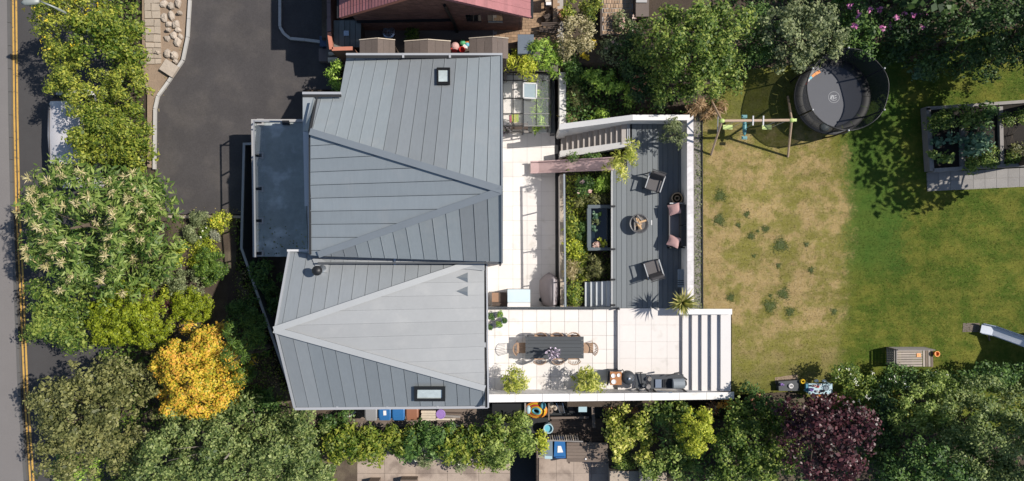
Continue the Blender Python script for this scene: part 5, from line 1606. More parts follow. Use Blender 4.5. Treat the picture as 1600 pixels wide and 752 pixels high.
tag(b.build("drain_cover", m_steel, base=p), "round grey ringed vent standing at the foot of the brick gable", "vent")
plant("potted_plant", "tiny green plant at the foot of the brick gable", "plant", [(645, 55, 5, 4, .5)], 2.2, l_con, 'fine')
# yard clutter
for i, (lb, x0, y0, x1, y1, h, m) in enumerate([("dark bench with white folded cloths at the top edge of the brick yard", 850, -8, 863, 10, .5, m_wooddk), ("dark slatted bench set across the edge of the brick yard", 846, 35, 874, 41, .45, m_wooddk), ("old wooden trough in front of the dark bench", 843, 43, 872, 50, .4, m_wooddk)]):
    t = thing("wooden_bench" if i < 2 else "wooden_trough", lb, "bench" if i < 2 else "trough", W((x0 + x1) / 2, (y0 + y1) / 2, 2.2))
    z = 2.2 + h
    n = 3
    for j in range(n):
        if x1 - x0 > y1 - y0:
            a, c = y0 + (y1 - y0) * j / n, y0 + (y1 - y0) * (j + .88) / n
            MB().prism([W(x0, a, z), W(x1, a + 1.2 * j, z), W(x1, c + 1.2 * j, z), W(x0, c, z)], ('t', .05)).build("slat", m, t)
        else:
            a, c = x0 + (x1 - x0) * j / n, x0 + (x1 - x0) * (j + .88) / n
            MB().prism([W(a, y0, z), W(c, y0, z), W(c, y1, z), W(a, y1, z)], ('t', .05)).build("slat", m, t)
    for xx, yy_ in ((x0 + 2, y0 + 2), (x1 - 2, y0 + 2), (x0 + 2, y1 - 2), (x1 - 2, y1 - 2)):
        pp = W(xx, yy_, z - .05); MB().bbox(pp.x - .03, pp.x + .03, pp.y - .03, pp.y + .03, 2.2, z - .051).build("leg", m, t)
for i, (x, y) in enumerate(((856, 1), (857, 6))):
    tag(MB().box(W(x, y, 2.74), (.2, .12, .08)).box(W(x, y, 2.79), (.19, .10, .03)).build("folded_cloth", m_whitecer if i else m_woodpale, base=W(x, y, 2.7)), ("white" if i else "cream") + " folded cloth lying on the dark bench at the top edge", "cloth")
rock(855, 28, .42, .40, .35, 2.2, .4, m_wooddk, 71, "dark tree stump used as a seat beside the brick yard", None, "tree_stump")
bb_ = MB(); bb_.bbox(*(lambda a, c: (a.x, c.x, c.y, a.y))(W(864, -20, 2.5), W(871, 36, 2.5)), 2.0, 2.5); tag(bb_.build("border_wall", m_brickpav, base=W(867, 10, 2.1)), "low pale brick border wall at the outer edge of the brick yard", "wall")
p = W(880, 22, 2.6)
b = MB(); b.lathe([(.15, 0), (.2, .36), (.215, .4), (.17, .4), (.15, .2), (.001, .2)], (p.x, p.y, 2.2), 18); tag(b.build("plant_pot", m_terracotta, base=(p.x, p.y, 2.2)), "round terracotta pot with dark inside near the blonde flowered shrub", "plant pot")
# brick path at the top edge and the shed at its side
bp_ = sheet("brick_path", [(941, -60), (990, -60), (990, 54), (941, 54)], 2.32, m_joint, .2)
b = MB()
k = S * (H - 2.32) / H
x0, x1, y0, y1 = (941.5 - 800) * k, (989.5 - 800) * k, (376 - 53.5) * k, (376 + 20) * k
y = y0; row = 0
while y < y1:
    x = x0 + (.05 if row % 2 else 0)
    while x < x1 - .08:
        b.bbox(x, x + .095 * rb.uniform(.8, 1.0), y, y + .16 * rb.uniform(.8, 1), 2.30, 2.335 + rb.uniform(0, .03))
        x += .105
    y += .17; row += 1
b.build("paving_brick", mat("buff_setts", (.40, .275, .18), .9, n=(2, .2), island=.3, bump=(30, .4)), bp_, stuff=True)
t = thing("path_edging", "dark timber edging along both sides of the brick path at the top edge", "edging", W(965, 20, 1.6))
MB().prism([W(938, -60, 2.55), W(941, -60, 2.55), W(941, 56, 2.55), W(938, 56, 2.55)], 1.9).build("edging_board", m_wooddk, t)
MB().prism([W(990.5, -60, 2.55), W(993, -60, 2.55), W(993, 40, 2.55), W(990.5, 40, 2.55)], 1.9).build("edging_board", m_wooddk, t)
t = thing("store_box", "dark brown garden store with pale grey lid beside the brick path", "storage box", W(1002, 10, 1.7))
MB().prism([W(993.5, -30, 2.8), W(1014, -30, 2.8), W(1014, 26, 2.8), W(993.5, 26, 2.8)], 2.1).build("body", m_shed, t)
MB().prism([W(994, -30, 2.86), W(1011, -30, 2.86), W(1011, 4, 2.86), W(994, 4, 2.86)], ('t', .05)).build("lid", m_flatedge, t)

# boundary wall with coral coping, the shaded lean-to and logs beside it
cw = thing("boundary_wall", "brick boundary wall with coral red coping between driveway and red roofed house", "wall", W(516, 40, 1))
zc = 3.55
for i, (p, q, w, m) in enumerate([((513.5, -40), (514.5, 50), .14, mat("coping_shaded", (.20, .135, .13), .8, n=(3, .15))), ((514.5, 51), (518, 78), .14, m_coral), ((519, 77), (552, 76), .14, m_coral)]):  # plum lengths paint the house shadow on the red coping, coral the sunlit part
    n = max(1, int((W(*q, zc) - W(*p, zc)).length / .45))
    for j in range(n):
        a, c = W(*p, zc).lerp(W(*q, zc), j / n), W(*p, zc).lerp(W(*q, zc), (j + .98) / n)
        MB().bar(a, c, w, .07).build("coping_stone", m, cw)
    b = MB(); b.bar(W(*p, 1.76), W(*q, 1.76), .1, 3.5); 
    bb2 = MB(); P0, P1 = W(*p, zc - .04), W(*q, zc - .04); d = (P1 - P0).normalized(); s = Vector((-d.y, d.x, 0)) * .055
    bb2.prism([P0 + s, P1 + s, P1 - s, P0 - s], .1); bb2.build("wall", m_brickred, cw)
t = thing("lean_to", "low grey green lean-to roof in the shade behind the coral coping", "lean-to", W(540, 55, .2))
for i in range(5):
    x = 521 + i * 8.6
    MB().prism([W(x + .3, 32, 3.3), W(x + 8.3, 32, 3.3), W(x + 8.3, 74, 3.2), W(x + .3, 74, 3.2)], ('t', .04)).build("roof_sheet", mat("lean_to_sheet", (.17, .19, .18), .7, n=(2, .25), ob=.12), t)
MB().prism([W(522, 33, 3.1), W(562, 33, 3.1), W(562, 73, 3.1), W(522, 73, 3.1)], .1).build("wall", m_wooddk, t)
tag(MB().prism([W(537, 48, 3.31), W(545, 48, 3.31), W(545, 56, 3.29), W(537, 56, 3.29)], ('t', .02)).build("roof_light", m_steel, base=W(541, 52, 3.27)), "little square pale panel on the lean-to roof", "panel")
for i, (x0, y0, x1, y1, lb) in enumerate([(514, 84, 533, 85, "pale log on top of the pair lying beside the coral coping"), (513, 94, 533, 93, "thicker sunlit log lowest of the pair beside the coral coping"), (520, 88.5, 540, 89, "dark log lying between the two pale logs")]):
    b = MB(); b.tube([W(x0, y0, 2.2), W(x1, y1, 2.2)], .075 if i != 1 else .1, 10); tag(b.build("log", m_woodpale if i < 2 else m_wooddk, base=W(x0, y0, 2.1)), lb, "log")
tag(MB().prism([W(511, 80, 2.05), W(542, 80, 2.05), W(542, 100, 2.05), W(511, 100, 2.05)], 1.1).build("log_store", m_wooddk, base=W(525, 90, 1.1)), "low dark log store block at the end of the boundary wall", "log store")
tag(MB().prism([W(498, 76, 1.5), W(513, 76, 1.5), W(513, 96, 1.5), W(498, 96, 1.5)], 1.15).build("step_block", mat("plum_step", (.21, .165, .155), .9, n=(3, .15)), base=W(505, 86, 1.15)), "dull plum coloured step block at the end of the boundary wall", "step")
t = thing("blue_box", "dark blue plastic box standing at the end of the short kerb", "box", W(505, 66, ZD))
MB().prism([W(500, 57, 1.75), W(512, 57, 1.75), W(512, 72, 1.75), W(500, 72, 1.75)], ZD).build("body", mat("navy_plastic", (.03, .06, .12), .5), t)
MB().prism([W(499.5, 56.5, 1.79), W(512.5, 56.5, 1.79), W(512.5, 72.5, 1.79), W(499.5, 72.5, 1.79)], ('t', .039)).build("lid", mat("navy_lid", (.05, .085, .16), .45), t)

# ------------------------------------------------------------------ greenhouse
gh = thing("greenhouse", "small black framed glass greenhouse against the upper house corner", "greenhouse", W(825, 165, .1))
zr, zs = 2.15, 1.75
xs, ysr = [786, 802, 817.5, 838, 858], [114, 126, 154, 178, 197]
def rz_(x):
    return zr - (zr - zs) * abs(x - 817.5) / 40
for x in xs:
    MB().bar(W(x, ysr[0], rz_(x)), W(x, ysr[-1], rz_(x)), .05 if x == 817.5 else .03, .05).build("glazing_bar", m_black, gh)
for y in ysr:
    b = MB(); b.bar(W(787, y, rz_(786) + .002), W(817, y, zr + .002), .035, .045); b.bar(W(818, y, zr + .002), W(858, y, rz_(858) + .002), .035, .045); b.build("glazing_bar", m_black, gh)
for i in range(4):
    for j in range(4):
        if i == 2 and j == 1:
            continue
        a, c, e, f = xs[i] + .6, xs[i + 1] - .6, ysr[j] + .6, ysr[j + 1] - .6
        MB().prism([W(a, e, rz_(a)), W(c, e, rz_(c)), W(c, f, rz_(c)), W(a, f, rz_(a))], ('t', .008)).build("glass_pane", m_glass, gh)
vt = MB()
zq = 2.32
for p, q in (((818, 130), (838.5, 131)), ((838.5, 131), (838, 154)), ((838, 154), (818, 153)), ((818, 153), (818, 130))):
    vt.bar(W(*p, zq), W(*q, zq), .05, .04)
v_ = vt.build("roof_vent", m_trim, gh)
MB().prism([W(819, 131, zq), W(837.5, 132, zq), W(837.5, 153, zq), W(819, 152, zq)], ('t', .008)).build("pane", m_glasst, v_)
for x, y in ((786, 114), (858, 114), (786, 197), (858, 197), (817.5, 197)):
    p = W(x, y, rz_(x)); MB().bbox(p.x - .025, p.x + .025, p.y - .025, p.y + .025, 0, p.z - .03).build("post", m_black, gh)
sheet("greenhouse_floor", [(784, 112), (860, 112), (860, 206), (784, 206)], .01, m_slab)
t = thing("wall_end", "low white kerb wall along the garden side of the greenhouse floor", "kerb", W(860, 170, 0))
MB().prism([W(858, 140, .35), W(861, 140, .35), W(861, 206, .35), W(858, 206, .35)], 0).build("coping", m_trim, t)
MB().prism([W(832, 202, .32), W(857.5, 202, .32), W(857.5, 207, .32), W(832, 207, .32)], 0).build("coping", m_trim, t)
bt = thing("potting_bench", "dark potting bench crossing the front of the greenhouse", "bench", W(808, 199, .1))
MB().prism([W(799, 193, .9), W(825, 192, .9), W(825, 202, .9), W(799, 203, .9)], ('t', .05)).build("bench_top", m_wooddk, bt)
MB().prism([W(800, 204, .55), W(826, 204, .55), W(826, 207.5, .55), W(800, 207.5, .55)], ('t', .05)).build("shelf", m_woodgrey, bt)
for x, y in ((800, 194), (824, 194), (800, 201), (824, 201)):
    p = W(x, y, .4); MB().bbox(p.x - .03, p.x + .03, p.y - .03, p.y + .03, 0, .849).build("leg", m_wooddk, bt)
dc = thing("deckchair", "deckchair with red and lime striped canvas inside the greenhouse", "deckchair", W(802, 186, .05))
for i in range(4):
    x = 796 + i * 3.6
    m = m_stripes[i % 3 if i != 3 else 1]
    MB().prism([W(x, 180 - i * .6, .75), W(x + 3.3, 179.4 - i * .6, .75), W(x + 3.8, 192 - i * .4, .35), W(x + .5, 192.6 - i * .4, .35)], ('t', .015)).build("canvas_stripe", m, dc)
MB().bar(W(795, 179, .77), W(811, 177, .77), .04).bar(W(796, 193, .33), W(812, 191.5, .33), .04).bar(W(795.5, 179, .75), W(796.5, 193, 0.05), .035).bar(W(811, 177, .75), W(812, 192, 0.05), .035).build("frame", m_woodpale, dc)
plant("lavender_pot_plant", "lilac tinted plant at the house corner beside the greenhouse door", "plant", [(789, 206, 5, 12, .6)], .02, leafmat("leaf_lilac", [(.05, .07, .03), (.16, .13, .16), (.26, .2, .28)]), 'fine')

# ------------------------------------------------------------------ lower terrace furniture
cv = thing("covered_barbecue", "tall shape under a lilac grey fabric cover by the glass balustrade of the lower terrace", "covered furniture", W(860, 455, 0))
b = MB()
vs_, fs = [], []
rings = [(0.0, .42, .72), (.35, .38, .70), (.8, .26, .66), (1.0, .12, .60), (1.06, .04, .52)]
c0 = W(859, 455, .5)
for z, hx, hy in rings:
    for j in range(16):
        a = 2 * pi * j / 16
        rr = 1 + .06 * sin(5 * a) * (1 - z)
        vs_.append((c0.x + hx * cos(a) * rr + .12 * z, c0.y + hy * (abs(sin(a)) ** .6) * (1 if sin(a) > 0 else -1) * rr, z))
for i in range(len(rings) - 1):
    for j in range(16):
        k = (j + 1) % 16
        fs.append((i * 16 + j, i * 16 + k, (i + 1) * 16 + k, (i + 1) * 16 + j))
fs.append(tuple(4 * 16 + j for j in range(16)))
b.add(vs_, fs); b.build("fabric_cover", m_cover, cv, smooth=True)
b = MB(); b.tube([(c0.x + .14, c0.y - .55, 1.08), (c0.x + .14, c0.y + .55, 1.08)], .035, 8); b.build("cover_ridge", m_covertrim, cv)
bx = thing("storage_cabinet", "pale blue topped cabinet with white front edge against the glass balustrade", "cabinet", W(810, 466, 0))
MB().prism([W(793, 452.5, .95), W(828.5, 452.5, .95), W(828.5, 472.5, .95), W(793, 472.5, .95)], ('t', .05)).build("lid", m_paleglass, bx)
MB().prism([W(794, 453.5, .899), W(828, 453.5, .899), W(828, 480, .899), W(794, 480, .899)], .02).build("body", m_trim, bx)
MB().prism([W(793, 474, .93), W(828.5, 474, .93), W(828.5, 480, .93), W(793, 480, .93)], ('t', .03)).build("back_rail", m_white, bx)
bx = thing("wooden_box", "two tone brown wooden box beside the pale blue topped cabinet", "box", W(780, 467, 0))
MB().prism([W(768.5, 457.5, .6), W(779, 457.5, .6), W(779, 472, .6), W(768.5, 472, .6)], ('t', .04)).build("lid", mat("box_brown", (.30, .18, .115), .7, n=(8, .12)), bx)
MB().prism([W(779.3, 457.5, .6), W(791.5, 457.5, .6), W(791.5, 472, .6), W(779.3, 472, .6)], ('t', .04)).build("lid", m_wooddk, bx)
MB().prism([W(769, 458, .559), W(791, 458, .559), W(791, 478, .559), W(769, 478, .559)], .02).build("body", m_wooddk, bx)
tag(MB().lathe([(.07, 0), (.09, .2), (.07, .2), (.06, .05), (.001, .05)], W(845, 468, .0), 12).build("plant_pot", m_anth, base=W(845, 468, 0)), "very small dark pot on the shaded paving beside the covered barbecue", "plant pot")

# ------------------------------------------------------------------ raised pond planter
pd = thing("pond_planter", "square blue grey raised pond planter with water plants beside the deck", "planter", W(936, 355, .95))
P4 = [(919, 322), (955, 322), (955, 390), (919, 390)]
zp = 1.55
for (a, c, w) in ((((917.5, 323.5), (954, 323.5)), None, .14), (((919.5, 326), (919.5, 387)), None, .15), (((917.5, 389.2), (954, 389.2)), None, .12)):
    b = MB(); b.bar(W(*a[0], zp - .25), W(*a[1], zp - .25), w, .55); b.build("rim_board", m_pondwall, pd)
MB().prism([W(920, 325, 1.35), W(956, 325, 1.35), W(956, 389, 1.35), W(920, 389, 1.35)], 1.0).build("water", m_water, pd)
for i, (x, y, r, lb, m) in enumerate([(929, 338, 5, "pale lily clump nearest the top of the pond planter", l_kale), (931, 347, 5.5, "round leaved water plant in the upper half of the pond planter", l_grey), (928, 357, 5.5, "round leaved water plant in the middle of the pond planter", l_kale), (937, 334, 4, "small water plant beside the pale lily clump", l_deep), (931, 382, 6, "blush flowered plant at the lower end of the pond planter", f_blush), (940, 377, 8, "bright yellow green plant at the lower end of the pond planter", l_lime)]):
    plant("water_plant", lb, "plant", [(x, y, r, r, .28)], 1.3, m, 'round', L=.10, Wd=.09, rc=.1)
for j in range(7):
    pass

# ------------------------------------------------------------------ lounge on the deck
def lounge_chair(label, px, py, rz):
    c = W(px, py, ZK)
    t = thing("lounge_chair", label, "lounge chair", (0, 0, 0))
    w, d = .64, .66
    # faces -y: the backrest is at +y
    b = MB(); b.box((0, -.04, .32), (w - .12, d - .12, .14)); b.box((0, -.04, .395), (w - .16, d - .16, .02)); b.build("seat_cushion", m_greyfab, t)
    M = Matrix.Rotation(radians(-16), 3, 'X')
    b = MB(); b.box((0, d / 2 - .06, .58), (w - .12, .12, .44), M=M); b.box((0, d / 2 - .01, .78), (w - .2, .09, .08), M=M); b.build("back_cushion", m_charfab, t)
    b = MB()
    for s in (-1, 1):
        x = s * (w / 2 - .02)
        MB().bar((x, -d / 2 + .02, .55), (x, d / 2 + .02, .57), .04, .03).build("armrest", m_alu, t)
    for s in (-1, 1):
        x = s * (w / 2 - .02)
        for yy, zt_ in ((-d / 2 + .04, .535), (d / 2, .555)):
            MB().bar((x, yy, 0), (x, yy, zt_), .035).build("leg", m_black, t)
    b = MB(); b.bar((-w / 2, -d / 2 + .05, .23), (w / 2, -d / 2 + .05, .23), .03); b.bar((-w / 2, d / 2 - .01, .23), (w / 2, d / 2 - .01, .23), .03); b.bar((-w / 2 + .03, d / 2 + .09, .80), (w / 2 - .03, d / 2 + .09, .80), .03); b.build("frame", m_black, t)
    t.location = c; t.rotation_euler = (0, 0, rz)
    return t
a = lounge_chair("grey cushioned lounge chair facing the fire pit from the stairs side of the deck", 1019, 287, radians(-18))
lounge_chair("charcoal lounge chair facing the fire pit from the yucca side of the deck", 1017, 420, radians(197))
# sofa
so = thing("sofa", "long dark grey outdoor sofa set against the white deck wall", "sofa", W(1056, 353, ZK))
k = S * (H - ZK) / H
cx, cy = (1055 - 800) * k, (376 - 353) * k
Ls, Ds = 66 * .0253, .62
b = MB(); b.bbox(cx - .33, cx + .06, cy - .82, cy + .82, ZK + .26, ZK + .42); b.build("seat_cushion", mat("sofa_fabric", (.21, .195, .195), .9, n=(20, .12)), so)
for s in (-1, 1):
    b = MB(); b.bbox(cx + .05, cx + .25, cy + (.01 if s > 0 else -.80), cy + (.80 if s > 0 else -.01), ZK + .421, ZK + .78); b.build("back_cushion", m_charfab, so)
    b = MB(); b.bbox(cx - .34, cx + .33, cy + s * .86 - .025, cy + s * .86 + .025, ZK + .50, ZK + .54); b.build("armrest", m_alu if s > 0 else m_black, so)
    for x in (cx - .31, cx + .30):
        MB().bbox(x - .02, x + .02, cy + s * .86 - .02, cy + s * .86 + .02, ZK, ZK + .499).build("leg", m_black, so)
b = MB(); b.bbox(cx - .34, cx + .33, cy - .84, cy + .84, ZK + .21, ZK + .259); b.bbox(cx + .27, cx + .33, cy - .83, cy + .83, ZK + .26, ZK + .82); b.build("frame", m_black, so)
def cushion(label, px, py, z, s, rz):
    c = W(px, py, z)
    n = 7
    vs_, fs = [], []
    for side in (1, -1):
        for i in range(n):
            for j in range(n):
                u, v = i / (n - 1) * 2 - 1, j / (n - 1) * 2 - 1
                pin = 1 - .10 * (1 - abs(u)) * (abs(v) ** 3) - .10 * (1 - abs(v)) * (abs(u) ** 3)
                h = .075 * (1 - u * u) ** .6 * (1 - v * v) ** .6 if abs(u) < 1 and abs(v) < 1 else 0
                x, y = u * s / 2 * pin, v * s / 2 * pin
                vs_.append((c.x + x * cos(rz) - y * sin(rz), c.y + x * sin(rz) + y * cos(rz), z + side * h + .12 * u))
    for side in (0, 1):
        o = side * n * n
        for i in range(n - 1):
            for j in range(n - 1):
                f = (o + i * n + j, o + (i + 1) * n + j, o + (i + 1) * n + j + 1, o + i * n + j + 1)
                fs.append(f if side == 0 else f[::-1])
    o = MB().add(vs_, fs).build("cushion", m_pinkfab, smooth=True, base=(c.x, c.y, z))
    return tag(o, label, "cushion")
cushion("blush pink cushion on the end of the sofa beside the round basket", 1054, 327, ZK + .62, .42, radians(14))
cushion("blush pink cushion on the sofa end farther from the round basket", 1053, 377.5, ZK + .60, .42, radians(-22))
p = W(1054, 311, ZK)
bk = thing("round_basket", "round dark basket stool with pale woven rim at the end of the sofa", "basket", p)
b = MB(); b.lathe([(.2, 0), (.235, .2), (.215, .42)], p, 18); b.build("body", m_charfab, bk)
b = MB(); b.lathe([(.215, .42), (.23, .45), (.19, .46), (.175, .42), (.12, .38), (.10, .44), (.07, .44), (.05, .38), (.001, .38)], p, 18); b.build("rim", m_basket, bk)
# fire pit with logs
p = W(996, 350, ZK)
fp = thing("fire_pit", "round steel fire bowl filled with split logs in the middle of the deck", "fire pit", p)
b = MB(); b.lathe([(.20, 0), (.22, .06), (.36, .30), (.385, .36), (.35, .36), (.25, .2), (.001, .15)], p, 24); b.build("bowl", m_firebowl, fp, smooth=True)
b = MB(); b.lathe([(.30, .24), (.25, .27), (.001, .28)], p, 18); b.build("ash", m_ash, fp)
rl_ = random.Random(9)
for i in range(17):
    a = rl_.uniform(0, pi); r = rl_.uniform(0, .22); an = rl_.uniform(0, 6.28)
    cx_, cy_ = p.x + r * cos(an), p.y + r * sin(an)
    z = ZK + .31 + .008 * i
    l = rl_.uniform(.10, .17)
    MB().tube([(cx_ - l * cos(a), cy_ - l * sin(a), z), (cx_ + l * cos(a), cy_ + l * sin(a), z + rl_.uniform(-.03, .05))], rl_.uniform(.028, .045), 6).build("log", m_log if i % 3 else m_woodgrey, fp)
# bench against the wall
bn = thing("slatted_bench", "narrow blue grey slatted bench in the shade at the deck wall beside the yucca", "bench", W(1064, 436, ZK))
for i in range(4):
    x = 1059 + i * 2.6
    MB().prism([W(x, 421, ZK + .42), W(x + 2.3, 421, ZK + .42), W(x + 2.3, 449, ZK + .42), W(x, 449, ZK + .42)], ('t', .03)).build("slat", m_slate, bn)
for y in (438, 441, 444):
    MB().prism([W(1058.8, y, ZK + .424), W(1069.5, y, ZK + .424), W(1069.5, y + .9, ZK + .424), W(1058.8, y + .9, ZK + .424)], ('t', .003)).build("batten", m_black, bn)
for x, y in ((1060, 423), (1068, 423), (1060, 447), (1068, 447)):
    q = W(x, y, ZK); MB().bbox(q.x - .02, q.x + .02, q.y - .02, q.y + .02, ZK, ZK + .389).build("leg", m_slate, bn)

# ------------------------------------------------------------------ dining set
zt = ZU + .75
dtb = thing("dining_table", "long dark grey dining table with board top on the white terrace", "table", W(858, 543, ZU))
for i in range(6):
    y0 = 526 + i * 5.75
    MB().prism([W(821, y0 + .2, zt), W(912, y0 + .2, zt), W(912, y0 + 5.55, zt), W(821, y0 + 5.55, zt)], ('t', .035)).build("table_board", m_table, dtb)
b = MB(); b.prism([W(825, 529, zt - .037), W(908, 529, zt - .037), W(908, 557, zt - .037), W(825, 557, zt - .037)], ('t', .06)); b.build("apron", m_anth, dtb)
for x, y in ((825, 530), (908, 530), (825, 557), (908, 557)):
    q = W(x, y, zt); MB().bbox(q.x - .035, q.x + .035, q.y - .035, q.y + .035, ZU, zt - .098).build("leg", m_anth, dtb)
def chair_proto():
    t = thing("dining_chair", "chair", "dining chair", (0, 0, 0), "dining chairs")
    m = m_tan
    b = MB(); b.box((0, 0, .44), (.44, .42, .03)); b.lathe([(.2, .45), (.21, .46), (.001, .475)], (0, 0, .005), 12); b.build("seat", m, t)
    for i in range(9):
        a = radians(-64 + 16 * i)
        x, y = .25 * sin(a), .10 + .20 * cos(a)
        x2, y2 = .28 * sin(a), .14 + .22 * cos(a)
        MB().bar((x, y, .47), (x2, y2, .80), .05, .014).build("back_slat", m, t)
    b = MB()
    b.tube([(.285 * sin(radians(v)), .14 + .225 * cos(radians(v)), .81) for v in range(-70, 71, 14)], .016, 6); b.build("back_rail", m, t)
    for sx in (-1, 1):
        for sy in (-1, 1):
            MB().tube([(sx * .19, sy * .18, .43), (sx * .23, sy * .22, 0)], .014, 6).build("leg", m_swingwood, t)
    return t
ct = chair_proto()
spots = [(844, 531, 0, "tan woven chair on the balustrade side of the table, nearest the house"),
         (869, 531, 0, "tan woven chair in the middle of the balustrade side of the table"),
         (895, 531, 0, "tan woven chair on the balustrade side, nearest the garden steps"),
         (843, 554, pi, "tan woven chair on the bamboo side of the table, nearest the house"),
         (871, 554, pi, "tan woven chair in the middle of the bamboo side of the table"),
         (896, 554, pi, "tan woven chair on the bamboo side, nearest the garden steps"),
         (815, 543.5, pi / 2, "tan chair at the house end of the table, in its shade"),
         (919, 543.5, -pi / 2, "tan chair at the table end facing the garden steps")]
for n_, (x, y, rz, lb) in enumerate(spots):
    c = W(x, y, ZU + .4); c.z = ZU
    if n_ == 0:
        ct.location = c; ct.rotation_euler = (0, 0, rz); ct['label'] = lb; ct.scale = (.92, .92, 1)
    else:
        copy_tree(ct, c, rz, lb, "dining chairs").scale = (.92, .92, 1)
# vase of flowers
p = W(862, 547, zt)
vz = thing("flower_vase", "vase of pale lilac flowers casting a long shadow across the dining table", "vase", p)
b = MB(); b.lathe([(.07, 0), (.10, .1), (.07, .24), (.08, .30), (.06, .30), (.05, .2), (.001, .2)], p, 14); b.build("vase", m_anth, vz, smooth=True)
rv = random.Random(4)
b = MB(); s_ = MB()
for i in range(34):
    a = rv.uniform(0, 6.28); e = rv.uniform(.03, .30)
    tip = Vector((p.x + e * cos(a) + .02, p.y + e * sin(a) * .8 - .02, zt + rv.uniform(.55, .85)))
    s_.tube([(p.x, p.y, zt + .25), tip], .005, 4)
    for j in range(7):
        q = (Vector((p.x, p.y, zt + .25))).lerp(tip, .72 + j * .05)
        d = Vector((rv.uniform(-1, 1), rv.uniform(-1, 1), rv.uniform(.2, 1))).normalized()
        sd = d.cross(Vector((rv.uniform(-1, 1), rv.uniform(-1, 1), .3))).normalized()
        b.add([q - sd * .034, q + d * .07, q + sd * .034, q - d * .03], [(0, 1, 2, 3)])
stf(b.build("flowers", m_petal, vz)); s_.build("stems", m_wooddk, vz)

# ------------------------------------------------------------------ outdoor kitchen by the white wall
zu2 = ZU
p = W(962, 591, zu2 + .8)
ct_ = thing("pizza_oven_cart", "copper coloured oven cart with white round pans beside the black kettle grill", "oven", (p.x, p.y, zu2))
b = MB(); b.box((p.x, p.y, zu2 + .82), (.44, .50, .10)); b.build("top", m_copper, ct_)
b = MB(); b.box((p.x, p.y, zu2 + .40), (.38, .44, .72)); b.build("body", m_black, ct_)
for dx, dy, r in ((-.11, .11, .085), (-.09, -.12, .095), (.10, .13, .07)):
    b = MB(); b.lathe([(r * .8, 0), (r, .03), (r * .85, .03), (r * .7, .012), (.001, .012)], (p.x + dx, p.y + dy, zu2 + .872), 16); b.build("pan", m_whitecer, ct_)
b = MB(); b.bar((p.x - .30, p.y - .3, zu2 + .7), (p.x - .26, p.y + .3, zu2 + .8), .05, .03); b.bar((p.x - .23, p.y + .30, zu2 + .78), (p.x + .25, p.y + .30, zu2 + .80), .03); b.build("handle", m_black, ct_)
p = W(982, 591, zu2 + .9)
kg = thing("kettle_grill", "round black kettle grill between the copper oven and the smoker", "grill", (p.x, p.y, zu2))
b = MB(); b.lathe([(.12, .45), (.24, .58), (.265, .74), (.265, .80)], (p.x, p.y, zu2), 20); b.build("bowl", m_black, kg, smooth=True)
b = MB(); b.lathe([(.27, .80), (.25, .90), (.16, .99), (.05, 1.02), (.001, 1.02)], (p.x, p.y, zu2), 20); ld = b.build("lid", m_anth, kg, smooth=True)
b = MB(); b.lathe([(.045, 1.02), (.05, 1.06), (.001, 1.07)], (p.x, p.y, zu2), 10); b.build("knob", m_steel, ld)
b = MB(); b.tube([(p.x + .14 + .0, p.y + .12, zu2 + .98), (p.x + .2, p.y + .02, zu2 + .97), (p.x + .14, p.y - .1, zu2 + .98)], .012, 6); b.build("vent", m_steel, ld)
for a in (0, 2.1, 4.2):
    MB().bar((p.x + .1 * cos(a), p.y + .1 * sin(a), zu2 + .5), (p.x + .28 * cos(a), p.y + .28 * sin(a), zu2), .03).build("leg", m_black, kg)
tb = thing("side_table", "narrow black trolley between kettle grill and smoker holding jars", "trolley", W(1000, 596, ZT))
MB().prism([W(993, 584, ZT + .7), W(1009, 584, ZT + .7), W(1009, 607, ZT + .7), W(993, 607, ZT + .7)], ('t', .04)).build("top", m_anth, tb)
for x, y in ((994, 585), (1008, 585), (994, 606), (1008, 606)):
    q = W(x, y, ZT); MB().bbox(q.x - .02, q.x + .02, q.y - .02, q.y + .02, ZT, ZT + .659).build("leg", m_black, tb)
MB().bar(W(992, 583, ZT + .82), W(1004, 582, ZT + .85), .03).bar(W(1001, 583, ZT + .85), W(1003, 608, ZT + .75), .035).build("handle", m_black, tb)
for i, (x, y, r, m, lb) in enumerate([(1014, 592, .09, m_gravel, "grey jar on the trolley nearest the kettle grill"), (1012, 604, .10, m_woodgrey, "squat stone coloured jar at the wall side of the trolley"), (1005, 602, .07, m_anth, "dark jar on the wall side edge of the trolley")]):
    q = W(x, y, ZT + .74)
    tag(MB().lathe([(r, 0), (r * 1.05, .1), (r * .8, .16), (r * .6, .16), (.001, .15)], (q.x, q.y, ZT + (.702 if i != 0 else .702)), 12).build("jar", m, base=(q.x, q.y, ZT + .7)), lb, "jar")
sm = thing("smoker_barbecue", "large black barbecue with open lid and steel grates against the white wall", "barbecue", W(1040, 598, ZT))
zb = ZT + .72
MB().prism([W(1017, 587, zb), W(1068, 585.5, zb), W(1068, 608, zb), W(1017, 608, zb)], ('t', .05)).build("cart_top", m_anth, sm)
MB().prism([W(1022, 589, zb - .06), W(1064, 588, zb - .06), W(1064, 606, zb - .06), W(1022, 606, zb - .06)], ZT + .25).build("cabinet", m_black, sm)
MB().prism([W(1024, 593, zb + .06), W(1033.5, 593, zb + .06), W(1033.5, 606, zb + .06), W(1024, 606, zb + .06)], ('t', .055)).build("side_burner", m_steel, sm)
MB().prism([W(1036, 593, zb + .03), W(1050, 593, zb + .03), W(1050, 606, zb + .03), W(1036, 606, zb + .03)], ('t', .028)).build("grill_well", m_black, sm)
for i in range(6):
    MB().bar(W(1037 + i * 2.3, 594, zb + .05), W(1037 + i * 2.3, 605, zb + .05), .012).build("grate_bar", m_anth, sm)
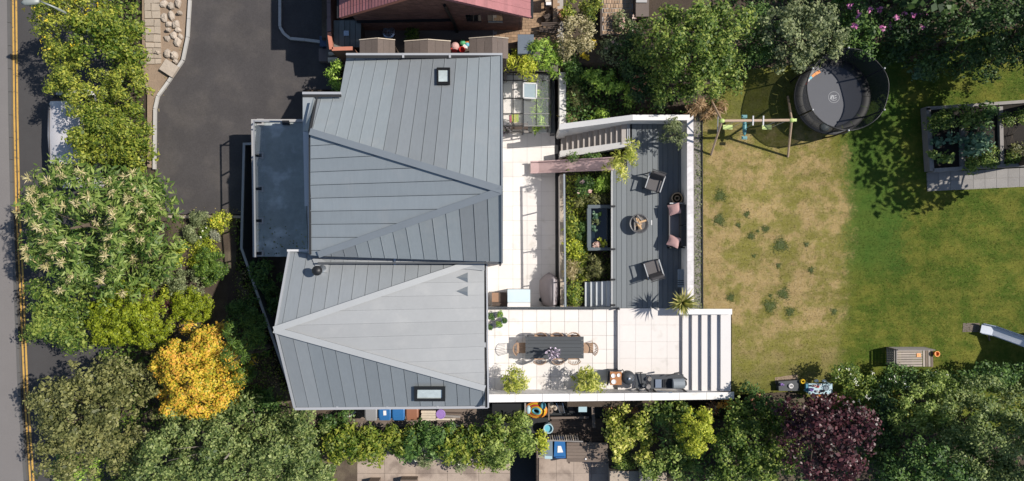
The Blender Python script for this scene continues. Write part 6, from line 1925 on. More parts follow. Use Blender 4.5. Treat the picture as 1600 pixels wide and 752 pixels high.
b = MB(); c1, c2 = W(1051, 599.5, zb + .14), W(1069, 599, zb + .14); b.tube([c1, c2], .19, 18); b.build("drum", m_zinc_capd, sm, smooth=False)
b = MB(); b.tube([W(1069, 599, zb + .14), W(1072.5, 599, zb + .14)], [.15, .08], 14); b.build("end_cap", m_black, sm)
MB().bar(W(1040, 588, zb + .2), W(1054, 584, zb + .22), .03).bar(W(1054, 584, zb + .22), W(1062, 582.5, zb + .2), .06).build("lid_handle", m_black, sm)
for x, y in ((1019, 588), (1066, 588), (1019, 607), (1066, 607)):
    q = W(x, y, ZT); MB().bbox(q.x - .025, q.x + .025, q.y - .025, q.y + .025, ZT, zb - .051).build("leg", m_black, sm)
tag(MB().tube([W(1027, 611, 2.87), W(1049, 613.5, 2.87)], .012, 6).box(W(1048, 613.4, 2.875), (.10, .05, .014)).build("spatula", m_steel, base=W(1038, 612, 2.86)), "long thin metal spatula lying on the wall behind the barbecue", "spatula")

# ------------------------------------------------------------------ side passage south of the house
pf = sheet("passage_deck", [(545, 630), (822, 630), (822, 668), (545, 668)], .03, m_deckdark, .1)
for i in range(8):
    y0 = 636 + i * 3.9
    MB().prism([W(548, y0 + .1, .06), W(769, y0 + .1, .06), W(769, y0 + 3.8, .06), W(548, y0 + 3.8, .06)], ('t', .03)).build("deck_board", m_wood, pf)
def bin_(label, x0, x1, y1, m, ml, wheel=True, white=False):
    t = thing("wheelie_bin", label, "wheelie bin", W((x0 + x1) / 2, y1 - 10, .06))
    z = 1.06
    y0 = y1 - 22
    a, c = W(x0, y0, z), W(x1, y1, z)
    b = MB(); top = [Vector((a.x + .02, a.y, z - .05)), Vector((c.x - .02, a.y, z - .05)), Vector((c.x - .02, c.y + .03, z - .05)), Vector((a.x + .02, c.y + .03, z - .05))]
    cc = sum(top, Vector()) / 4
    bot = [Vector((cc.x + (p.x - cc.x) * .82, cc.y + (p.y - cc.y) * .82, .10)) for p in top]
    b.add(top + bot, [(0, 3, 2, 1), (4, 5, 6, 7), (0, 1, 5, 4), (1, 2, 6, 5), (2, 3, 7, 6), (3, 0, 4, 7)])
    b.build("body", m, t)
    b = MB()
    vs_, fs = [], []
    n = 5
    for i in range(n):
        f = i / (n - 1)
        y = a.y + (c.y - a.y) * f
        zz = z + .05 * sin(pi * (.25 + .6 * f))
        ins = .0 if 0 < i < n - 1 else .03
        vs_ += [(a.x + ins, y, zz - .03), (a.x + .05 + ins, y, zz), (c.x - .05 - ins, y, zz), (c.x - ins, y, zz - .03)]
    for i in range(n - 1):
        for j in range(3):
            fs.append((i * 4 + j, i * 4 + j + 1, (i + 1) * 4 + j + 1, (i + 1) * 4 + j))
    b.add(vs_, fs)
    ld = b.build("lid", ml, t)
    b = MB(); b.tube([(a.x + .08, c.y + .0, z - .02), (c.x - .08, c.y + .0, z - .02)], .018, 6); b.build("handle", ml, t)
    for xx in (a.x + .06, c.x - .06):
        MB().tube([(xx - .03, cc.y - .22, .12), (xx + .03, cc.y - .22, .12)], .10, 10).build("wheel", m_rubber, t)
    if white:
        q = W((x0 + x1) / 2, y1 - 11, z + .055); MB().box(q, (.12, .19, .006), rz=.05).build("sticker", m_whitecer, t)
    return t
bin_("grey wheelie bin, first in the row under the house eave", 570, 589.5, 657, m_greyplas, m_greyplas)
bin_("blue wheelie bin with a white sticker on its lid, beside the grey one", 591.5, 611, 656.5, m_blue, m_bluelid, white=True)
bin_("plain blue wheelie bin between the stickered blue bin and the brown bin", 612.5, 632.5, 656.5, m_blue, m_bluelid)
bin_("brown wheelie bin at the end of the row beside the pale timber", 634, 653.5, 656.5, m_brownplas, m_brownplas)
t = thing("timber_stack", "stack of cream offcut boards beside the brown wheelie bin", "timber stack", W(670, 648, .06))
for i in range(4):
    MB().prism([W(658 + (i % 2), 642 + i * 4, .62), W(680.5 - (i % 2) * .7, 642 + i * 4, .62), W(680.5, 645.6 + i * 4, .62), W(658, 645.6 + i * 4, .62)], ('t', .1)).build("board", m_woodpale, t)
MB().prism([W(658.5, 642.5, .519), W(680, 642.5, .519), W(680, 657, .519), W(658.5, 657, .519)], .06).build("base_block", m_wood, t)
t = thing("plank_pile", "long pale planks lying on the passage deck beyond the purple tub", "planks", W(700, 654, .06))
MB().prism([W(681, 653.5, .28), W(712, 654, .26), W(711, 657, .26), W(681, 656.8, .28)], ('t', .05)).build("plank", m_woodpale, t)
MB().prism([W(690, 648.5, .22), W(719, 650, .22), W(719, 653, .22), W(690, 652, .22)], ('t', .05)).build("plank", m_woodgrey, t)
MB().prism([W(692, 644.5, .2), W(723, 645.5, .2), W(723, 647.2, .2), W(692, 646.5, .2)], ('t', .05)).build("plank", m_wooddk, t)
MB().prism([W(682, 657.5, .2), W(708, 658.5, .2), W(708, 662, .2), W(682, 662, .2)], ('t', .1)).build("plank", m_wood, t)
p = W(689, 646.5, .45)
t = thing("purple_tub", "round purple plastic tub standing on the pale planks", "tub", (p.x, p.y, .3))
b = MB(); b.lathe([(.15, 0), (.185, .22), (.19, .24)], (p.x, p.y, .29), 16); b.build("body", m_purple, t)
b = MB(); b.lathe([(.20, .24), (.20, .265), (.16, .275), (.15, .262), (.001, .265)], (p.x, p.y, .29), 16); b.build("lid", m_purple, t)
for i, (x0, y0, x1, y1, r, m, lb, nm) in enumerate([(537, 652, 556, 643, .035, m_trim, "curved white pipe lying at the street end of the passage", "pipe"), (706, 661.5, 719, 666, .03, m_trim, "short white pipe lying at the edge of the laurel hedge", "pipe"), (751, 651, 778, 658, .03, m_wood, "thin brown pole lying towards the black gap by the wall", "pole")]):
    b = MB(); P0, P1 = W(x0, y0, .2), W(x1, y1, .2); mid = (P0 + P1) / 2 + Vector((.05, -.06, 0)) if i == 0 else (P0 + P1) / 2
    tag(b.tube([P0, mid, P1], r, 8).build(nm, m, base=P0), lb, nm)

# black block painting the deep shade next to the white wall, inflatables, chairs and chest behind the neighbour's slatted fence
tag(MB().prism([W(769, 631, .85), W(819, 631, .85), W(819, 657, .85), W(769, 657, .85)], ('t', .05)).prism([W(771, 633, .79), W(817, 633, .79), W(817, 655, .79), W(771, 655, .79)], 0).build("painted_shade_block", m_black, base=W(795, 645, 0)), "flat black block painting the deep shade below the white wall", "painted shade")
t = thing("fence", "thin grey timber post beside the black shade block marking the boundary", "fence post", W(820, 645, 0))
MB().prism([W(819.5, 630, 1.0), W(822, 630, 1.0), W(822, 657, 1.0), W(819.5, 657, 1.0)], 0).build("fence_board", m_woodgrey, t)
inf = thing("inflatable_ring", "rainbow striped inflatable boat leaning by the boundary post under the white wall", "inflatable", W(838, 642, .2))
c0 = W(838, 642, .55)
for i, (rr, m) in enumerate([(.40, m_orange), (.335, m_yellowp), (.27, m_red), (.2, m_yellowp), (.14, m_cyan)]):
    b = MB()
    pts_ = [(c0.x + rr * 1.05 * cos(a_), c0.y + rr * .78 * sin(a_), .40 + .10 * i * .5 + .12 * cos(a_)) for a_ in [2 * pi * j / 24 for j in range(25)]]
    b.tube(pts_, .045, 8, cap=False); b.build("air_tube", m, inf, smooth=True)
b = MB(); b.ell((c0.x - .33, c0.y + .05, .56), (.10, .19, .10)); b.build("air_tube", m_paleblue, inf, smooth=True)
b = MB(); b.ell((c0.x + .28, c0.y + .22, .62), (.12, .16, .10)); b.build("air_tube", m_cyan, inf, smooth=True)
sh2 = sheet("neighbour_deck", [(822, 630), (945, 630), (945, 692), (822, 692)], .12, m_deckdark, .1)
for i in range(8):
    y0 = 654 + i * 4.5
    MB().prism([W(859 + (i == 0) * 3, y0 + .1, .2), W(943, y0 + .1, .2), W(943, y0 + 4.3, .2), W(859 + (i == 0) * 3, y0 + 4.3, .2)], ('t', .05)).build("deck_board", m_wooddk, sh2)
for i, (x, lb) in enumerate([(873, "black folding chair lying nearest the cream sacks under the white wall"), (888, "black folding chair lying next to the pale blue chest")]):
    t = thing("folding_chair", lb, "folding chair", W(x, 638, .2))
    b = MB(); b.bar(W(x - 4, 630, .5), W(x + 2, 645, .35), .03).bar(W(x + 6, 630, .5), W(x + 9, 645, .35), .03); b.build("frame", m_steel if i == 0 else m_black, t)
    MB().prism([W(x - 3, 630, .49), W(x + 6, 630, .49), W(x + 9, 643, .36), W(x + 2, 643, .36)], ('t', .02)).build("seat", m_charfab, t)
    MB().prism([W(x + 1, 643.5, .4), W(x + 10, 643.5, .4), W(x + 11, 646, .3), W(x + 2, 646, .3)], ('t', .02)).build("backrest", m_anth, t)
t = thing("storage_chest", "pale blue grey chest standing under the white wall beside the folding chairs", "chest", W(911, 636, .2))
MB().prism([W(904, 629, .9), W(917, 629, .9), W(917, 644, .9), W(904, 644, .9)], ('t', .04)).build("lid", m_paleblue, t)
MB().prism([W(904.5, 629, .859), W(916.5, 629, .859), W(916.5, 643.5, .859), W(904.5, 643.5, .859)], .2).build("body", m_greyblue, t)
for i, (x, y, r, m, lb) in enumerate([(861, 633, .13, m_woodpale, "cream sack under the white wall beside the inflatable"), (867, 637, .12, m_rock, "buff sack between the cream sack and the folding chairs"), (860, 642, .12, m_wood, "brown sack lowest of the three sacks by the inflatable")]):
    q = W(x, y, .35); b = MB(); b.ell((q.x, q.y, .34), (r, r * 1.15, .15), 10, 6); b.ell((q.x + .03, q.y + .02, .47), (r * .45, r * .4, .07), 8, 5); tag(b.build("sack", m, smooth=True, base=(q.x, q.y, .2)), lb, "sack")
tag(MB().bar(W(857.5, 630, .9), W(857.5, 656, .9), .06, .1).bar(W(926, 632, .9), W(928, 668, .9), .12, .1).bar(W(860, 653, .7), W(920, 652, .7), .08, .1).build("timber_staging", m_wood, base=W(890, 650, .2)), "rough brown timber frame round the folding chairs and chest", "timber frame")
t = thing("water_tub", "pale blue tub at the end of the slatted fence", "tub", W(857, 671, .2))
q = W(857, 671, .7)
MB().lathe([(.17, 0), (.2, .4), (.21, .42), (.17, .42), (.15, .3), (.001, .3)], (q.x, q.y, .2), 16).build("body", m_paleblue, t)
MB().lathe([(.15, .31), (.001, .32)], (q.x, q.y, .2), 14).build("water", m_cyan, t)
fn = thing("slatted_fence", "short pale slatted fence panel above the grey and blue bins", "fence", W(880, 684, .1))
MB().bar(W(852, 688, 1.25), W(911, 690, 1.25), .05, .06).build("rail", m_woodgrey, fn)
for i in range(15):
    x = 853.5 + i * 3.55
    MB().bar(W(x - 1.6, 680.5, .95), W(x, 687.5, 1.27), .05, .03).build("slat", m_woodgrey if i % 3 else m_woodpale, fn)
for x in (853, 909):
    q = W(x, 689, 1.0); MB().bbox(q.x - .03, q.x + .03, q.y - .03, q.y + .03, .1, 1.2).build("post", m_wood, fn)
def bin2(label, x0, x1, y0, y1, m, ml):
    return None
# neighbour's bins: grey and blue
t = thing("wheelie_bin", "slate grey wheelie bin under the slatted fence with a pale blue handle bar", "wheelie bin", W(853, 704, .1))
z = 1.0
MB().prism([W(844, 690.5, z), W(863.5, 689, z), W(863.5, 713, z), W(844, 712, z)], ('t', .05)).build("lid", m_greyblue, t)
MB().prism([W(845, 692, z - .051), W(863, 691, z - .051), W(862.5, 715, z - .051), W(845, 713, z - .051)], .12).build("body", m_anth, t)
MB().prism([W(851, 712, z - .02), W(863, 712.5, z - .02), W(863, 717.5, z - .02), W(851, 717, z - .02)], ('t', .05)).build("handle", m_paleblue, t)
t = thing("wheelie_bin", "dark blue wheelie bin with a crumpled white label beside the weathered table", "wheelie bin", W(875, 702, .1))
MB().prism([W(866.5, 689, z + .02), W(882.5, 689, z + .02), W(884, 713, z), W(865.5, 713, z)], ('t', .06)).build("lid", m_bluelid, t)
MB().prism([W(866, 690, z - .061), W(883, 690, z - .061), W(884, 716, z - .061), W(865.5, 716, z - .061)], .12).build("body", m_blue, t)
MB().bar(W(868, 715, z - .02), W(882, 715, z - .02), .05).build("handle", m_blue, t)
MB().prism([W(871.5, 697, z + .035), W(876.5, 697, z + .035), W(880, 707, z + .03), W(871, 707.5, z + .03)], ('t', .012)).build("label", m_whitecer, t)
tb = thing("plank_table", "weathered plank table beside the dark blue bin on the neighbour's patio", "table", W(918, 706, .1))
for i in range(6):
    y0 = 691.5 + i * 5.1
    MB().prism([W(885.5, y0 + .15, .95), W(950 - (i == 0) * 1, y0 + .15 + .3, .95), W(950, y0 + 5.2, .95), W(885.5, y0 + 4.9, .95)], ('t', .05)).build("plank", m_wood, tb)
for x, y in ((888, 694), (947, 694), (888, 718), (947, 718)):
    q = W(x, y, .5); MB().bbox(q.x - .04, q.x + .04, q.y - .04, q.y + .04, .1, .899).build("leg", m_wooddk, tb)
for i in range(3):
    x = 905 + i * 13
    q = W(x, 691.5, .97)
tag(MB().lathe([(.035, 0), (.04, .04), (.025, .05), (.001, .05)], W(915, 717, .952), 10).build("cup", m_whitecer, base=W(915, 717, .95)), "small white cup near the lower edge of the weathered table", "cup")
# neighbour's concrete patio slabs and the wide slab drive under the hedge
pt = sheet("neighbour_patio", [(841, 688), (952, 688), (952, 820), (841, 820)], .05, m_joint, .1)
for i in range(4):
    for j in range(3):
        x0, y0 = 842 + i * 27.3, 716 + j * 24
        MB().prism([W(x0 + .15, y0, .11), W(x0 + 27.1, y0, .11), W(x0 + 27.1, y0 + 23.8, .11), W(x0 + .15, y0 + 23.8, .11)], ('t', .05)).build("paving_slab", m_conc, pt)
dv = sheet("slab_drive", [(500, 690), (798, 700), (798, 840), (498, 840)], -.01, m_joint, .1)
for i in range(6):
    x0 = 503 + i * 49
    for j in range(2):
        y0 = 692 + j * 48
        MB().prism([W(x0 + .2 + (5 - 3 * j if i == 0 else 0), y0, .05), W(x0 + 48.8, y0, .05), W(x0 + 48.8, y0 + 47.6, .05), W(x0 + .2 + (2 - 4 * j if i == 0 else 0), y0 + 47.6, .05)], ('t', .05)).build("concrete_slab", m_conc, dv)
t = thing("boundary_fence", "dark close boarded fence beside the painted shade strip at the end of the slab drive", "fence", W(841, 720, 0))
for i in range(9):
    y0 = 690 + i * 9
    MB().prism([W(838.5, y0, 1.3), W(840.5, y0, 1.3), W(840.5, y0 + 8.6, 1.3), W(838.5, y0 + 8.6, 1.3)], 0).build("fence_board", m_wood if i < 3 else m_wooddk, t)
sheet("painted_shade_strip", [(799, 690), (838, 690), (838, 840), (799, 840)], .02, m_blackmat, .1)  # black sheet stands in for the shadow lying here
for i, (x, y, s) in enumerate([(640, 748, .8), (585, 750, .5)]):
    t = thing("bench", "brown planter box at the bottom edge of the slab drive" if i == 0 else "smaller dark planter box at the bottom edge of the slab drive", "planter box", W(x, y + 10, .05))
    a, c = W(x - 18 * s, y + 2, .5), W(x + 14 * s, y + 14, .5)
    MB().bbox(a.x, c.x, c.y, a.y, .05, .5).build("box", m_wood, t)
    MB().bbox(a.x + .04, c.x - .04, c.y + .04, a.y - .04, .45, .515).build("soil_top", m_soil, t)
    t.name = "planter_box"
# steps, sleepers and slabs at the bottom edge
for i, (x0, y0, x1, y1, z, m, lb) in enumerate([(953, 736, 998, 770, 1.0, m_flag, "pale paved block beside the neighbour's patio at the bottom edge"), (1000, 733, 1006, 760, 1.45, m_woodgrey, "narrow timber sleeper beside the pale paved block"), (1008, 724, 1019, 760, 1.5, m_woodgrey, "wide pale timber sleeper in the pair below the brown shrub"), (1026, 738, 1042, 770, 1.4, m_flag, "lower stone tread beside the wide pale sleeper")]):
    b = MB(); b.prism([W(x0, y0, z), W(x1, y0 + .5, z), W(x1, y1, z), W(x0, y1, z)], ('t', .25)); b.prism([W(x0 + 1, y0 + 1, z - .251), W(x1 - 1, y0 + 1, z - .251), W(x1 - 1, y1, z - .251), W(x0 + 1, y1, z - .251)], 0)
    tag(b.build("stone_block" if m is m_flag else "timber_sleeper", m, base=W(x0, y0, 0)), lb, "block" if m is m_flag else "sleeper")
rock(1149, 645, .34, .26, .25, 2.4, .4, m_gravel, 91, "grey boulder beside the orange plant under the white wall", None, "boulder")

# ------------------------------------------------------------------ the lawn: swings, trampoline, crate, toys, slide, beds
swg = thing("swing_set", "wooden swing frame with lime green fittings on the dry lawn", "swing set", W(1180, 196, ZL))
zb = ZL + 1.95
L0, R0 = W(1128, 189, zb), W(1237, 188, zb)
b = MB(); b.tube([L0, R0], .05, 10); b.build("crossbeam", m_swingwood, swg, smooth=False)
for e, (f1, f2) in ((L0, ((1112, 158), (1111, 242))), (R0, ((1231, 151), (1231, 245)))):
    for f in (f1, f2):
        q = W(*f, ZL)
        MB().tube([e, q], .04, 8).build("leg", m_swingwood, swg)
    b = MB(); b.ell(e, (.11, .085, .085), 12, 7); b.build("corner_fitting", m_lime, swg, smooth=True)
b = MB(); b.bar(R0 + Vector((.08, 0, 0)), R0 + Vector((.16, 0, 0)), .10); b.build("end_cap", m_lime, swg)
b = MB(); b.bar(W(1122, 181, ZL + 1.4), W(1121, 207, ZL + 1.0), .03); b.build("brace", m_alu, swg)
for x, col, lb in ((1137, 0, 0), (1198, 1, 1)):
    q = W(x, 199, ZL + .5)
    st_ = MB(); st_.box((q.x, q.y, ZL + .5), (.36, .17, .035)); st_.box((q.x, q.y, ZL + .48), (.28, .12, .03)); o = st_.build("swing_seat", m_lime, swg)
    for s in (-1, 1):
        MB().bar((q.x + s * .17, q.y, ZL + .52), (q.x + s * .17, L0.y, zb - .04), .012).build("rope", m_trim, swg)
for x in (1176, 1192):
    q = W(x, 189, zb); b = MB(); b.bar((q.x, q.y - .17, zb + .03), (q.x, q.y + .17, zb + .06), .045, .03); b.build("swing_bracket", m_trim, swg)
q = W(1163, 199, ZL + .7)
b = MB(); b.ell((q.x, q.y, ZL + .72), (.085, .34, .08), 10, 9); gl = b.build("glider", m_teal, swg, smooth=True)
for s in (-1, 1):
    b = MB(); b.box((q.x, q.y + s * .40, ZL + .70), (.20, .12, .05)); b.box((q.x, q.y + s * .40, ZL + .74), (.14, .07, .03)); b.build("glider_seat", m_teal, gl)
    MB().bar((q.x, q.y + s * .1, ZL + .78), (q.x, L0.y, zb - .04), .018).build("hanger", m_teal, swg)

tp = thing("trampoline", "large round black trampoline with safety net at the edge of the lawn", "trampoline", W(1310, 156, ZL))
zm = ZL + .75
ctr_ = W(1300, 151, zm)
Rt = 1.42
b = MB(); b.lathe([(Rt * .80, 0), (Rt * .80, .012), (.001, .012)], ctr_, 40); jm = b.build("jump_mat", m_netmesh, tp)
for i in range(20):
    a0, a1 = 2 * pi * i / 20, 2 * pi * (i + .97) / 20
    b = MB()
    pts_ = []
    for j in range(4):
        a = a0 + (a1 - a0) * j / 3
        pts_.append((Vector((ctr_.x + Rt * .79 * cos(a), ctr_.y + Rt * .79 * sin(a), zm + .03)), Vector((ctr_.x + Rt * .9 * cos(a), ctr_.y + Rt * .9 * sin(a), zm + .06)), Vector((ctr_.x + Rt * cos(a), ctr_.y + Rt * sin(a), zm + .02))))
    vs_ = [v for t3 in pts_ for v in t3]
    fs = []
    for j in range(3):
        for q_ in range(2):
            fs.append((j * 3 + q_, j * 3 + q_ + 1, (j + 1) * 3 + q_ + 1, (j + 1) * 3 + q_))
    b.add(vs_, fs); b.build("pad_segment", m_pad, tp, smooth=True)
b = MB(); b.tube([(ctr_.x + Rt * cos(a), ctr_.y + Rt * sin(a), zm) for a in [2 * pi * j / 40 for j in range(41)]], .03, 8, cap=False); b.build("frame_ring", m_black, tp, smooth=True)
zt2 = zm + 1.2
b = MB(); b.tube([(ctr_.x + Rt * 1.03 * cos(a), ctr_.y + Rt * 1.03 * sin(a), zt2 + .04 * sin(6 * a)) for a in [2 * pi * j / 48 for j in range(49)]], .022, 6, cap=False); b.build("net_ring", m_black, tp, smooth=True)
b = MB()
vs_, fs = [], []
for j in range(48):
    a = 2 * pi * j / 48
    for z, r in ((zm, Rt * .96), (zm + .4, Rt * (.93 + .03 * sin(6 * a))), (zm + .85, Rt * (.97 + .03 * sin(6 * a + 1))), (zt2, Rt * 1.02)):
        vs_.append((ctr_.x + r * cos(a), ctr_.y + r * sin(a), z))
for j in range(48):
    k2 = (j + 1) % 48
    for q_ in range(3):
        fs.append((j * 4 + q_, k2 * 4 + q_, k2 * 4 + q_ + 1, j * 4 + q_ + 1))
b.add(vs_, fs); b.build("safety_net", m_net, tp, smooth=True)
for i in range(6):
    a = 2 * pi * (i + .5) / 6
    d = Vector((cos(a), sin(a), 0))
    MB().tube([Vector((ctr_.x, ctr_.y, ZL)) + d * Rt * 1.02, Vector((ctr_.x, ctr_.y, zm)) + d * Rt * 1.06, Vector((ctr_.x, ctr_.y, zt2 + .05)) + d * Rt * 1.04], .03, 7).build("net_pole", m_black, tp)
    b = MB(); e = Vector((ctr_.x, ctr_.y, zt2 + .07)) + d * Rt * 1.04; b.ell(e, .035, 8, 5); b.build("pole_cap", m_trim, tp)
# printed patch: ring emblem and a coloured arc
b = MB()
ez = zm + .014
def arc(mb, c, r0, r1, a0, a1, z, n=10, sx=1.0):
    vs_ = []
    for j in range(n + 1):
        a = a0 + (a1 - a0) * j / n
        for r in (r0, r1):
            vs_.append((c[0] + r * cos(a) * sx, c[1] + r * sin(a), z))
    mb.add(vs_, [(2 * j, 2 * j + 1, 2 * j + 3, 2 * j + 2) for j in range(n)])
ec = W(1303, 152, ez)
arc(b, ec, .20, .212, 0, 2 * pi, ez, 28)
arc(b, ec, .12, .135, 2.4, 5.6, ez, 14)
b.box((ec.x - .09, ec.y, ez), (.05, .17, .002), rz=-.5); b.box((ec.x - .02, ec.y - .01, ez), (.035, .16, .002), rz=-.2); b.box((ec.x + .05, ec.y - .03, ez), (.10, .03, .002), rz=.3); b.box((ec.x + .06, ec.y + .06, ez), (.08, .025, .002), rz=.5)
b.build("emblem", mat("emblem_grey", (.42, .43, .45), .8), jm)
for i, (a0, a1, m) in enumerate([(2.02, 2.20, m_orange), (2.21, 2.36, m_orange), (2.37, 2.48, m_cyan), (2.49, 2.58, m_trim), (2.59, 2.72, m_red)]):
    b = MB(); arc(b, ctr_, Rt * (.70 + .01 * i), Rt * .775, a0, a1, ez, 5); b.build("printed_patch", m, jm)
# little entry step bag hanging on the near side
b = MB(); cc = W(1303, 206, zm - .1); b.ell(cc, (.55, .13, .12), 14, 7); b.build("shoe_pouch", m_pad, tp, smooth=True)
b = MB(); b.ell(W(1288, 199, zm + .05), (.20, .16, .08), 10, 6); b.build("entry_flap", m_greyblue, tp, smooth=True)

# slatted crate at the lawn edge
cr = thing("slatted_crate", "weathered slatted wooden crate table standing at the edge of the shrubs", "crate table", W(1420, 562, ZL))
zc_ = ZL + .6
for i in range(7):
    y0 = 547 + i * 3.8
    MB().prism([W(1399, y0 + .3, zc_), W(1441, y0, zc_), W(1441, y0 + 3.0, zc_), W(1399, y0 + 3.3, zc_)], ('t', .03)).build("slat", m_crate, cr)
for i in range(4):
    x0 = 1442 + i * 4.2
    MB().prism([W(x0, 546, zc_ - .02), W(x0 + 3.2, 546, zc_ - .02), W(x0 + 3.6, 573, zc_ - .02), W(x0 + .4, 573, zc_ - .02)], ('t', .03)).build("slat", m_wood if i % 2 else m_crate, cr)
for i in range(5):
    zz = ZL + .1 + i * .15
    q0, q1 = W(1398, 547, zc_), W(1398, 573, zc_)
    MB().bar((q0.x, q0.y, zz), (q1.x, q1.y, zz), .03, .08).build("side_slat", m_woodgrey, cr)
    q2 = W(1458, 547, zc_)
    MB().bar((q0.x + .05, q0.y + .02, zz), (q2.x, q2.y + .02, zz), .03, .08).build("side_slat", m_woodgrey, cr)
for x, y in ((1399, 547), (1457, 547), (1399, 573), (1457, 573)):
    q = W(x, y, zc_); MB().bbox(q.x - .03, q.x + .03, q.y - .03, q.y + .03, ZL, zc_ - .031).build("post", m_wood, cr)
o = MB().prism([W(1432.5, 552.5, zc_ + .02), W(1439, 552.5, zc_ + .02), W(1439, 558, zc_ + .02), W(1432.5, 558, zc_ + .02)], ('t', .018)).box(W(1435.5, 555, zc_ + .025), (.04, .05, .01)).build("wooden_tile", m_copper, base=W(1435, 555, zc_)); tag(o, "little orange square tile lying on the slatted crate", "tile")
tag(MB().lathe([(.07, 0), (.1, .16), (.11, .18), (.08, .18), (.06, .1), (.001, .1)], W(1460, 552, ZL + .55), 10).build("flower_pot", m_orange, base=W(1460, 552, ZL + .5)), "small orange pot hung at the end of the slatted crate", "plant pot")

# toys by the purple tree
bx = thing("toy_water_table", "pale blue toy water table with a round basin beside the purple tree", "toy table", W(1284, 608, ZL))
zw = ZL + .5
MB().prism([W(1263.5, 599.5, zw), W(1300.5, 599.5, zw), W(1300.5, 616, zw), W(1263.5, 616, zw)], ('t', .06)).build("top", m_paleblue, bx)
MB().prism([W(1259.5, 600, zw - .02), W(1263.2, 600, zw - .02), W(1263.2, 612, zw - .02), W(1259.5, 612, zw - .02)], ('t', .12)).build("side_tray", mat("sea_blue_plastic", (.05, .22, .33), .5), bx)
q = W(1291, 606, zw); b = MB(); b.lathe([(.11, 0), (.115, .02), (.09, .022), (.07, .008), (.03, .008), (.028, .02), (.001, .022)], (q.x, q.y, zw + .001), 18); b.build("basin", m_greyblue, bx)
for x in (1277, 1289):
    q = W(x, 596, zw); b = MB(); b.ell((q.x, q.y, zw - .06), (.09, .06, .06), 10, 6); b.build("side_cup", m_paleglass, bx, smooth=True)
for x, y in ((1265, 601), (1299, 601), (1265, 614), (1299, 614)):
    q = W(x, y, zw); MB().bbox(q.x - .025, q.x + .025, q.y - .025, q.y + .025, ZL, zw - .061).build("leg", m_paleblue, bx)
for i, (x, y, s, m, lb) in enumerate([(1273, 603, .07, m_pinkfab, "pink toy figure on the pale blue water table"), (1278, 605, .05, m_red, "tiny red toy beside the pink toy figure"), (1267, 609, .09, m_purple, "purple toy on the corner of the water table"), (1277, 612, .06, m_whitecer, "white toy jug on the lower edge of the water table"), (1281, 602, .06, m_whitecer, "white toy scoop near the round basin"), (1286, 611, .07, m_anth, "dark toy bowl below the round basin"), (1268, 603, .05, m_woodgrey, "grey toy cup at the corner of the water table")]):
    q = W(x, y, zw + .05); b = MB(); b.ell((q.x, q.y, zw + s * .8), (s, s * .8, s * .8), 8, 5); b.ell((q.x + s * .4, q.y + s * .4, zw + s * 1.5), s * .5, 8, 5)
    tag(b.build("toy", m, smooth=True, base=(q.x, q.y, zw)), lb, "toy")
q = W(1254.5, 596.5, ZL + .35)
tag(MB().lathe([(.04, .05), (.075, .08), (.095, .05), (.095, 0), (.075, -.04), (.04, 0), (.04, .05)], (q.x, q.y, ZL + .3), 18).build("toy_ring", m_yellowp, base=(q.x, q.y, ZL + .25)), "yellow ring toy between the dark mud tray and the water table", "toy")
q = W(1274, 620, ZL + .4)
tag(MB().ell((q.x, q.y, ZL + .35), (.15, .10, .10), 10, 6).ell((q.x + .12, q.y + .05, ZL + .42), .06, 8, 5).build("toy_duck", m_orange, smooth=True, base=(q.x, q.y, ZL + .25)), "orange toy below the pale blue water table in the purple leaves", "toy")
mt = thing("mud_tray", "dark tray with a white wheel at the lawn edge by the purple tree", "tray", W(1234, 604, ZL))
MB().prism([W(1216.5, 596.5, ZL + .25), W(1248.5, 594, ZL + .25), W(1249, 611, ZL + .25), W(1217, 611, ZL + .25)], ZL).build("tray", m_anth, mt)
q = W(1236, 603.5, ZL + .3)
MB().lathe([(.045, .03), (.07, .05), (.095, .03), (.095, 0), (.045, 0), (.045, .03)], (q.x, q.y, ZL + .27), 16).build("wheel", m_whitecer, mt)
MB().bar((q.x - .07, q.y, ZL + .29), (q.x + .07, q.y, ZL + .29), .02).bar((q.x, q.y - .07, ZL + .291), (q.x, q.y + .07, ZL + .291), .02).build("spoke", m_whitecer, mt)
q = W(1221, 601, ZL + .3); tag(MB().ell((q.x, q.y, ZL + .31), (.07, .06, .05), 8, 5).ell((q.x + .05, q.y, ZL + .36), .035, 8, 5).build("toy", m_purple, smooth=True, base=(q.x, q.y, ZL + .25)), "purple toy on the dark mud tray", "toy")
sheet("bare_earth", [(1211, 590), (1246, 585), (1247, 597), (1211, 600)], ZL + .006, m_sand, .01)

# steel slide of a playhouse tower that stands just outside the frame
ps = thing("playhouse_slide", "steel children's slide coming down from the playhouse onto the lawn", "slide", W(1560, 522, ZL))
A0, A1, A2 = W(1533, 513, ZL + .22), W(1552, 517, ZL + .30), W(1630, 545, ZL + 1.3)
path = [A0, A1, A2]
b = MB(); strip(b, path, .34, ('t', .02)); b.build("chute", m_slide, ps)
Lp, Rp = offset_line(path, .37)
for e in (Lp, Rp):
    b = MB(); b.bar(e[0] + Vector((0, 0, .05)), e[1] + Vector((0, 0, .05)), .03, .10); b.bar(e[1] + Vector((0, 0, .05)), e[2] + Vector((0, 0, .05)), .03, .10); b.build("side_rail", m_steel, ps)
b = MB(); b.bar(A0.lerp(A1, .6) + Vector((0, -.1, -.03)), W(1546, 532, ZL), .05); b.bar(A0.lerp(A1, .6) + Vector((0, .1, -.03)), W(1540, 506, ZL), .05); b.build("leg", m_wood, ps)
tw = thing("playhouse_tower", "timber playhouse tower with a roof standing past the edge of the lawn", "playhouse", W(1660, 555, ZL))
c = W(1665, 552, ZL)
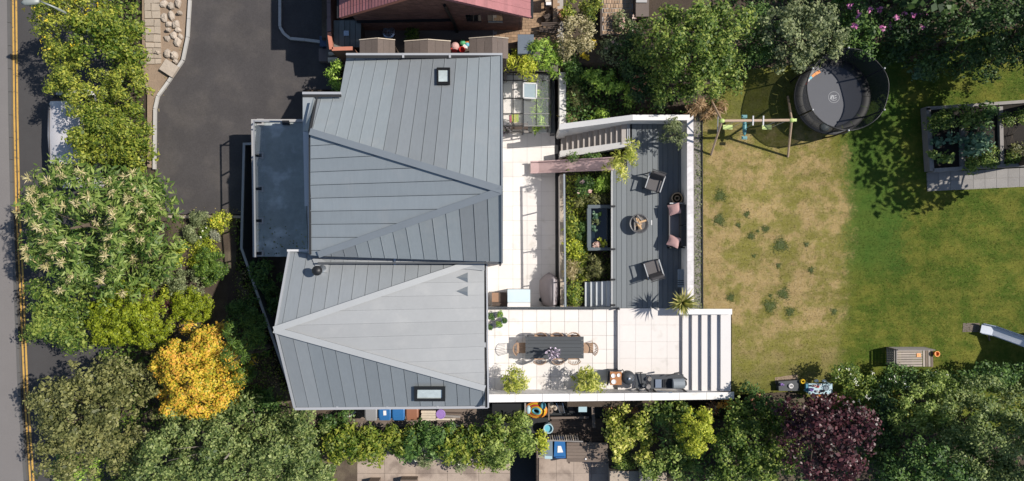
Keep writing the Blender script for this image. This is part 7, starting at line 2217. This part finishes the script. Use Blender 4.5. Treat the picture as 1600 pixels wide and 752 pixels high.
MB().bbox(c.x - .85, c.x + .85, c.y - .95, c.y + .95, ZL + 1.25, ZL + 1.33).build("platform", m_wood, tw)
for sx in (-1, 1):
    for sy in (-1, 1):
        MB().bbox(c.x + sx * .8 - .05, c.x + sx * .8 + .05, c.y + sy * .9 - .05, c.y + sy * .9 + .05, ZL, ZL + 2.4).build("post", m_wood, tw)
for s in (-1, 1):
    b = MB(); b.prism([(c.x - .95, c.y, ZL + 3.1), (c.x + .95, c.y, ZL + 3.1), (c.x + .95, c.y + s * 1.1, ZL + 2.35), (c.x - .95, c.y + s * 1.1, ZL + 2.35)], ('t', .05)); b.build("roof", m_wood, tw)
for i in range(8):
    x = c.x - .75 + i * .21
    MB().bbox(x - .08, x + .08, c.y - .93, c.y - .90, ZL + .1, ZL + 2.2).build("wall_board", m_wood, tw)
sheet("landing_mat", [(1505, 505), (1531, 505), (1531, 519), (1504, 519)], ZL + .008, mat("worn_earth", (.17, .14, .115), .95, n=(4, .3), n2=(30, .3)), .01)

# raised vegetable beds
rbx = thing("raised_beds", "row of timber raised vegetable beds at the edge of the lawn in tree shade", "raised beds", W(1530, 215, ZL))
zr2 = ZL + .35
def board(p, q, w=.14, m=m_woodgrey, zz=zr2):
    b = MB(); b.bar(W(*p, zz - .17), W(*q, zz - .17), w, .36); b.build("bed_board", m, rbx)
board((1446, 170), (1452, 268), .17)
board((1443, 171), (1640, 157), .12)
board((1454, 267), (1500, 264), .14)
board((1500.5, 198), (1500.5, 263), .16, zz=zr2 - .003)
board((1503, 263), (1640, 256), .12)
board((1559, 168), (1561, 258), .14, zz=zr2 - .003)
MB().prism([W(1450, 173, zr2 - .12), W(1640, 160, zr2 - .12), W(1640, 256, zr2 - .12), W(1455, 265, zr2 - .12)], ('t', .2)).build("bed_soil", m_soild, rbx)
gp = sheet("slab_path", [(1448, 270), (1700, 257), (1700, 287), (1449, 299)], ZL + .02, m_joint, .06)
for i in range(10):
    x0 = 1449 + i * 18
    for j in range(2):
        ya = 270 - (x0 - 1448) * .0516 + j * 14.4
        MB().prism([W(x0 + .2, ya + .2, ZL + .045), W(x0 + 17.8, ya - .7, ZL + .045), W(x0 + 17.8, ya + 13.4, ZL + .045), W(x0 + .2, ya + 14.2, ZL + .045)], ('t', .03)).build("path_slab", m_pathg, gp)
for nm, lb, lob, mm, sy, kw in [
        ("bean_plants", "mass of leafy bean plants spilling over the top of the first raised bed", [(1490, 183, 36, 18, .7), (1462, 190, 14, 14, .6)], l_mid, 'small', {}),
        ("cabbage_plant", "blue green cabbage in the first raised bed beside the outer board", [(1462, 219, 10, 9, .35)], l_kale, 'round', dict(L=.18, Wd=.15, rc=.15)),
        ("cabbage_plant", "pale green cabbage nearest the outer corner of the first raised bed", [(1462, 244, 9, 9, .35)], l_pale, 'round', dict(L=.18, Wd=.15, rc=.15)),
        ("cabbage_plant", "green cabbage next to the divider in the lower part of the first bed", [(1481, 244, 7, 8, .35)], l_pale, 'round', dict(L=.16, Wd=.14, rc=.14)),
        ("kale_plant", "dull blue kale beside the divider board of the first bed", [(1489, 215, 10, 10, .4)], l_kale, 'round', dict(L=.16, Wd=.12, rc=.15)),
        ("courgette_plant", "large leaved blue green plant filling the middle raised bed", [(1528, 215, 24, 26, .6), (1520, 232, 16, 14, .6)], l_kale, 'big', {}),
        ("herb_plants", "green herbs trailing over the lower edge of the middle bed", [(1535, 248, 26, 12, .45), (1512, 255, 12, 10, .4)], l_mid, 'fine', {}),
        ("leafy_plant", "dark tall leaves at the top end of the middle raised bed", [(1540, 180, 18, 12, .6)], l_deep, 'broad', {}),
        ("brown_plant", "sparse brownish plant in the far raised bed", [(1592, 225, 16, 16, .4)], l_brown, 'small', dict(dens=.6)),
        ("salad_plants", "low dark green salad rows at the top of the far raised bed", [(1585, 185, 20, 12, .35), (1578, 248, 14, 8, .3)], l_mid, 'fine', dict(dens=.7))]:
    plant(nm, lb, "vegetable", lob, zr2 - .12, mm, sy, **kw)
